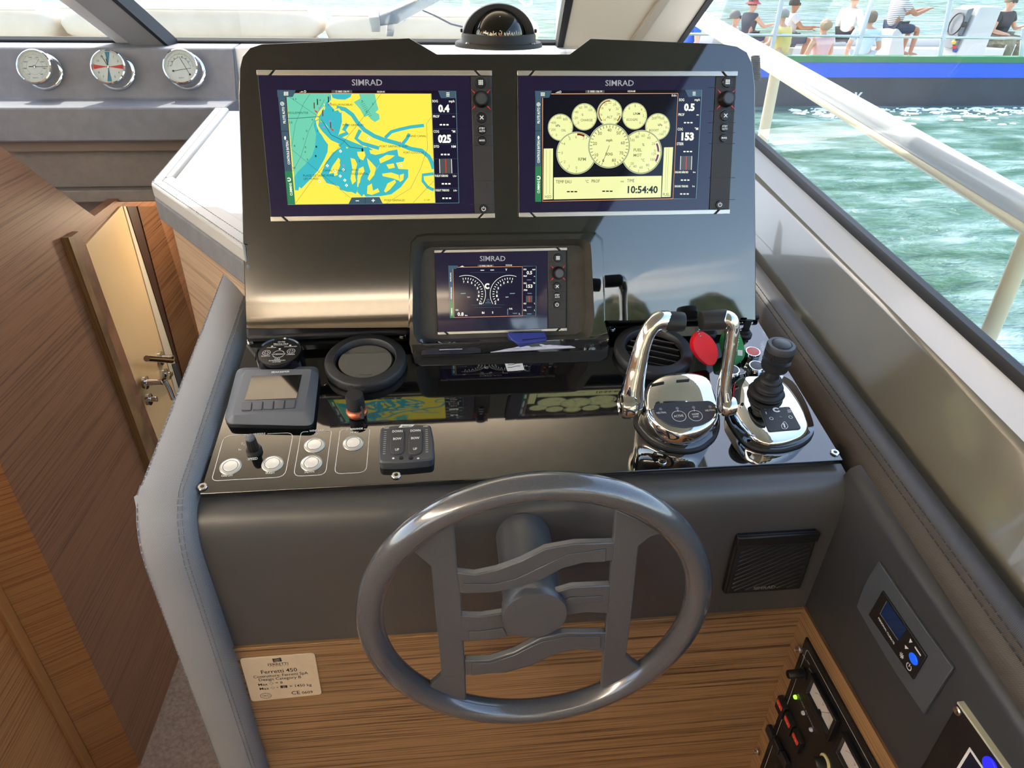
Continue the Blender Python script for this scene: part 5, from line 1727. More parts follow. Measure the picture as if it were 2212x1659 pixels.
for xc, k_ in ((1690, -1.1), (2054, 0.3)):
    for k in range(12):
        c = lf(fb_, Z6(xc + k * k_, (953 if xc < 1800 else 936) + k * 17.8))
        m2.prism([(c[0] - 0.0017, c[1] - 0.0005), (c[0] + 0.0017, c[1] - 0.0005), (c[0] + 0.0017, c[1] + 0.0005), (c[0] - 0.0017, c[1] + 0.0005)], HT, HT + 0.0005, 'grey_print')
m2.build('level_bars', t_, smooth=False)['kind'] = 'stuff'
m2 = MB()
for s_, x, y, w in (('PORT', 1700, 928, 44), ('STBD', 2046, 912, 40)):
    c = lf(fb_, Z6(x, y)); m2.text(s_, c[0], c[1], 0.0022, 'white_print', HT + 0.0006, w=w * 0.244 / 1500 * 1.0, bold=0.02)
m2.flat([lf(fb_, Z6(*p))[:2] for p in ((1806, 920), (1830, 892), (1950, 892), (1925, 912))], HT + 0.0006, 'white_print')
c = lf(fb_, Z6(1880, 912)); m2.text('BENNETT', c[0], c[1], 0.0020, 'black', HT + 0.0008, w=0.013, bold=0.03)
for x in (1760, 1980):
    c = lf(fb_, Z6(x, 1190)); m2.flat(circle(0.0016, c[0], c[1], 10), HT + 0.0004, 'white_print')
m2.build('lettering', t_, smooth=False)
m2 = MB()
for x in (1830, 1915):
    c = lf(fb_, Z6(x, 1186)); m2.lathe([(0.0032, HT), (0.0028, HT + 0.0012), (0, HT + 0.0016)], 'black', (c[0], c[1]), 16)
m2.build('dimmer_keys', t_)

# ---- air vents
def vent(label, px, py, closed, rotd):
    t_, f_ = dth('air_vent', label, 'air vent', px, py, group='dash air vents', h=0.017)
    a_ = MB()
    n_ = 180
    prof = [(0.0600, 0.0), (0.0622, 0.003), (0.0622, 0.0105), (0.0608, 0.0150), (0.0590, 0.0168), (0.0470, 0.0180), (0.0452, 0.0160), (0.0440, 0.006)]
    rings = []
    for i, (r, z) in enumerate(prof):
        kk = 0.012 if i in (1, 2) else 0.0
        rings.append([(r * (1 - (kk if k % 2 else 0)) * math.cos(2 * math.pi * k / n_), r * (1 - (kk if k % 2 else 0)) * math.sin(2 * math.pi * k / n_), z) for k in range(n_)])
    a_.loft(rings, mat('vent_black', (36, 37, 40), 0.5), cap=False)
    a_.build('ring', t_, ang=45)
    a_ = MB(); a_.lathe([(0.0446, 0.0015), (0, 0.001)], mat('vent_inside', (8, 8, 9), 0.7), (0, 0), 40); a_.build('duct', t_)
    if closed:
        vm = mat('vent_flap', (92, 90, 84), 0.55)
        a_ = MB()
        big = [(0.0405 * math.cos(math.radians(a)), -0.004 + 0.0385 * math.sin(math.radians(a))) for a in range(-210, 32, 8)]
        a_.prism(big, 0.011, 0.0145, vm); a_.build('flap', t_, bevel=0.001)
        a_ = MB()
        a_.prism([(0.0415 * math.cos(math.radians(a)), 0.002 + 0.0395 * math.sin(math.radians(a))) for a in range(-20, 201, 8)], 0.006, 0.0085, vm); a_.build('flap', t_, bevel=0.001)
        a_ = MB()
        a_.prism([(0.0425 * math.cos(math.radians(a)), 0.001 + 0.0425 * math.sin(math.radians(a))) for a in range(0, 181, 8)], 0.003, 0.0050, vm); a_.build('flap', t_, bevel=0.001)
        a_ = MB(); a_.box(-0.006, 0.012, -0.0365, -0.0345, 0.0144, 0.0156, vm); a_.build('thumb_lip', t_)
    else:
        for k in range(5):
            yy = -0.030 + k * 0.015
            hw = math.sqrt(max(0.0, 0.0435 ** 2 - yy * yy)) - 0.002
            a_ = MB()
            a_.loft([[(x, yy - 0.0045, 0.0115), (x, yy + 0.0040, 0.0035), (x, yy + 0.0050, 0.0050), (x, yy - 0.0035, 0.0135)] for x in (-hw, 0, hw)], mat('vent_slat', (40, 42, 46), 0.4))
            ca, sa = math.cos(math.radians(rotd)), math.sin(math.radians(rotd))
            a_.v = [(x * ca - y * sa, x * sa + y * ca, z) for x, y, z in a_.v]
            a_.build('slat', t_, bevel=0.0004)
vent('closed round air vent with grey flaps left of the pod', *Z6(1512, 300), True, 0)
vent('open round air vent with black slats behind the throttle', *Z7(506, 420), False, -22)

# ---- start / stop buttons behind the joystick and ignition key stubs
for (x, y), lab, col in (((1322, 455), 'red topped stop button in a silver ring behind the joystick', (206, 96, 84)), ((1352, 572), 'dark topped start button in a silver ring beside the joystick', (62, 66, 74)), ((1150, 604), 'dark topped start button in a silver ring behind the right lever', (62, 66, 74))):
    t_, f_ = dth('engine_button', lab, 'push button', *Z7(x, y), group='engine start and stop buttons', h=0.016)
    a_ = MB(); a_.lathe([(0.0118, 0), (0.0118, 0.004), (0.0124, 0.005), (0.0124, 0.014), (0.0116, 0.0165), (0.0100, 0.0165)], 'chrome_dim', (0, 0), 32); a_.build('ring', t_)
    a_ = MB(); a_.lathe([(0.0102, 0.006), (0.0102, 0.0160), (0.0096, 0.0172), (0, 0.0176)], mat('button_top_%d' % col[0], col, 0.4), (0, 0), 32); a_.build('cap', t_)
m2 = MB()
c = DP.uv(*Z7(1222, 612)); m2.stroke(circle(0.0052, *c, seg=20), 0.0007, 0.0003, 'white_print', True)
for k in (-1, 0, 1):
    m2.stroke([(c[0] + k * 0.002, c[1] - 0.003), (c[0] + k * 0.002, c[1] + 0.003)], 0.0008, 0.0003, 'white_print')
in_frame(DP, m2).build('start_symbol', con, smooth=False)

def key_float(label, name, fpx, tipz, outline_px, thick, m, keypx, txt):
    """foam key float leaning up from its ignition key"""
    pass

def ignition(px, py, label):
    t_, f_ = dth('ignition_key', label, 'key', px, py, group='ignition keys')
    a_ = MB(); a_.lathe([(0.0125, 0), (0.0125, 0.003), (0.0105, 0.005), (0.0085, 0.005), (0.008, 0.009), (0, 0.009)], 'rubber', (0, 0), 28); a_.build('lock_barrel', t_)
    a_ = MB(); a_.prism(roundpoly([(-0.0055, -0.0018), (0.0055, -0.0018), (0.0055, 0.0018), (-0.0055, 0.0018)], 0.001), 0.009, 0.031, 'black'); a_.build('key_head', t_, bevel=0.001)
    return t_, f_
ignition(*ZK(380, 590), 'black ignition key behind the red float')
ignition(*ZK(940, 610), 'black ignition key behind the green float')
def foam(name, label, poly_px, Yp, lean, thick, colr, holes, side):
    pl_ = Frame((0, Yp, 1.15), (1, 0, 0), (0, math.sin(math.radians(lean)), math.cos(math.radians(lean)))).at(*poly_px[0])
    c0 = [pl_.uv(*p) for p in poly_px]
    u0 = sum(p[0] for p in c0) / len(c0); v0 = min(p[1] for p in c0)
    pl_ = pl_.to(u0, v0)
    loop = roundpoly([pl_.uv(*p) for p in poly_px], 0.02, 5)
    t_ = thing(name, label, 'key float', pl_)
    a_ = MB()
    cx_ = sum(p[0] for p in loop) / len(loop); cy_ = sum(p[1] for p in loop) / len(loop)
    sc = lambda k: [((x - cx_) * k + cx_, (y - cy_) * k + cy_) for x, y in loop]
    loop = ccw(loop)
    a_.loft([[(x, y, -thick) for x, y in sc(0.90)], [(x, y, -thick * 0.8) for x, y in sc(1.0)], [(x, y, -0.002) for x, y in sc(1.0)], [(x, y, 0.0) for x, y in sc(0.95)]], colr)
    b_ = a_.build('foam_body', t_, ang=50)
    return t_, pl_, b_
t_, pl_, b_ = foam('key_float', 'red foam key float hanging in front of the ignition', [ZK(*p) for p in ((270, 548), (420, 640), (520, 800), (540, 960), (480, 1100), (380, 1120), (230, 1000), (130, 850), (125, 720), (180, 600))], 0.93, 24, 0.020, mat('foam_red', (226, 24, 40), 0.45), None, 1)
def chain(t_, pts, r=0.0013):
    a_ = MB()
    P = [Vector(p) for p in pts]
    for i in range(len(P) - 1):
        d = P[i + 1] - P[i]
        n_ = max(1, int(d.length / 0.0034))
        for k in range(n_):
            c = P[i] + d * (k / n_)
            a_.lathe([(0, -r), (r * 0.8, -r * 0.6), (r, 0), (r * 0.8, r * 0.6), (0, r)], 'chrome_dim', (0, 0), 6, ax=(c, (1, 0, 0), (0, 1, 0), (0, 0, 1)))
    o_ = a_.build('ball_chain', t_)
    o_['kind'] = 'stuff'
u, v = pl_.uv(*ZK(232, 632)); u2, v2 = pl_.uv(*ZK(190, 560)); u3, v3 = pl_.uv(*ZK(290, 530)); u4, v4 = pl_.uv(*ZK(370, 545))
chain(t_, [(u, v, 0.002), (u2, v2, 0.003), ((u2 + u3) / 2, v3 + 0.003, 0.0), (u3, v3, -0.012), (u4, v4, -0.02)])
t_, pl_, b_ = foam('key_float', 'green foam key float with white lettering behind the right lever', [ZK(*p) for p in ((780, 500), (830, 520), (900, 640), (950, 800), (965, 940), (930, 1020), (780, 1130), (690, 1100), (600, 760), (640, 600))], 0.955, 24, 0.020, mat('foam_green', (36, 140, 72), 0.5), None, 1)
u, v = pl_.uv(*ZK(850, 590)); u2, v2 = pl_.uv(*ZK(870, 540)); u3, v3 = pl_.uv(*ZK(815, 480)); u4, v4 = pl_.uv(*ZK(860, 425)); u5, v5 = pl_.uv(*ZK(945, 415))
chain(t_, [(u, v, 0.002), (u2, v2, 0.003), (u3, v3, 0.003), (u4, v4, 0.002), (u5, v5, 0.0)])
a_ = MB()
p, q_ = pl_.uv(*ZK(845, 850)), pl_.uv(*ZK(845, 640))
a_.text('FERRETTI', (p[0] + q_[0]) / 2, (p[1] + q_[1]) / 2, 0.005, 'white_print', 0.0006, w=0.026, rot=math.radians(80), bold=0.02)
uu, vv_ = pl_.uv(*ZK(872, 900))
a_.flat([(uu - 0.004, vv_ - 0.004), (uu + 0.004, vv_ - 0.005), (uu + 0.004, vv_ + 0.004), (uu - 0.004, vv_ + 0.005)], 0.0006, 'white_print')
a_.build('lettering', b_, smooth=False)

# ---- things lying in the pod tray
_t0, _t1 = PS.hit(1095, 734), RIM.hit(1095, 764)
TR = Frame(_t1 + Vector((0, 0, 0.004)), (1, 0, 0), _t0 - _t1 + Vector((0, 0, 0.006)))
g4 = lambda x, y: Z4(x, y)
tr = TR.off(0.002).at(*Z4(530, 1210))
m2 = MB()
sach = [tr.uv(*Z4(*p)) for p in ((265, 1150), (815, 1135), (825, 1258), (230, 1280))]
def patch(mbb, c, nx, ny, amp, m, seed=1):
    rr = random.Random(seed)
    vv = []
    for j in range(ny + 1):
        for i in range(nx + 1):
            a, b = i / nx, j / ny
            p = (Vector(c[0]) * (1 - a) + Vector(c[1]) * a) * (1 - b) + (Vector(c[3]) * (1 - a) + Vector(c[2]) * a) * b
            vv.append((p.x, p.y, 0.001 + abs(rr.gauss(0, amp)) * (0.3 if i in (0, nx) or j in (0, ny) else 1.0)))
    ff = [(j * (nx + 1) + i, j * (nx + 1) + i + 1, (j + 1) * (nx + 1) + i + 1, (j + 1) * (nx + 1) + i) for j in range(ny) for i in range(nx)]
    n0 = len(vv)
    vv2 = [(x, y, -0.0005) for x, y, z in vv]
    ff2 = [tuple(reversed([k + n0 for k in f])) for f in ff]
    bd = [i for i in range(nx + 1)] + [j * (nx + 1) + nx for j in range(1, ny + 1)] + [ny * (nx + 1) + i for i in range(nx - 1, -1, -1)] + [j * (nx + 1) for j in range(ny - 1, 0, -1)]
    ff3 = [(bd[k], bd[(k + 1) % len(bd)], bd[(k + 1) % len(bd)] + n0, bd[k] + n0) for k in range(len(bd))]
    mbb.add(vv + vv2, ff + ff2 + ff3, m)
t_ = thing('foil_sachet', 'dark navy sachet with pale printed scrawl lying in the pod tray', 'sachet', tr)
patch(m2, sach, 14, 5, 0.0012, mat('sachet_foil', (34, 36, 52), 0.18, coat=0.6), 3)
m2.build('wrapper', t_, ang=60)
m2 = MB()
for pts in (((400, 1160), (470, 1190), (420, 1195)), ((470, 1190), (520, 1165)), ((520, 1190), (560, 1165), (590, 1170), (545, 1188), (520, 1190)), ((410, 1240), (640, 1232))):
    m2.stroke([tr.uv(*Z4(*p)) for p in pts], 0.0016, 0.0042, mat('print_pale', (168, 170, 186), 0.4))
m2.build('print', t_, smooth=False)
m2 = MB(); m2.prism(roundpoly([tr.uv(*Z4(*p)) for p in ((195, 1145), (240, 1135), (262, 1200), (215, 1218))], 0.001), 0.002, 0.0045, mat('tag_pale', (150, 164, 190), 0.4))
m2.build('torn_corner', t_, smooth=False)
tr2 = TR.off(0.002).at(*Z4(1280, 1150))
t_ = thing('plastic_clip', 'blue plastic clip leaning in the pod tray', 'clip', tr2)
m2 = MB()
m2.prism([tr2.uv(*Z4(*p)) for p in ((1082, 1100), (1100, 1078), (1135, 1092), (1450, 1082), (1475, 1140), (1470, 1166), (1205, 1200), (1130, 1165))], 0.0, 0.010, mat('clip_blue', (48, 62, 140), 0.4))
m2.build('body', t_, bevel=0.001)
m2 = MB(); m2.prism([tr2.uv(*Z4(*p)) for p in ((1230, 1160), (1460, 1138), (1462, 1148), (1232, 1172))], 0.0095, 0.0106, mat('clip_shadow', (24, 30, 84), 0.5)); m2.build('slot', t_)
tr3 = TR.off(0.002).at(*Z4(1400, 1210))
m2 = MB()
patch(m2, [tr3.uv(*Z4(*p)) for p in ((1190, 1200), (1575, 1140), (1765, 1205), (920, 1252))], 12, 6, 0.0014, mat('bag_plastic', (206, 206, 222), 0.2, coat=0.5), 5)
o = m2.build('plastic_bag', fr=tr3, ang=40)
tag(o, 'crumpled clear plastic bag lying in the pod tray', 'bag')
# ================================================================== STEERING WHEEL
WE = math.radians(-0.8)
_wc = atY(1150, 1288, 0.565)
WF = Frame(_wc, (1, 0, 0), (0, math.sin(WE), math.cos(WE)))
_l, _r, _t, _bt = [Vector(WF.uv(*p)) for p in ((763, 1305), (1537, 1275), (1161, 1017), (1090, 1559))]
WF = WF.to((_l.x + _r.x) / 2, (_t.y + _bt.y) / 2)
WR = (_r.x - _l.x) / 2
TRD = 0.0160
sw = thing('steering_wheel', 'metallic grey steering wheel with wavy spokes and round hub', 'steering wheel', WF)
m_ = MB()
RC = WR - TRD
m_.tube([(RC * math.cos(2 * math.pi * i / 96), RC * math.sin(2 * math.pi * i / 96), 0) for i in range(96)], TRD, 'wheel', 20, closed=True, up=(0, 0, 1))
m_.build('rim', sw, ang=180)
w_ = lambda *pts: [WF.uv(*ZW(*p)) for p in pts]
def plate(name, pts, z0=-0.006, z1=0.003, parent=sw, bev=0.0015):
    a_ = MB(); a_.prism(w_(*pts), z0, z1, 'wheel_flat')
    return a_.build(name, parent, bevel=bev)
plate('spoke_bar', [(405, 500), (520, 410), (645, 338), (660, 500), (668, 612), (690, 745), (700, 950), (712, 1150), (722, 1405), (600, 1370), (478, 1318), (530, 1270), (578, 1228), (545, 900), (515, 595), (470, 555)])
plate('spoke_bar', [(1590, 262), (1720, 320), (1860, 400), (1790, 420), (1722, 475), (1690, 800), (1650, 1112), (1690, 1150), (1750, 1188), (1640, 1260), (1505, 1315), (1510, 1200), (1520, 1080), (1532, 960), (1555, 700), (1575, 455)])
plate('cross_wave', [(660, 628), (770, 640), (900, 612), (1040, 560), (1180, 490), (1350, 460), (1585, 455), (1575, 562), (1400, 568), (1280, 600), (1150, 668), (1000, 716), (880, 740), (680, 747)])
plate('cross_wave', [(1180, 760), (1330, 714), (1560, 704), (1545, 868), (1420, 862), (1290, 880), (1200, 900)])
plate('cross_wave', [(685, 880), (800, 885), (950, 862), (1050, 900), (1020, 990), (880, 1020), (690, 1027)])
plate('cross_wave', [(710, 1140), (850, 1138), (1000, 1092), (1150, 1012), (1290, 980), (1535, 980), (1525, 1092), (1380, 1076), (1250, 1100), (1100, 1170), (950, 1214), (715, 1228)])
# raised ribs on the waves
for pts in ([(735, 968), (800, 966), (935, 946), (960, 992), (880, 1006), (735, 1022)], [(1245, 800), (1330, 770), (1510, 762), (1508, 798), (1420, 800), (1300, 820)], [(750, 1150), (860, 1150), (1000, 1105), (1150, 1030), (1290, 1000), (1500, 998), (1498, 1062), (1380, 1060), (1250, 1085), (1100, 1155), (950, 1200), (750, 1224)], [(700, 690), (880, 690), (1010, 660), (1160, 590), (1300, 520), (1530, 486), (1528, 560), (1400, 566), (1280, 598), (1150, 666), (1000, 714), (880, 738), (700, 744)]):
    a_ = MB(); a_.prism(w_(*pts), 0.003, 0.0042, 'wheel_flat'); a_.build('wave_rib', sw, bevel=0.0005)
hc = WF.off(0.012).loc(WF.off(0.012).hit(*ZW(1122, 893)))
hr = (Vector(WF.uv(*ZW(1312, 890))) - Vector(WF.uv(*ZW(935, 890)))).length / 2 * 0.985
m_ = MB()
m_.lathe([(hr * 0.93, -0.125), (hr * 0.93, -0.012), (hr * 0.97, -0.008), (hr * 0.97, 0.002)], 'wheel_flat', (hc.x, hc.y), 48)
m_.build('hub', sw)
m_ = MB()
m_.lathe([(hr, 0.002), (hr, 0.009), (hr * 0.975, 0.012), (0, 0.0128)], 'wheel_flat', (hc.x, hc.y), 48)
m_.build('hub_cap', sw)
m_ = MB()
fr = FF.at(*ZW(1088, 505))
screw(Frame(fr.o + Vector((0, -0.001, 0)), fr.u, fr.v), con, 0.010, 'bolt')

# ================================================================== TWIN LEVER THROTTLE
def resample(loop, n, c=None):
    c = c or (sum(p[0] for p in loop) / len(loop), sum(p[1] for p in loop) / len(loop))
    out = []
    for i in range(n):
        a = 2 * math.pi * i / n
        d = (math.cos(a), math.sin(a))
        best = None
        for k in range(len(loop)):
            x0, y0 = loop[k - 1][0] - c[0], loop[k - 1][1] - c[1]
            x1, y1 = loop[k][0] - c[0], loop[k][1] - c[1]
            ex, ey = x1 - x0, y1 - y0
            den = d[0] * ey - d[1] * ex
            if abs(den) < 1e-12:
                continue
            t_ = (x0 * ey - y0 * ex) / den
            s_ = (x0 * d[1] - y0 * d[0]) / den
            if t_ > 0 and -1e-6 <= s_ <= 1 + 1e-6 and (best is None or t_ > best):
                best = t_
        best = best or 0.0
        out.append((c[0] + d[0] * best, c[1] + d[1] * best))
    return out

th = thing('throttle_control', 'chrome twin lever engine throttle with black grips', 'throttle', DP.at(*Z7(720, 1010)))
tf = DP.at(*Z7(720, 1010))
toT = lambda p: tuple(tf.loc(p))
HTILT = math.radians(24)
_h0 = DP.off(0.078).hit(*Z7(745, 900))
HF = Frame(_h0, (1, 0, 0), (0, math.cos(HTILT), math.sin(HTILT)))
NR = 64
head = [HF.uv(*Z7(*p)) for p in ((432, 760), (425, 830), (440, 960), (510, 1060), (620, 1128), (750, 1158), (900, 1130), (1015, 1060), (1062, 980), (1052, 860), (1005, 705), (960, 640), (840, 604), (640, 606), (520, 650), (450, 705))]
head = resample(roundpoly(head, 0.03, 6), NR)
hcx = sum(p[0] for p in head) / NR; hcy = sum(p[1] for p in head) / NR
bpts = [tf.uv(*Z7(*p)) for p in ((335, 1010), (345, 1080), (460, 1210), (600, 1275), (760, 1300), (900, 1275), (1010, 1190), (1048, 1110), (1045, 1000), (1020, 860), (940, 780), (700, 750), (480, 790), (370, 880))]
bpts = resample(roundpoly(bpts, 0.03, 6), NR)
bcx = sum(p[0] for p in bpts) / NR; bcy = sum(p[1] for p in bpts) / NR
def hring(k, h):
    return [toT(HF.w((x - hcx) * k + hcx, (y - hcy) * k + hcy, h)) for x, y in head]
def bring(k, z):
    return [((x - bcx) * k + bcx, (y - bcy) * k + bcy, z) for x, y in bpts]
m_ = MB()
m_.loft([bring(1.0, 0.0), bring(1.0, 0.003), bring(0.97, 0.0045)], 'rubber')
m_.build('gasket', th, ang=50)
m_ = MB()
mix = lambda A_, B_, t_: [tuple(Vector(a) * (1 - t_) + Vector(b) * t_) for a, b in zip(A_, B_)]
r_lo = bring(0.95, 0.004)
r_wa = bring(0.90, 0.030)
h_lo = hring(0.90, -0.034)
m_.loft([r_lo, bring(0.92, 0.018), mix(r_wa, h_lo, 0.55), h_lo, hring(0.985, -0.026), hring(1.0, -0.018), hring(0.985, -0.009), hring(0.93, -0.0025), hring(0.86, 0.0), hring(0.5, 0.0)], 'chrome')
m_.build('body', th, ang=80)
m_ = MB()
dec = roundpoly([HF.uv(*Z7(*p)) for p in ((502, 905), (530, 888), (960, 868), (1000, 890), (1018, 950), (985, 1020), (900, 1068), (760, 1090), (640, 1072), (545, 1015), (505, 960))], 0.006)
m_.prism(dec, 0.0002, 0.0022, mat('keypad_slate', (46, 50, 60), 0.5))
m_.v = [toT(HF.w(*p)) for p in m_.v]
kp_ = m_.build('keypad', th, smooth=False)
m_ = MB()
zz = 0.0026
for s_, x, y, w, h in (('NEUTRAL', 566, 974, 80, 14), ('NEUTRAL', 967, 954, 80, 14), ('ACTIVE', 707, 1003, 78, 18), ('WARM', 844, 986, 56, 14), ('SYNC', 850, 1006, 48, 14)):
    m_.textpx(HF, s_, Z7(x - w / 2, y + 3), Z7(x + w / 2, y - 3), h * 0.262, 'white_print', zz, 0.01)
for x, y in ((708, 996), (843, 992)):
    c = HF.uv(*Z7(x, y)); m_.stroke(circle(0.0092, c[0], c[1], 30, ry=0.0080), 0.0006, zz, 'white_print', True)
    m_.stroke([HF.uv(*Z7(x - 10, y - 52)), HF.uv(*Z7(x - 8, y - 36))], 0.0008, zz, 'white_print')
for x, y in ((557, 938), (693, 932), (828, 925), (963, 919)):
    c = HF.uv(*Z7(x, y)); m_.flat(circle(0.0022, c[0], c[1], 14), zz, mat('lens_grey', (120, 126, 146), 0.3))
m_.v = [toT(HF.w(*p)) for p in m_.v]
m_.build('lettering', kp_, smooth=False)
m_ = MB()
for a, b in (((455, 738), (588, 712)), ((690, 700), (796, 692))):
    m_.stroke([HF.uv(*Z7(*a)), HF.uv(*Z7(*b))], 0.0028, 0.0012, 'black')
m_.v = [toT(HF.w(*p)) for p in m_.v]
m_.build('slot_marks', th, smooth=False)

def lever(path, Ya, Yb, rads, hub, hubr, grip, name):
    P = []
    n_ = len(path)
    for i, p in enumerate(path):
        P.append(atY(*Z7(*p), Ya + (Yb - Ya) * i / (n_ - 1)))
    # smooth (Catmull-Rom)
    Q, R_ = [], []
    for i in range(n_ - 1):
        p0, p1, p2, p3 = P[max(i - 1, 0)], P[i], P[i + 1], P[min(i + 2, n_ - 1)]
        for k in range(6):
            t_ = k / 6
            Q.append(0.5 * ((2 * p1) + (p2 - p0) * t_ + (2 * p0 - 5 * p1 + 4 * p2 - p3) * t_ * t_ + (3 * p1 - p0 - 3 * p2 + p3) * t_ ** 3))
            R_.append(rads[i] * (1 - t_) + rads[i + 1] * t_)
    Q.append(P[-1]); R_.append(rads[-1])
    a_ = MB()
    a_.tube([toT(p) for p in Q], R_, 'chrome', 18, flat=1.15)
    lv = a_.build(name, th, ang=80)
    a_ = MB()
    hp = atY(*Z7(*hub), Ya)
    o_ = Vector(toT(hp))
    s_ = -1 if hub[0] < 700 else 1
    a_.lathe([(hubr * 0.8, -0.010), (hubr, -0.006), (hubr, 0.004), (hubr * 0.9, 0.0085), (hubr * 0.68, 0.0098), (hubr * 0.64, 0.0085), (0, 0.0080)], 'chrome', (0, 0), 36, ax=(o_, (0, 1, 0), (0, 0, s_), (s_, 0, 0)))
    a_.build('pivot_boss', lv)
    a_ = MB()
    g0, g1 = [Vector(toT(atY(*Z7(*g), Yb))) for g in grip]
    ax = (g1 - g0)
    ln = ax.length
    ax.normalize()
    uu = ax.cross(Vector((0, 0, 1))).normalized()
    vv_ = ax.cross(uu)
    gr = 0.0125
    a_.lathe([(gr * 0.98, -0.002), (gr, 0.0), (gr * 1.02, ln * 0.5), (gr, ln - 0.002), (gr * 0.93, ln), (0, ln)], 'rubber', (0, 0), 28, ax=(g0, uu, vv_, ax))
    a_.build('grip', lv)
Yh = _h0.y
lever([(330, 930), (322, 860), (335, 740), (368, 590), (400, 450), (440, 330), (490, 245), (545, 205), (600, 208)], Yh - 0.012, Yh + 0.012, [0.0125, 0.0148, 0.0132, 0.0108, 0.0096, 0.0092, 0.0098, 0.0110, 0.0121], (285, 890), 0.0190, ((596, 208), (748, 212)), 'lever')
lever([(1088, 960), (1090, 880), (1082, 760), (1100, 630), (1122, 480), (1140, 360), (1148, 270), (1130, 205), (1085, 188)], Yh - 0.012, Yh + 0.012, [0.0095, 0.0108, 0.0086, 0.0080, 0.0080, 0.0082, 0.0092, 0.0108, 0.0121], (1112, 905), 0.0130, ((1092, 188), (892, 204)), 'lever')

# ================================================================== JOYSTICK
jf = DP.at(*Z7(1450, 980))
jt = thing('joystick_control', 'chrome docking joystick with black bellows and ribbed knob', 'joystick', jf)
JH = 0.026
jb = resample(roundpoly([jf.uv(*Z7(*p)) for p in ((1105, 900), (1085, 990), (1150, 1110), (1250, 1235), (1380, 1285), (1560, 1292), (1740, 1240), (1822, 1160), (1815, 1080), (1750, 900), (1640, 720), (1500, 660), (1180, 670), (1125, 740))], 0.02, 6), NR)
jp = DP.off(JH)
jtop = [jf.loc(jp.hit(*Z7(*p))) for p in ((1155, 840), (1150, 900), (1240, 1050), (1340, 1165), (1460, 1205), (1600, 1195), (1740, 1145), (1790, 1075), (1725, 880), (1590, 700), (1470, 650), (1230, 650), (1165, 710))]
jtop = resample(roundpoly([(p.x, p.y) for p in jtop], 0.02, 6), NR)
jc = (sum(p[0] for p in jtop) / NR, sum(p[1] for p in jtop) / NR)
jr = lambda L_, k, z, c=jc: [((x - c[0]) * k + c[0], (y - c[1]) * k + c[1], z) for x, y in L_]
m_ = MB(); m_.loft([jr(jb, 1.0, 0.0), jr(jb, 1.0, 0.0028), jr(jb, 0.98, 0.004)], 'rubber'); m_.build('gasket', jt, ang=50)
m_ = MB(); m_.loft([jr(jb, 0.975, 0.0035), jr(jb, 0.97, 0.010), jr(jtop, 1.03, JH - 0.007), jr(jtop, 1.0, JH - 0.002), jr(jtop, 0.95, JH), jr(jtop, 0.6, JH + 0.001)], 'chrome'); m_.build('base_plate', jt, ang=80)
JT = DP.off(JH + 0.001)
j7 = lambda *pts: [tuple(jf.loc(JT.hit(*Z7(*p))))[:2] for p in pts]
m_ = MB(); m_.prism(roundpoly(j7((1372, 935), (1620, 912), (1720, 1095), (1450, 1120)), 0.004), JH, JH + 0.0024, mat('keypad_black', (34, 36, 40), 0.5)); kp_ = m_.build('keypad', jt, bevel=0.0006)
m_ = MB()
zz = JH + 0.0028
for x, y in ((1470, 1014), (1628, 1003)):
    c = j7((x, y))[0]; m_.stroke(circle(0.0025, c[0], c[1], 20), 0.0008, zz, 'white_print', True)
m_.stroke(roundpoly(j7((1580, 1035), (1610, 1080), (1590, 1102), (1560, 1098), (1552, 1070)), 0.003), 0.0008, zz, 'white_print', True)
m_.stroke(j7((1572, 1055), (1582, 1090)), 0.0022, zz, 'white_print')
m_.stroke(j7((1424, 958), (1430, 978)), 0.0012, zz, 'white_print')
c = j7((1512, 943))[0]
m_.stroke([(c[0] + 0.0042 * math.cos(a), c[1] + 0.0036 * math.sin(a)) for a in [math.radians(30 + 300 * i / 12) for i in range(13)]], 0.0026, zz, 'white_print')
for k in range(3):
    m_.stroke(j7((1600 + k * 3, 945 + k * 9), (1632 + k * 3, 942 + k * 9)), 0.0008, zz, 'white_print')
for x, y in ((1418, 938), (1602, 924), (1546, 1000)):
    c = j7((x, y))[0]; m_.flat(circle(0.0018, c[0], c[1], 12), zz, mat('lens_dark', (80, 84, 96), 0.3))
m_.build('icons', kp_, smooth=False)
# round side switch
m_ = MB()
c = jf.loc(DP.off(0.014).hit(*Z7(1200, 935)))
m_.lathe([(0.0135, -0.004), (0.0135, 0.004), (0.011, 0.0065), (0.0095, 0.005), (0, 0.006)], 'chrome_dim', (0, 0), 28, ax=(c, Vector((0.5, 0.85, 0)).normalized(), Vector((0.3, -0.2, 0.9)).normalized(), Vector((-0.8, -0.35, 0.5)).normalized()))
m_.build('side_emblem', jt)
jo = jf.loc(JT.hit(*Z7(1426, 806)))
jax = Vector((0.02, -0.02 + math.sin(SL) * 0 + 0.12, 1.0)).normalized()
ju = Vector((1, 0, 0)) - jax * jax.x
ju.normalize()
jv = jax.cross(ju)
AX = (jo, ju * 0.86, jv * 0.86, jax)
m_ = MB()
m_.lathe([(0.0270, -0.001), (0.0300, 0.003), (0.0305, 0.005), (0.0280, 0.0085), (0.0215, 0.0100), (0.0205, 0.0115), (0.0215, 0.0125), (0.0245, 0.0140), (0.0250, 0.0160), (0.0230, 0.0190), (0.0175, 0.0210), (0.0165, 0.0225), (0.0190, 0.0245), (0.0195, 0.0265), (0.0175, 0.0295), (0.0125, 0.0320), (0.0115, 0.0400), (0.0120, 0.0470)], 'rubber', (0, 0), 40, ax=AX)
m_.build('bellows', jt, ang=45)
m_ = MB()
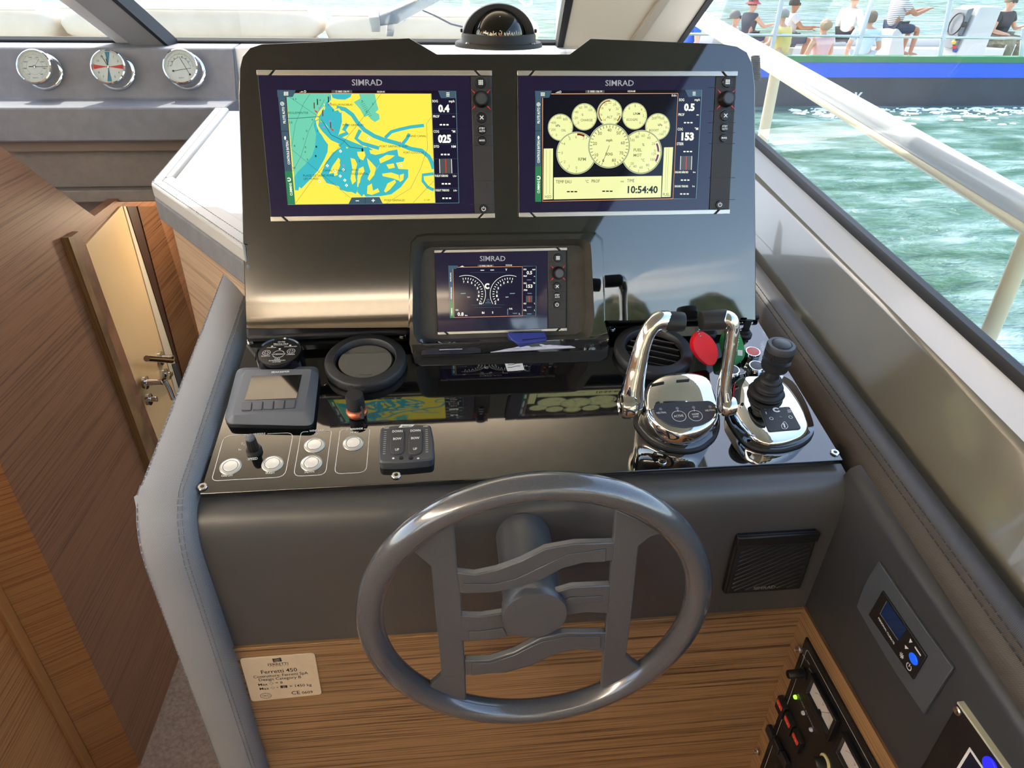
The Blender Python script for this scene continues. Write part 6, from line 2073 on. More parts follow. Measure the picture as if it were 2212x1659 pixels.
prof = [(0.0165, 0.0440), (0.0205, 0.0460), (0.0222, 0.0500), (0.0222, 0.0585), (0.0226, 0.0590)]
m_.lathe(prof + [(0.0230, 0.0595), (0.0230, 0.0605)], 'black_matte', (0, 0), 48, ax=AX)
rings = []
for z in (0.0665, 0.0770):
    rings.append([tuple(jo + ju * 0.86 * ((0.0228 if i % 2 else 0.0220) * math.cos(2 * math.pi * i / 120)) + jv * 0.86 * ((0.0228 if i % 2 else 0.0220) * math.sin(2 * math.pi * i / 120)) + jax * z) for i in range(120)])
m_.loft(rings, 'black_matte')
m_.lathe([(0.0228, 0.0770), (0.0228, 0.0845), (0.0215, 0.0870), (0.0165, 0.0870), (0.0160, 0.0860), (0.0150, 0.0860), (0.0145, 0.0880), (0.0130, 0.0890), (0, 0.0892)], mat('knob_top', (52, 55, 62), 0.5), (0, 0), 48, ax=AX)
m_.build('knob', jt, ang=40)
# ================================================================== FRONT AND SIDE PANEL DEVICES
# ---- builder's plate on the wood front
WP = Frame((0, FY + 0.008, 0.6), (1, 0, 0), (0, 0, 1))
bp_ = WP.off(0.0015).at(*ZP(1000, 800))
t_ = thing('builder_plate', 'brushed metal builder plate screwed to the wood front', 'plate', Frame(bp_.o - bp_.n * 0.0015, bp_.u, bp_.v))
pf2 = Frame(bp_.o - bp_.n * 0.0015, bp_.u, bp_.v)
bpm = noisy('brushed_plate', (226, 206, 176), (232, 214, 186), 40, 0.4, metal=0.15)
m_ = MB(); m_.prism(roundpoly([pf2.off(0.0015).uv(*ZP(*p)) for p in ((295, 500), (1575, 400), (1702, 1108), (500, 1232))], 0.006), 0.0, 0.0015, bpm)
pl_ = m_.build('plate', t_, bevel=0.0004)
m_ = MB()
ff_ = pf2.off(0.0015)
for s_, x0, y0, x1, y1, h in (('FERRETTI', 785, 622, 1130, 598, 44), ('Y  A  C  H  T  S', 800, 640, 1130, 615, 12), ('Ferretti 450', 672, 757, 1285, 708, 62), ('Costruttore: Ferretti SpA', 540, 830, 1470, 757, 44), ('Design Category B', 632, 880, 1352, 825, 44),
                              ('Max', 622, 960, 780, 948, 40), ('= 8', 915, 925, 1035, 918, 38), ('Max', 645, 1030, 805, 1018, 40), ('+', 930, 1000, 962, 998, 30), ('= 1450 kg', 1155, 985, 1530, 958, 42), ('CE', 1190, 1108, 1335, 1095, 56), ('0609', 1365, 1095, 1550, 1080, 42)):
    m_.textpx(ff_, s_, ZP(x0, y0), ZP(x1, y1), h * 0.1266, 'dark_print', 0.0002, 0.008)
p8 = lambda *pts: [ff_.uv(*ZP(*p)) for p in pts]
m_.flat(p8((850, 495), (920, 492), (1000, 475), (1022, 540), (950, 548), (876, 560)), 0.0002, 'dark_print')
for y in (508, 532):
    m_.stroke(p8((890, y + 8), (930, y + 4), (980, y - 8)), 0.0008, 0.0004, bpm)
for x, y in ((840, 918), (862, 992)):
    c = p8((x, y))[0]
    m_.stroke([(c[0] + a * 0.001, c[1] + b * 0.001) for a, b in ((-3.2, 1), (-1, 1), (-1, 3.2), (1, 3.2), (1, 1), (3.2, 1), (3.2, -0.6), (1, -0.6), (1, -3.2), (-1, -3.2), (-1, -0.6), (-3.2, -0.6))], 0.0004, 0.0002, 'dark_print', True)
m_.flat(p8((990, 955), (1108, 948), (1116, 990), (998, 998)), 0.0002, 'dark_print')
for x in (1040, 1066):
    m_.stroke(p8((x, 957), (x + 6, 990)), 0.0007, 0.0004, bpm)
c = p8((745, 1128))[0]
m_.stroke(circle(0.0082, c[0], c[1], 30, ry=0.0066), 0.0006, 0.0002, 'dark_print', True)
m_.stroke(circle(0.0054, c[0], c[1], 24, ry=0.0040), 0.0003, 0.0002, 'dark_print', True)
m_.text('IMCI', c[0], c[1] - 0.001, 0.0022, 'dark_print', 0.0002, w=0.0075, bold=0.02)
for k in range(12):
    a = k * math.pi / 6
    m_.flat(circle(0.0005, c[0] + 0.0068 * math.cos(a), c[1] + 0.0053 * math.sin(a), 6), 0.0002, 'dark_print')
m_.v = [tuple(pf2.loc(ff_.w(*p))) for p in m_.v]
m_.build('engraving', pl_, smooth=False)

# ---- square loudspeaker on the fascia
FSY = FY + 0.004
FS = Frame((0, FSY, 0.8), (1, 0, 0), (0, 0, 1))
fs = FS.off(0.012).at(*Z8(440, 300))
fs = Frame(fs.o - fs.n * 0.012, fs.u, fs.v)
t_ = thing('loudspeaker', 'square black loudspeaker grille right of the steering wheel', 'loudspeaker', fs)
f1 = fs.off(0.012)
s8 = lambda *pts: [f1.uv(*Z8(*p)) for p in pts]
q4 = s8((232, 120), (780, 102), (636, 492), (136, 500))
x0 = (q4[0][0] + q4[3][0]) / 2; x1 = (q4[1][0] + q4[2][0]) / 2; y1 = (q4[0][1] + q4[1][1]) / 2; y0 = (q4[2][1] + q4[3][1]) / 2
SPW, SPH = x1 - x0, y1 - y0
scx, scy = (x0 + x1) / 2, (y0 + y1) / 2
m_ = MB(); m_.prism(rrect(SPW, SPH, 0.004, scx, scy), 0.0, 0.010, 'black'); m_.build('frame', t_, bevel=0.002)
m_ = MB(); m_.box(x0 + 0.004, x1 - 0.004, y0 + 0.004, y1 - SPH * 0.15, 0.010, 0.0108, 'black_matte'); gr_ = m_.build('grille', t_)
bx0_, bx1_, by0_, by1_ = x0 + 0.010, x1 - 0.008, y0 + 0.008, y1 - SPH * 0.19
k = 0
dd = 0.0088
cc = by0_ - (bx1_ - bx0_) * 0.55
while cc < by1_:
    cc += dd
    xa, ya = bx0_, cc
    xb, yb = bx1_, cc + (bx1_ - bx0_) * 0.55
    if ya < by0_:
        xa = bx0_ + (by0_ - ya) / 0.55; ya = by0_
    if yb > by1_:
        xb = bx0_ + (by1_ - cc) / 0.55; yb = by1_
    if xb - xa > 0.006:
        d_ = Vector((xb - xa, yb - ya)).normalized()
        nn_ = Vector((-d_.y, d_.x)) * 0.0013
        m2 = MB(); m2.prism([(xa - nn_.x, ya - nn_.y), (xb - nn_.x, yb - nn_.y), (xb + nn_.x, yb + nn_.y), (xa + nn_.x, ya + nn_.y)], 0.0108, 0.0122, mat('slat_black', (34, 35, 37), 0.35))
        m2.build('slat', gr_, bevel=0.0005)
m_ = MB(); m_.box(x0, x1 + 0.001, y1 - SPH * 0.145, y1, 0.008, 0.0135, 'black'); m_.build('top_bar', t_, bevel=0.002)
m_ = MB(); m_.text('SIMRAD', scx + 0.0, y0 + 0.0095, 0.0055, mat('logo_silver', (150, 150, 150), 0.3, metal=0.5), 0.0126, w=0.034, bold=0.03); m_.build('brand_lettering', t_, smooth=False)

# ---- air conditioning control on the starboard face
sd = SS.off(0.004).at(*Z8(1330, 800))
sd = Frame(sd.o - sd.n * 0.004, sd.u, sd.v)
t_ = thing('climate_control', 'angled grey climate control plate with blue screen and blue key', 'control panel', sd)
g1 = sd.off(0.004)
c8 = lambda *pts: [g1.uv(*Z8(*p)) for p in pts]
m_ = MB()
pp_ = roundpoly(c8((1162, 285), (1400, 640), (1655, 995), (1545, 1165), (1462, 1300), (1230, 960), (1016, 585), (1075, 420)), [0.001, 0.05, 0.001, 0.02, 0.001, 0.05, 0.001, 0.03])
m_.prism(pp_, 0.0, 0.004, mat('climate_plate', (66, 71, 78), 0.45)); m_.build('plate', t_, bevel=0.0008)
m_ = MB()
m_.prism(c8((1198, 478), (1492, 915), (1402, 1072), (1105, 640)), 0.0035, 0.0062, 'black'); kp_ = m_.build('keypad', t_, bevel=0.0008)
m_ = MB(); m_.prism(c8((1232, 548), (1362, 740), (1308, 808), (1188, 632)), 0.006, 0.0068, lit('climate_screen', (24, 60, 104), 0.18)); m_.build('screen', kp_, smooth=False)
m_ = MB()
m_.stroke(c8((1232, 548), (1188, 632), (1308, 808)), 0.0012, 0.0070, 'silver')
m_.textpx(g1, 'PERSONAL CLIMATE', Z8(1172, 662), Z8(1278, 836), 3.2, 'white_print', 0.0028, 0.02)
m_.v = [(x, y, z + 0.004 if z < 0.005 else z) for x, y, z in m_.v]
m_.flat(c8((1388, 795), (1402, 822), (1378, 826)), 0.0066, 'white_print')
m_.flat(c8((1352, 838), (1378, 866), (1352, 866)), 0.0066, 'white_print')
m_.stroke(c8((1418, 852), (1458, 912)), 0.0024, 0.0066, 'white_print')
c = c8((1330, 910))[0]
for k in range(4):
    a = k * math.pi / 4
    m_.stroke([(c[0] - 0.004 * math.cos(a), c[1] - 0.004 * math.sin(a)), (c[0] + 0.004 * math.cos(a), c[1] + 0.004 * math.sin(a))], 0.0012, 0.0066, 'white_print')
c = c8((1378, 984))[0]
m_.stroke([(c[0] + 0.0042 * math.cos(a), c[1] + 0.0042 * math.sin(a)) for a in [math.radians(120 + 300 * i / 14) for i in range(15)]], 0.0012, 0.0066, 'white_print')
m_.stroke([c, (c[0], c[1] + 0.005)], 0.0012, 0.0066, 'white_print')
m_.build('symbols', kp_, smooth=False)
m_ = MB()
c = c8((1410, 932))[0]
m_.prism(circle(0.0075, c[0], c[1], 28, ry=0.0062), 0.006, 0.0078, lit('key_blue', (30, 100, 230), 0.4, (10, 60, 200), 0.3)); m_.build('blue_key', kp_, bevel=0.0006)

# ---- ship's switch panel let into the side wood
SWX = SX - 0.004
SW = Frame((SWX, 0.5, 0.7), (0, -1, 0), (0, 0, 1))
sw0 = SW.off(0.004).at(*ZS(995, 90))
sw0 = Frame(sw0.o - sw0.n * 0.004, sw0.u, sw0.v)
t_ = thing('switch_panel', 'black switch panel with red rockers and white meters in the side wood', 'switch panel', sw0)
g2 = sw0.off(0.004)
zs = lambda *pts: [g2.uv(*ZS(*p)) for p in pts]
m_ = MB(); m_.box(0.0, 0.42, -0.40, 0.0, 0.0, 0.004, 'black'); m_.build('plate', t_, bevel=0.0006)
m_ = MB()
m_.stroke(roundpoly([(0.012, -0.39), (0.012, -0.012), (0.41, -0.012), (0.41, -0.39)], 0.006), 0.0008, 0.0043, 'white_print')
m_.build('border_line', t_, smooth=False)
for x, y in ((940, 238), (438, 1458)):
    u, v = zs((x, y))[0]
    m2 = MB(); m2.lathe([(0.0052, 0.004), (0.0052, 0.007), (0.0036, 0.0085), (0.0030, 0.0135), (0.0018, 0.0135), (0, 0.012)], 'brass', (u, v), 16); m2.build('screw', t_)
u, v = zs((985, 520))[0]
m2 = MB()
m2.lathe([(0.0095, 0.004), (0.0095, 0.007), (0.0072, 0.008), (0.0066, 0.030), (0.0055, 0.0315), (0, 0.0316)], 'black', (u, v), 24); m2.build('selector_knob', t_)
m2 = MB()
for s_, a, b in (('BATT 1', (965, 300), (1000, 370)), ('OFF', (1015, 375), (1045, 425)), ('BATT 2', (1040, 470), (1080, 530))):
    m2.textpx(g2, s_, ZS(*a), ZS(*b), 1.7, 'white_print', 0.0004, 0.01)
for s_, a, b in (('BILGE PUMPS', (905, 770), (1090, 1180)), ('AFT BILGE', (1080, 930), (1230, 1250))):
    m2.textpx(g2, s_, ZS(*a), ZS(*b), 2.0, 'grey_print', 0.0004, 0.01)
m2.v = [(x, y, z + 0.004) for x, y, z in m2.v]
m2.build('lettering', t_, smooth=False)
mface = mat('meter_face', (214, 208, 200), 0.5)
for pts, fpts in ((((1120, 520), (1432, 1110), (1300, 1330), (1015, 735)), ((1150, 615), (1402, 1105), (1320, 1240), (1100, 765))),
                  (((1490, 1225), (1830, 1830), (1690, 2060), (1368, 1450)), ((1525, 1345), (1790, 1820), (1700, 1960), (1450, 1470)))):
    a_ = zs(*pts)
    b_ = zs(*fpts)
    ax0, ax1 = (a_[0][0] + a_[3][0]) / 2, (a_[1][0] + a_[2][0]) / 2
    ay1, ay0 = (a_[0][1] + a_[1][1]) / 2, (a_[2][1] + a_[3][1]) / 2
    o_ = [(ax0, ay0), (ax1, ay0), (ax1, ay1), (ax0, ay1)]
    ins = 0.006
    i_ = [(ax0 + ins, ay0 + ins * 1.6), (ax1 - ins, ay0 + ins * 1.6), (ax1 - ins, ay1 - ins * 0.8), (ax0 + ins, ay1 - ins * 0.8)]
    m2 = MB(); m2.frame(o_, i_, 0.004, 0.012, 'black'); bz = m2.build('meter_bezel', t_, bevel=0.001)
    m2 = MB(); m2.flat(i_, 0.0055, mface); m2.build('meter_face', bz, smooth=False)
    m2 = MB()
    mx, my = (i_[0][0] + i_[1][0]) / 2, i_[0][1]
    hh_ = i_[2][1] - i_[0][1]
    m2.stroke([(mx + hh_ * 0.75 * math.cos(math.radians(a)), my + hh_ * 0.75 * math.sin(math.radians(a))) for a in range(35, 150, 8)], 0.0005, 0.0058, 'dark_print')
    m2.stroke([(mx, my + 0.002), (mx + hh_ * 0.5, my + hh_ * 0.75)], 0.0006, 0.006, 'dark_print')
    m2.text('V', mx, my + hh_ * 0.5, 0.004, 'dark_print', 0.0058)
    m2.flat(circle(0.005, mx, my + 0.001, 16), 0.0062, 'black')
    m2.build('meter_scale', bz, smooth=False)
for k, (x, y) in enumerate(((745, 900), (838, 1100), (935, 1305))):
    u, v = zs((x, y))[0]
    m2 = MB(); m2.loft([[(u - 0.012, v - 0.026, z) if False else p for p in ((u - 0.0125, v - 0.020, z), (u + 0.0125, v - 0.020, z), (u + 0.0125, v + 0.010 - dz_, z), (u - 0.0125, v + 0.010 - dz_, z))] for z, dz_ in ((0.004, 0.0), (0.012, 0.002))], 'black'); rk = m2.build('rocker_switch', t_, bevel=0.001)
    m2 = MB(); m2.prism(rrect(0.017, 0.0085, 0.001, u, v + 0.001), 0.012, 0.0138, mat('rocker_red', (206, 62, 48), 0.4)); rc_ = m2.build('red_cap', rk, bevel=0.0005)
    m2 = MB(); m2.text('I', u - 0.003, v - 0.0005, 0.003, 'white_print', 0.0142); m2.text('0', u + 0.003, v - 0.0005, 0.003, 'white_print', 0.0142); m2.build('marks', rk, smooth=False)
    u, v = zs(((882, 805), (975, 995), (1070, 1193))[k])[0]
    m2 = MB(); m2.lathe([(0.0034, 0.004), (0.0034, 0.006), (0.0026, 0.0075), (0, 0.0082)], lit('lamp_green', (170, 255, 60), 1.0) if k == 0 else mat('lamp_clear', (206, 206, 224), 0.15), (u, v), 16); m2.build('indicator_lamp', t_)
for k in range(3):
    u, v = zs((610 + k * 82, 1230 + k * 160))[0]
    m2 = MB(); m2.prism(rrect(0.022, 0.017, 0.002, u, v), 0.004, 0.013, 'rubber'); m2.build('rocker_cover', t_, bevel=0.0015)
u, v = zs((1235, 1590))[0]
m2 = MB(); m2.lathe([(0.013, 0.004), (0.013, 0.006), (0.011, 0.007)], mat('ring_cream', (226, 216, 160), 0.4), (u, v), 28); m2.build('dimmer_ring', t_)
m2 = MB(); m2.lathe([(0.0098, 0.004), (0.0095, 0.020), (0.008, 0.022), (0, 0.022)], 'black', (u, v), 28); m2.build('dimmer_knob', t_)

# ---- thruster screen panel at the lower right corner
tp = SS.off(0.006).at(*Z8(1690, 1225))
tp = Frame(tp.o - tp.n * 0.006, tp.u, tp.v)
t_ = thing('thruster_panel', 'black corner panel with white outlined screen and blue key', 'control panel', tp)
g3 = tp.off(0.006)
z8 = lambda *pts: [g3.uv(*Z8(*p)) for p in pts]
m_ = MB(); m_.prism(roundpoly([(0.0, 0.0), (0.17, 0.0), (0.17, -0.16), (0.0, -0.16)], 0.003), 0.0, 0.006, 'black'); m_.build('plate', t_, bevel=0.0006)
m_ = MB(); m_.box(0.0, 0.17, -0.0005, 0.0022, 0.0, 0.007, mat('plate_edge', (190, 190, 170), 0.4)); m_.build('edge_strip', t_)
u, v = z8((1692, 1278))[0]
m_ = MB(); m_.lathe([(0.0052, 0.006), (0.0052, 0.0076), (0.004, 0.0088), (0.002, 0.0088), (0, 0.0076)], 'brass', (u, v), 16); m_.build('screw', t_)
u, v = z8((1770, 1520))[0]
m_ = MB()
m_.frame([(u, v), (u + 0.10, v), (u + 0.10, v - 0.08), (u, v - 0.08)], [(u + 0.003, v - 0.003), (u + 0.097, v - 0.003), (u + 0.097, v - 0.077), (u + 0.003, v - 0.077)], 0.006, 0.0066, 'white_print'); m_.build('screen_border', t_, smooth=False)
m_ = MB(); m_.flat([(u + 0.003, v - 0.003), (u + 0.097, v - 0.003), (u + 0.097, v - 0.077), (u + 0.003, v - 0.077)], 0.0064, lit('dark_screen', (20, 30, 50), 0.3)); m_.build('screen', t_, smooth=False)
u, v = z8((1912, 1645))[0]
m_ = MB(); m_.prism(circle(0.009, u, v, 24), 0.006, 0.009, lit('key_violet', (50, 50, 240), 0.5, (20, 20, 160), 0.3)); m_.build('blue_key', t_, bevel=0.0008)

# ================================================================== ROUND BRASS-WORK GAUGES
GP0, GP1 = Vector((0, 2.33, 1.232)), Vector((0, 2.39, 1.366))
GF = Frame(GP0, (1, 0, 0), GP1 - GP0)
def round_gauge(label, cz, kind):
    f_ = GF.at(*Z1(*cz))
    t_ = thing('round_gauge', label, 'gauge', f_, 'chrome cased gauges on the dashboard')
    R_ = (Vector(GF.uv(*Z1(cz[0] + 121, cz[1]))) - Vector(GF.uv(*Z1(*cz)))).length
    m_ = MB()
    m_.lathe([(R_, 0), (R_, 0.003), (R_ * 0.96, 0.006), (R_ * 0.88, 0.008), (R_ * 0.84, 0.012), (R_ * 0.83, 0.040), (R_ * 0.90, 0.042), (R_ * 0.93, 0.047), (R_ * 0.90, 0.054), (R_ * 0.84, 0.056), (R_ * 0.80, 0.050)], 'chrome', (0, 0), 56, cap=False)
    m_.build('case', t_, ang=30)
    m_ = MB(); m_.lathe([(R_ * 0.82, 0.0495), (0, 0.0496)], mat('dial_white', (238, 237, 232), 0.35), (0, 0), 48); fc = m_.build('dial', t_)
    m_ = MB()
    z = 0.0502
    rr = R_ * 0.82
    if kind == 'clock':
        for a, c_ in ((90, (52, 140, 176)), (270, (52, 140, 176)), (0, (222, 62, 52)), (180, (222, 62, 52))):
            m_.flat([(0, 0)] + [(rr * 0.93 * math.cos(math.radians(a + b)), rr * 0.93 * math.sin(math.radians(a + b))) for b in (-9, -4, 0, 4, 9)], z, mat('sector_%d' % c_[0], c_, 0.5))
        for k in range(12):
            a = math.radians(90 - 30 * k)
            if k % 3:
                m_.text(str(k), rr * 0.72 * math.cos(a), rr * 0.72 * math.sin(a) - 0.003, 0.0062, 'dark_print', z + 0.0001)
        hands = [(118, 0.80, 0.0016), (100, 0.5, 0.0022), (-93, 0.85, 0.0008)]
    else:
        arcs = ((30, 330),) if kind == 'baro' else ((20, 160),)
        n_ = 40
        for k in range(n_ + 1):
            a = math.radians(-60 + 300 * k / n_) if kind == 'baro' else math.radians(0 + 180 * k / n_)
            m_.stroke([(rr * 0.74 * math.cos(a), rr * 0.74 * math.sin(a)), (rr * (0.80 if k % 5 else 0.84) * math.cos(a), rr * (0.80 if k % 5 else 0.84) * math.sin(a))], 0.0006, z, 'dark_print')
        for k in range(8):
            a = math.radians(-50 + 280 * k / 7) if kind == 'baro' else math.radians(5 + 170 * k / 7)
            m_.text(str((960 + 20 * k) if kind == 'baro' else 20 * (k % 4)), rr * 0.62 * math.cos(a), rr * 0.62 * math.sin(a) - 0.002, 0.0038, 'dark_print', z)
        if kind == 'hygro':
            m_.stroke([(rr * 0.55 * math.cos(math.radians(a)), rr * 0.55 * math.sin(math.radians(a))) for a in range(10, 85, 6)], 0.0008, z, 'dark_print')
            m_.stroke([(rr * 0.55 * math.cos(math.radians(a)), rr * 0.55 * math.sin(math.radians(a))) for a in range(100, 175, 6)], 0.0008, z, 'dark_print')
            hands = []
            for a, b in (((0.55, -0.50), (-0.05, 0.60)), ((-0.48, -0.28), (0.66, -0.10))):
                m_.stroke([(rr * a[0], rr * a[1]), (rr * b[0], rr * b[1])], 0.0012, z + 0.0003, 'black')
                m_.flat(circle(0.0030, rr * a[0], rr * a[1], 14), z + 0.0004, 'black')
        else:
            m_.stroke([(rr * 0.5 * math.cos(math.radians(a)), rr * 0.5 * math.sin(math.radians(a))) for a in range(0, 361, 8)], 0.0005, z, 'grey_print')
            hands = [(0, 0.85, 0.0012), (180, 0.35, 0.0022), (55, 0.6, 0.0006)]
        m_.text('BARIGO', 0, -rr * 0.74, 0.0030, 'dark_print', z)
    m_.build('scale', fc, smooth=False)
    if hands:
        m_ = MB()
        for a, l_, w in hands:
            a = math.radians(a)
            m_.stroke([(-rr * 0.1 * math.cos(a), -rr * 0.1 * math.sin(a)), (rr * l_ * math.cos(a), rr * l_ * math.sin(a))], w, 0.0508, 'black')
        m_.lathe([(0.0042, 0.0503), (0.0036, 0.0525), (0, 0.053)], 'chrome_dim', (0, 0), 16)
        m_.build('hands', t_, smooth=False)
    m_ = MB(); m_.lathe([(R_ * 0.815, 0.0535), (0, 0.0540)], M['glass'], (0, 0), 40); m_.build('crystal', t_)
round_gauge('leftmost chrome gauge, a white barometer dial', (284, 462), 'baro')
round_gauge('middle chrome gauge, a clock with red and blue sectors', (745, 462), 'clock')
round_gauge('rightmost chrome gauge, a white dial with two crossed needles', (1196, 460), 'hygro')

# ================================================================== COMPASS
cf = base(*atZ(1077, 99, HZ - 0.004))
RF = (atZ(1170, 99, HZ - 0.004) - atZ(984, 99, HZ - 0.004)).length / 2
t_ = thing('steering_compass', 'black domed steering compass on top of the console', 'compass', cf)
m_ = MB()
m_.lathe([(RF, 0), (RF, 0.004), (RF * 0.97, 0.007), (RF * 0.86, 0.007), (RF * 0.85, 0.008), (RF * 0.85, 0.017), (RF * 0.83, 0.020), (RF * 0.70, 0.020), (RF * 0.66, 0.016)], 'black_matte', (0, 0), 64)
m_.build('base', t_)
zc = 0.0135
rg = RF * 0.60
m_ = MB()
prof = [(rg * math.cos(math.radians(a)), zc + rg * math.sin(math.radians(a))) for a in range(-10, 91, 5)]
prof[-1] = (0.0, zc + rg)
m_.lathe(prof, mat('compass_globe', (14, 13, 11), 0.03, spec=0.5, ior=1.5), (0, 0), 56)
m_.build('globe', t_, ang=180)
m_ = MB()      # hood: back half shell opening towards the helm
ro, ri = RF * 0.82, RF * 0.62
prof = [(ri, -0.10 * RF), (ro * 0.98, -0.12 * RF), (ro, -0.06 * RF), (ro, 0.0)] + [(ro * math.cos(math.radians(a)), ro * math.sin(math.radians(a))) for a in range(10, 85, 10)] + [(0.0, ro)]
nseg = 40
vv, ff = [], []
for r, y in prof:
    for i in range(nseg + 1):
        a = math.pi * i / nseg
        vv.append((r * math.cos(a), y, zc + r * math.sin(a) * 0.84))
for k in range(len(prof) - 1):
    for i in range(nseg):
        a = k * (nseg + 1) + i
        ff.append((a, a + nseg + 1, a + nseg + 2, a + 1))
m_.add(vv, ff, 'black_matte')
m_.build('hood', t_, ang=50)
m_ = MB()
rl = rg * 1.006
def gp(az, el, k=1.0):
    return Vector((rl * k * math.cos(math.radians(el)) * math.sin(math.radians(az)), -rl * k * math.cos(math.radians(el)) * math.cos(math.radians(az)), zc + rl * k * math.sin(math.radians(el))))
for k in range(-9, 10):
    a = k * 6 + 2
    p, q_ = gp(a, 9), gp(a, 16 if k % 3 == 0 else 13.5)
    s_ = (gp(a + 0.8, 9) - gp(a - 0.8, 9)) * 0.5
    m_.quad([p - s_, p + s_, q_ + s_, q_ - s_], mat('compass_white', (236, 224, 190), 0.5))
for s_, az, col_ in (('120', -18, 'compass_white'), ('150', 18, 'compass_white'), ('F', 0, 'compass_orange')):
    if col_ == 'compass_orange':
        mat('compass_orange', (220, 130, 60), 0.5)
    o_ = gp(az, 1.5)
    fr_ = Frame(o_ * 1.0, gp(az + 1, 1.5) - gp(az - 1, 1.5), (0, 0, 1))
    tm = MB(); tm.text(s_, 0, 0, 0.0085, MATS[col_], 0.0006, bold=0.02)
    m_.add([tuple(fr_.w(*p)) for p in tm.v], tm.f, MATS[col_])
m_.quad([gp(-2, 16), gp(0.5, 16), gp(0.5, 48), gp(-2, 48)], mat('compass_white', (236, 224, 190), 0.5))
m_.build('compass_card', t_, smooth=False)
for s_ in (-1, 1):
    m_ = MB(); m_.lathe([(0.003, 0), (0.003, 0.003), (0.002, 0.004), (0, 0.004)], 'black', (0, 0), 12, ax=(Vector((s_ * RF * 0.82, -0.02 * RF, zc + 0.010)), (0, 1, 0), (0, 0, s_), (s_, 0, 0))); m_.build('hood_screw', t_)
    m_ = MB(); m_.lathe([(0.0045, 0.0072), (0.003, 0.0092), (0, 0.0092)], 'chrome_dim', (s_ * RF * 0.72, -RF * 0.58), 12); m_.build('screw', t_)
# ================================================================== FOREDECK AND SIDE DECK
mb = MB()
mb.solid([(-2.6, 2.60, 0.98), (0.95, 2.60, 0.98), (0.75, 6.2, 1.05), (-2.6, 6.2, 1.05)], (0, 0, -0.12), 'deck')
struct('floor_foredeck', mb, label='white foredeck in front of the windscreen', cat='deck', smooth=False)
CYF = 3.9
def cushion(label, pxa, pya, pxb, pyb, dz=0.0):
    a, b = atY(pxa, pya, CYF), atY(pxb, pyb, CYF)
    zt = (a.z + b.z) / 2 + dz
    f_ = base((a.x + b.x) / 2, CYF + 0.2, 0.99)
    w2 = (b.x - a.x) / 2
    t_ = thing('deck_cushion', label, 'cushion', f_, 'cream foredeck sunpad cushions')
    m_ = MB()
    soft_box(m_, -w2, w2, -0.22, 0.22, zt - 0.99 - 0.20, zt - 0.99, 'cushion', 10, 7)
    m_.build('headrest_roll', t_, ang=180)
    m_ = MB()
    soft_box(m_, -w2, w2, -0.26, 0.24, 0.0, zt - 0.99 - 0.12, 'cushion', 10, 9)
    m_.build('back_pad', t_, ang=180)
    m_ = MB()
    m_.tube([(-w2 + 0.05, -0.215, zt - 0.99 - 0.03), (0, -0.222, zt - 0.99 - 0.03), (w2 - 0.05, -0.215, zt - 0.99 - 0.03)], 0.004, 'cushion', 6)
    m_.build('piping', t_)
cushion('cream sunpad cushion at the far left of the foredeck', -330, 2, 99, 4)
cushion('long cream sunpad cushion in the middle of the foredeck', 103, 2, 686, 6)
cushion('cream sunpad cushion behind the compass', 691, 10, 1172, 30)

# bow rail posts and lines behind the cushions
for px, w, lab in ((1008, 0.022, 'white bow rail post left of the compass dome'), (1208, 0.018, 'white bow rail post beside the windscreen pillar')):
    a = atY(px, 30, 4.7)
    m_ = MB(); m_.lathe([(w * 1.6, 0), (w * 1.6, 0.012), (w, 0.016), (w, 0.75), (0, 0.75)], 'gelcoat_white', (0, 0), 16)
    o = m_.build('rail_post', fr=base(a.x, 4.7, 1.02)); tag(o, lab, 'rail post')
a = atY(1130, 0, 4.5)
m_ = MB(); m_.tube([atY(1118, -30, 4.5), atY(1124, 0, 4.5), atY(1136, 11, 4.5), atY(1148, 8, 4.5), atY(1150, -20, 4.5)], 0.010, 'gelcoat_white', 8)
o = m_.build('mooring_line', fr=WORLD); tag(o, 'white looped line hanging above the foredeck', 'rope')

# windscreen wiper outside the glass
t_ = thing('windscreen_wiper', 'pale grey windscreen wiper arm left of the compass', 'wiper', WS.at(845, 70))
wf = WS.at(845, 70)
wp = lambda *pts: [wf.uv(*p) for p in pts]
m_ = MB(); m_.prism(wp((800, 56), (820, 48), (1010, -32), (1040, -32), (860, 66), (815, 72)), -0.045, -0.025, 'chrome_dim'); m_.build('arm', t_, bevel=0.003)
m_ = MB(); m_.prism(wp((796, 50), (820, 47), (822, 80), (802, 80)), -0.055, -0.018, 'gelcoat_white'); m_.build('bracket', t_, bevel=0.003)
m_ = MB(); m_.prism(wp((836, 72), (852, 72), (850, 84), (834, 84)), -0.055, -0.008, 'gelcoat_white'); m_.build('pivot', t_, bevel=0.003)
m_ = MB()
cpts = wp((872, 60), (905, 35), (940, 50), (975, 68), (1000, 74))
m_.tube([(u, v, -0.03) for u, v in cpts], 0.0028, 'grey_plastic', 8); m_.build('hose', t_)

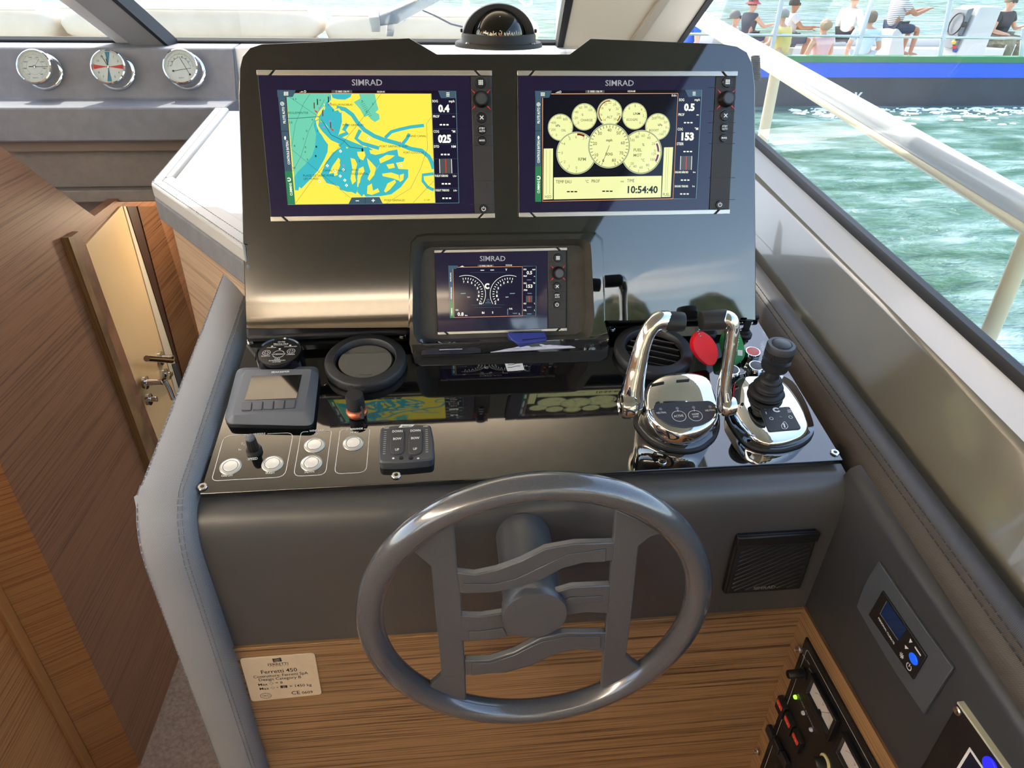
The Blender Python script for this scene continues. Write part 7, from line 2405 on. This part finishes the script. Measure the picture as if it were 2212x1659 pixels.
# side rail with flat posts
RXX, RZZ = 1.10, 1.165
rail = thing('hand_rail', 'white painted side rail running aft outside the side window', 'rail', base(1.1, 0.7, 0.86))
rb = Vector((1.1, 0.7, 0.86))
m_ = MB()
m_.tube([sheer(RXX, RZZ, y) - rb for y in [-0.6 + 0.2 * i for i in range(23)]], 0.030, 'gelcoat_white', 16, flat=0.72)
m_.build('top_rail', rail, ang=180)
m_ = MB()
m_.tube([sheer(RXX - 0.012, RZZ - 0.026, y) - rb for y in [-0.6 + 0.2 * i for i in range(23)]], 0.012, mat('rail_cream', (230, 216, 180), 0.35), 10)
m_.build('lower_lip', rail, ang=180)
for px, py in ((2192, 600), (1652, 165)):
    y = atX(px, py, RXX + 0.02).y
    tp_ = sheer(RXX, RZZ - 0.03, y) - rb
    bt_ = Vector((tp_.x, tp_.y, sheer(RXX, 0.855, y).z - rb.z))
    m_ = MB(); m_.tube([bt_, tp_], 0.020, mat('rail_cream', (230, 216, 180), 0.35), 14, flat=0.7); m_.build('post', rail)
    m_ = MB(); m_.lathe([(0.034, bt_.z), (0.034, bt_.z + 0.012), (0.024, bt_.z + 0.018)], 'gelcoat_white', (bt_.x, bt_.y), 20); m_.build('post_foot', rail)
# dark coiled cord by the plate corner
c0 = atX(1632, 122, 0.86); c1 = atX(1634, 172, 0.86)
m_ = MB()
hel = []
for i in range(140):
    f = i / 139
    p = c0 * (1 - f) + c1 * f
    a = f * 2 * math.pi * 12
    hel.append(p + Vector((0.010 * math.cos(a), 0.010 * math.sin(a), 0)))
m_.tube(hel, 0.0028, 'rubber', 6)
m_.v = [tuple(Vector(p) - rb) for p in m_.v]
m_.build('coiled_cord', rail)

# ================================================================== TOUR BOAT
BY = 13.2
BF = 17.6
def bpt(px, py, Y=BY):
    return atY(px, py, Y)
gz = bpt(1900, 121).z
x_l, x_r = bpt(1330, 116).x, bpt(2560, 122).x
tb = thing('tour_boat', 'open tour boat with green rail, bright blue band and black hull', 'boat', base((x_l + x_r) / 2, (BY + BF) / 2, WATER_Z))
bo = Vector(((x_l + x_r) / 2, (BY + BF) / 2, WATER_Z))
hm_g = mat('boat_green', (44, 128, 74), 0.35)
hm_b = mat('boat_blue', (24, 92, 216), 0.3)
hm_k = noisy('boat_black', (30, 36, 50), (40, 48, 64), 3, 0.4)
hm_w = mat('boat_white', (200, 198, 194), 0.45)
z_g0 = bpt(1900, 134).z; z_b0 = bpt(1900, 167).z
def side(y0, y1, z0, z1, m, nm, bow=True):
    m_ = MB()
    pts_ = []
    n_ = 24
    rings = []
    for i in range(n_ + 1):
        f = i / n_
        x = x_l + (x_r - x_l) * f
        # taper towards both ends
        e = 1 - max(0.0, 1 - f / 0.18) ** 2.2 if f < 0.18 else 1 - max(0.0, (f - 0.86) / 0.14) ** 2.4 * 0.6
        mid = (BY + BF) / 2
        ya, yb = mid + (y0 - mid) * e, mid + (y1 - mid) * e
        rings.append([Vector((x, ya, z0)) - bo, Vector((x, yb, z0)) - bo, Vector((x, yb, z1)) - bo, Vector((x, ya, z1)) - bo])
    m_.loft(rings, m)
    return m_.build(nm, tb, ang=50)
side(BY - 0.06, BY + 0.16, z_g0, gz, hm_g, 'gunwale')
side(BF - 0.16, BF + 0.06, z_g0, gz, hm_g, 'gunwale')
side(BY - 0.03, BY + 0.06, z_b0, z_g0, hm_b, 'blue_band')
side(BF - 0.06, BF + 0.03, z_b0, z_g0, hm_b, 'blue_band')
side(BY + 0.0, BY + 0.10, WATER_Z - 0.1, z_b0, hm_k, 'black_hull')
side(BF - 0.10, BF, WATER_Z - 0.1, z_b0, hm_k, 'black_hull')
side(BY + 0.06, BY + 0.18, WATER_Z + 0.15, gz - 0.01, hm_w, 'inner_side')
side(BF - 0.18, BF - 0.06, WATER_Z + 0.15, gz - 0.01, hm_w, 'inner_side')
side(BY + 0.1, BF - 0.1, WATER_Z + 0.10, WATER_Z + 0.20, hm_w, 'boat_floor')
# white lettering on the hull
m_ = MB()
lf_ = Frame(bpt(1800, 225, BY - 0.002), (1, 0, 0), (0, 0, 1))
m_.text('B', -0.22, 0, 0.19, 'white_print', 0.0, bold=0.02, shear=0.25)
m_.text('y', 0.42, 0.06, 0.22, 'white_print', 0.0, bold=0.02, shear=0.25)
m_.stroke([(-0.34, -0.05), (0.1, -0.05)], 0.03, 0.0, 'white_print')
m_.stroke([(-0.22, -0.07), (-0.21, -0.16), (-0.12, -0.24), (0.03, -0.24), (0.2, -0.16)], 0.03, 0.0, mat('letter_gold', (206, 190, 130), 0.4))
m_.v = [tuple(lf_.w(*p) - bo) for p in m_.v]
m_.build('hull_lettering', tb, smooth=False)
# guard rails and awning poles
def pole(a, b, r, nm, m='gelcoat_white'):
    m_ = MB(); m_.tube([Vector(a) - bo, Vector(b) - bo], r, m, 10); m_.build(nm, tb)
zr = bpt(1900, 84).z
pole((x_l + 1.2, BY + 0.08, zr + 0.05), (x_r - 0.5, BY + 0.08, zr + 0.0), 0.022, 'guard_rail', 'chrome_dim')
zr2 = bpt(1900, 42, BF).z
pole((x_l + 1.4, BF - 0.08, zr2), (x_r - 0.5, BF - 0.08, zr2), 0.022, 'guard_rail', 'chrome_dim')
for xa, ya, xb, yb, Yp in ((1693, -20, 1664, 122, BY + 0.08), (1890, -20, 1846, 124, BY + 0.08), (2058, -20, 2029, 126, BY + 0.08), (1940, -20, 1908, 110, BY + 1.2), (2212, 60, 2206, 124, BY + 0.08)):
    pole(bpt(xa, ya, Yp), bpt(xb, yb, Yp), 0.042, 'awning_pole')
# benches
def seat_box(pxa, pxb, Y0, Y1, ztop, nm):
    xa, xb = bpt(pxa, 100, Y0).x, bpt(pxb, 100, Y0).x
    m_ = MB(); m_.box(xa - bo.x, xb - bo.x, Y0 - bo.y, Y1 - bo.y, 0.15, ztop - bo.z, hm_w); m_.build(nm, tb, bevel=0.03)
SEATZ = gz - 0.22
seat_box(1480, 1960, BY + 0.25, BY + 0.75, SEATZ, 'bench')
seat_box(1480, 2300, BF - 0.75, BF - 0.25, SEATZ, 'bench')
seat_box(1480, 1830, BY + 1.9, BY + 2.4, SEATZ, 'bench')
# helm stand with engine panel, helm seat
t_ = thing('boat_helm_stand', 'white helm stand with engine controls on the tour boat', 'helm stand', base(bpt(2078, 110, BY + 1.3).x, BY + 1.3, WATER_Z + 0.2))
hb = Vector((bpt(2078, 110, BY + 1.3).x, BY + 1.3, WATER_Z + 0.2))
zt = bpt(2078, 12, BY + 1.3).z - hb.z
m_ = MB(); m_.prism([(-0.42, 0.0), (0.22, 0.0), (0.34, zt), (-0.12, zt)], -0.3, 0.3, hm_w)
m_.v = [(x, z, y) for x, y, z in m_.v]; m_.f = [tuple(reversed(f)) for f in m_.f]
m_.build('stand', t_, bevel=0.03)
m_ = MB(); m_.prism([(-0.40, zt * 0.48), (-0.30, zt * 0.50), (-0.18, zt * 0.98), (-0.30, zt * 0.96)], -0.22, 0.22, mat('panel_grey', (120, 122, 126), 0.4))
m_.v = [(x, z, y) for x, y, z in m_.v]; m_.f = [tuple(reversed(f)) for f in m_.f]
m_.build('engine_panel', t_, bevel=0.01)
m_ = MB()
c = Vector((-0.38, -0.1, zt * 0.78))
m_.tube([c + Vector((0.10 * math.cos(a) * 0.4, 0.19 * math.sin(a), 0.19 * math.cos(a))) for a in [2 * math.pi * i / 24 for i in range(24)]], 0.014, 'black', 8, closed=True, up=(1, 0, 0))
m_.build('wheel', t_)
for k, (dx, dz_, r, c_) in enumerate(((-0.34, 0.62, 0.05, (30, 32, 36)), (-0.30, 0.78, 0.05, (30, 32, 36)), (-0.40, 0.56, 0.035, (220, 180, 40)), (-0.36, 0.50, 0.035, (180, 30, 30)), (-0.32, 0.46, 0.04, (30, 60, 140)))):
    m_ = MB(); m_.lathe([(r, -0.03), (r, 0.02), (r * 0.8, 0.03), (0, 0.032)], mat('dial_c%d' % k, c_, 0.4), (0, 0), 14, ax=(Vector((dx, -0.24, dz_ * zt)), (1, 0, 0), (0, 0, 1), (0, -1, 0))); m_.build('dial', t_)
sx_ = bpt(1955, 80, BY + 1.1).x
m_ = MB()
sz_ = SEATZ - (WATER_Z + 0.2)
m_.prism(roundpoly([(-0.34, 0.0), (0.16, 0.0), (0.22, sz_), (0.22, sz_ + 0.10), (-0.05, sz_ + 0.10), (-0.20, sz_ + 0.5), (-0.36, sz_ + 0.62), (-0.42, sz_ + 0.55)], 0.06), -0.25, 0.25, hm_w)
m_.v = [(x, z, y) for x, y, z in m_.v]; m_.f = [tuple(reversed(f)) for f in m_.f]
o = m_.build('moulded_chair', fr=base(sx_, BY + 1.1, WATER_Z + 0.2), bevel=0.02); tag(o, 'white moulded helm seat under the striped shirted man', 'seat')

# ================================================================== PASSENGERS
SKIN = {'fair': (214, 160, 130), 'tan': (176, 118, 86)}
def skin_obj(name, verts, edges, radii, m, parent, root=0, sub=2):
    me = bpy.data.meshes.new(name)
    me.from_pydata([tuple(v) for v in verts], edges, [])
    me.materials.append(m)
    ob = bpy.data.objects.new(name, me)
    COL.objects.link(ob)
    ob.parent = parent
    md = ob.modifiers.new('skin', 'SKIN')
    md.use_smooth_shade = True
    for i, r in enumerate(radii):
        sv = me.skin_vertices[0].data[i]
        sv.radius = (r, r) if not isinstance(r, tuple) else r
        sv.use_root = (i == root)
    ms = ob.modifiers.new('sub', 'SUBSURF')
    ms.levels = ms.render_levels = sub
    return ob

def person(label, px, py, Y, face, shirt, pants, hair=(70, 58, 48), skin='fair', lean=0.0, arms=None, hat=None, glasses=False, sleeve=0.55, legs='sit', long_hair=0.0, headturn=0.0, scale=1.0, stripes=False, trousers=1.0):
    """seated figure; px,py: pixel of the head centre; face: heading in degrees (0 = away from us, 180 = towards us, 90 = to the left)"""
    hp = atY(px, py, Y)
    zs_ = hp.z - 0.72 * scale
    f_ = base(hp.x, Y, zs_)
    a = math.radians(face)
    fw = Vector((-math.sin(a), math.cos(a), 0)); rt = Vector((math.cos(a), math.sin(a), 0))
    f_ = Frame(f_.o - fw * lean * 0.7 * scale, rt, fw)
    t_ = thing('person', label, 'person', f_, None)
    S = scale
    skm = mat('skin_' + skin, SKIN[skin], 0.55)
    V_ = lambda x, y, z: Vector((x * S, y * S, z * S))
    ln = lambda y, z: y + lean * z
    pv = V_(0, 0, 0.09); ab = V_(0, ln(-0.02, .28), 0.28); ch = V_(0, ln(0, .45), 0.45); nk = V_(0, ln(0.01, .57), 0.575)
    h0 = V_(0, ln(0.03, .64), 0.645); h1 = V_(0, ln(0.02, .72), 0.72); h2 = V_(0, ln(0.005, .78), 0.785)
    ht = math.radians(headturn)
    nose = h1 + V_(-0.095 * math.sin(ht), 0.095 * math.cos(ht), -0.02)
    ears = [h1 + V_(s * 0.075 * math.cos(ht), s * 0.075 * math.sin(ht), -0.015) for s in (-1, 1)]
    verts = [pv, ab, ch, nk, h0, h1, h2, nose] + ears
    rad = [0.14 * S, 0.125 * S, 0.14 * S, 0.05 * S, 0.065 * S, 0.092 * S, 0.075 * S, 0.020 * S, 0.022 * S, 0.022 * S]
    edges = [(0, 1), (1, 2), (2, 3), (3, 4), (4, 5), (5, 6), (5, 7), (5, 8), (5, 9)]
    sv, se, sr = [pv, ab, ch, V_(0, ln(0.01, .53), 0.53)], [(0, 1), (1, 2), (2, 3)], [0.155 * S, 0.15 * S, 0.16 * S, 0.085 * S]
    pvs, pes, prs = [pv + V_(0, 0, 0.03)], [], [0.158 * S]
    arms = arms or [((-0.27, 0.02, 0.24), (-0.18, 0.26, 0.16)), ((0.27, 0.02, 0.24), (0.18, 0.26, 0.16))]
    for s, (el, hd) in zip((-1, 1), arms):
        sh_ = V_(s * 0.185, ln(0, .5), 0.50)
        el = V_(*el); hd = V_(*hd)
        b = len(verts)
        d = (hd - el).normalized()
        side_ = d.cross(Vector((0, 0, 1)))
        side_ = side_.normalized() if side_.length > 0.1 else Vector((1, 0, 0))
        wr = hd - d * 0.05 * S
        verts += [sh_, el, wr, hd]
        rad += [0.062 * S, 0.046 * S, 0.030 * S, 0.036 * S]
        edges += [(2, b), (b, b + 1), (b + 1, b + 2), (b + 2, b + 3)]
        for k, ll in enumerate((0.062, 0.075, 0.070, 0.055)):
            q0 = hd + d * 0.03 * S + side_ * (k - 1.5) * 0.018 * S
            q1 = q0 + (d + Vector((0, 0, -0.35))).normalized() * ll * S
            c = len(verts)
            verts += [q0, q1]
            rad += [0.0105 * S, 0.008 * S]
            edges += [(b + 3, c), (c, c + 1)]
        c = len(verts)
        verts += [hd + side_ * -0.045 * S + d * 0.02 * S]
        rad += [0.010 * S]
        edges += [(b + 3, c)]
        c = len(sv)
        sv += [sh_, sh_ * (1 - sleeve) + el * sleeve]
        sr += [0.080 * S, 0.066 * S]
        se += [(2, c), (c, c + 1)]
        if sleeve > 0.95:
            c2 = len(sv)
            sv += [el * 0.15 + wr * 0.85]; sr += [0.046 * S]; se += [(c + 1, c2)]
    for s in (-1, 1):
        hip = V_(s * 0.09, 0.03, 0.08)
        kn, an, to = V_(s * 0.13, 0.43, 0.07), V_(s * 0.13, 0.40, -0.36), V_(s * 0.14, 0.56, -0.40)
        b = len(verts)
        verts += [hip, kn, an, to]
        rad += [0.085 * S, 0.060 * S, 0.040 * S, 0.036 * S]
        edges += [(0, b), (b, b + 1), (b + 1, b + 2), (b + 2, b + 3)]
        c = len(pvs)
        kk = min(1.0, trousers)
        pvs += [hip, hip * (1 - kk * 0.92) + kn * kk * 0.92]
        prs += [0.108 * S, 0.088 * S]
        pes += [(0, c), (c, c + 1)]
        if trousers > 1.0:
            pvs += [kn, an]; prs += [0.084 * S, 0.068 * S]; pes += [(c + 1, c + 2), (c + 2, c + 3)]
    skin_obj('body', verts, edges, rad, skm, t_)
    if stripes:
        sm = bpy.data.materials.get('striped_shirt')
        if sm is None:
            sm = mat('striped_shirt', shirt, 0.8)
            w = N(sm, 'ShaderNodeTexWave', Scale=10.0); w.bands_direction = 'Z'
            L(sm, coords(sm), w.inputs['Vector'])
            L(sm, ramp(sm, w.outputs['Fac'], [(0.55, shirt), (0.7, (110, 112, 122))]), bsdf(sm).inputs['Base Color'])
    else:
        sm = mat('cloth_%d_%d_%d' % shirt, shirt, 0.85)
    skin_obj('shirt', sv, se, sr, sm, t_)
    if isinstance(pants, str):
        pm = noisy('camouflage', (128, 124, 96), (74, 76, 56), 14, 0.85)
    else:
        pm = mat('cloth_%d_%d_%d' % pants, pants, 0.85)
    skin_obj('trousers', pvs, pes, prs, pm, t_)
    hm = mat('hair_%d_%d_%d' % hair, hair, 0.7)
    m_ = MB()
    hc_ = (h1 + h2) / 2
    R_ = 0.108 * S
    bk = V_(0.03 * math.sin(ht), -0.03 * math.cos(ht), 0.0)
    def dome(c, r, zlo, m, k=1.0, n_=6):
        rings = []
        for i in range(n_):
            el_ = math.radians(zlo + (88 - zlo) * i / (n_ - 1))
            rings.append([c + Vector((r * math.cos(el_) * math.cos(2 * math.pi * q / 16), r * k * math.cos(el_) * math.sin(2 * math.pi * q / 16), r * math.sin(el_))) for q in range(16)])
        m_.loft(rings, m)
    if hat:
        hmt = mat('hat_%d_%d_%d' % hat[1], hat[1], 0.8)
        dome(hc_ + V_(0, 0, 0.005), R_ * 1.05, 5, hmt)
        if hat[0] == 'brim':
            o_ = hc_ + V_(0, 0, 0.015)
            m_.lathe([(R_ * 1.0, 0.012), (R_ * 1.6, -0.035), (R_ * 1.62, -0.03), (R_ * 1.0, 0.02)], hmt, (0, 0), 20, ax=(o_, (1, 0, 0), (0, 1, 0), (0, 0, 1)), cap=False)
        else:
            fwd = Vector((-math.sin(ht), math.cos(ht), 0))
            sd_ = Vector((math.cos(ht), math.sin(ht), 0))
            p0 = hc_ + V_(0, 0, 0.02)
            m_.solid([p0 + fwd * R_ * 0.9 - sd_ * R_ * 0.7, p0 + fwd * R_ * 0.9 + sd_ * R_ * 0.7, p0 + fwd * R_ * 1.7 + sd_ * R_ * 0.45, p0 + fwd * R_ * 1.7 - sd_ * R_ * 0.45], (0, 0, 0.012), hmt)
        m_.build('hat', t_, ang=60)
        m_ = MB()
    dome(hc_ + bk * 0.6, R_ * (0.98 if hat else 1.03), -25 if not long_hair else -55, hm, 1.0, 7)
    if long_hair:
        soft_box(m_, -R_ * 0.95, R_ * 0.95, -R_ * 0.9, R_ * 0.35, -long_hair, R_ * 0.6, hm, 8, 3)
        n0 = len(m_.v) - 9 * 28
        for i in range(n0, len(m_.v)):
            m_.v[i] = tuple(Vector(m_.v[i]) + hc_ + bk)
    m_.build('hair', t_, ang=180)
    if glasses:
        m_ = MB()
        fwd = Vector((-math.sin(ht), math.cos(ht), 0)); sd_ = Vector((math.cos(ht), math.sin(ht), 0))
        c = h1 + V_(0, 0, 0.012)
        for s in (-1, 1):
            o_ = c + fwd * 0.092 * S + sd_ * s * 0.036 * S
            m_.lathe([(0.030 * S, -0.004), (0.030 * S, 0.006), (0, 0.008)], 'black', (0, 0), 12, ax=(o_, sd_, (0, 0, 1), fwd * 1.0))
            m_.tube([o_ + sd_ * s * 0.026 * S, c + sd_ * s * 0.085 * S - fwd * 0.01], 0.005, 'black', 6)
        m_.build('sunglasses', t_)
    return t_
N0 = BY + 0.5
person('passenger in a blue shirt half hidden behind the windscreen pillar', 1500, 30, BY + 1.0, 100, (60, 100, 200), (70, 70, 80), (150, 146, 140), headturn=0, hat=('cap', (196, 194, 190)))
person('grey haired passenger in sunglasses and pale pink shirt facing right', 1588, 38, BY + 2.0, -120, (226, 190, 186), (90, 90, 96), (120, 116, 112), glasses=True)
person('passenger in a dark red hat and dark vest reaching right', 1626, 10, BF - 0.6, -75, (58, 62, 76), (44, 54, 84), (60, 44, 36), hat=('brim', (150, 52, 62)), arms=[((-0.26, 0.05, 0.26), (-0.2, 0.3, 0.2)), ((0.24, 0.20, 0.30), (0.16, 0.52, 0.34))], sleeve=0.15)
person('elderly passenger in a yellow shirt and grey cap leaning on the rail', 1692, 36, N0, 35, (232, 208, 128), (190, 180, 150), (150, 146, 140), hat=('cap', (150, 148, 146)), lean=0.15, arms=[((-0.32, 0.10, 0.28), (-0.42, 0.30, 0.22)), ((0.30, 0.05, 0.24), (0.36, 0.32, 0.20))], sleeve=0.7)
person('dark haired passenger with tanned arms in a pale grey shirt', 1716, 10, BF - 1.6, -100, (206, 198, 192), (80, 84, 96), (52, 42, 38), skin='tan', arms=[((-0.24, 0.16, 0.28), (-0.12, 0.48, 0.26)), ((0.24, 0.18, 0.30), (0.14, 0.50, 0.32))], glasses=True)
person('blonde passenger in a pink sleeveless top seen from behind', 1783, 58, N0, 8, (230, 180, 176), (200, 190, 180), (168, 138, 104), sleeve=0.05, long_hair=0.06, scale=0.95)
person('passenger in a white long sleeved shirt with a dark strap', 1846, -2, BY + 2.4, -60, (238, 234, 226), (34, 34, 40), (70, 56, 48), sleeve=1.0)
person('brown haired passenger in a pale blue tee shirt beside the pole', 1881, 40, N0, -25, (206, 222, 236), (200, 206, 214), (112, 92, 72), sleeve=0.6, long_hair=0.10, glasses=True)
person('helmsman in a striped tee shirt and navy shorts at the boat controls', 1952, -22, BY + 1.1, -88, (226, 222, 220), (44, 56, 80), (60, 50, 44), skin='tan', arms=[((-0.22, 0.26, 0.30), (-0.08, 0.58, 0.40)), ((0.24, 0.22, 0.32), (0.12, 0.56, 0.42))], stripes=True, trousers=0.95)
person('passenger in a black tee shirt and camouflage trousers at the right edge', 2182, 4, BY + 1.4, -165, (48, 48, 52), 'camo', (150, 130, 104), skin='fair', arms=[((-0.28, 0.08, 0.24), (-0.42, 0.28, 0.34)), ((0.30, 0.06, 0.22), (0.12, 0.28, 0.16))], trousers=1.2, hat=('cap', (196, 184, 160)), glasses=True)
# foam of the wash along the tour boat
mf = mat('foam_white', (236, 240, 236), 0.9)
m_ = MB()
rr = random.Random(11)
for k in range(320):
    x = bpt(1700 + rr.random() * 560, 262, BY - 0.4).x
    y = BY - 0.25 - abs(rr.gauss(0, 0.55))
    s_ = 0.008 + rr.random() ** 2 * 0.05
    m_.lathe([(s_ * 1.6, 0.0), (s_, 0.015), (0, 0.02)], mf, (0, 0), 7, ax=(Vector((x, y, WATER_Z)), (1.5, 0, 0), (0, 0.7, 0), (0, 0, 1)))
o = m_.build('foam', fr=WORLD)
tag(o, 'white foam flecks along the tour boat waterline', 'foam', kind='stuff')
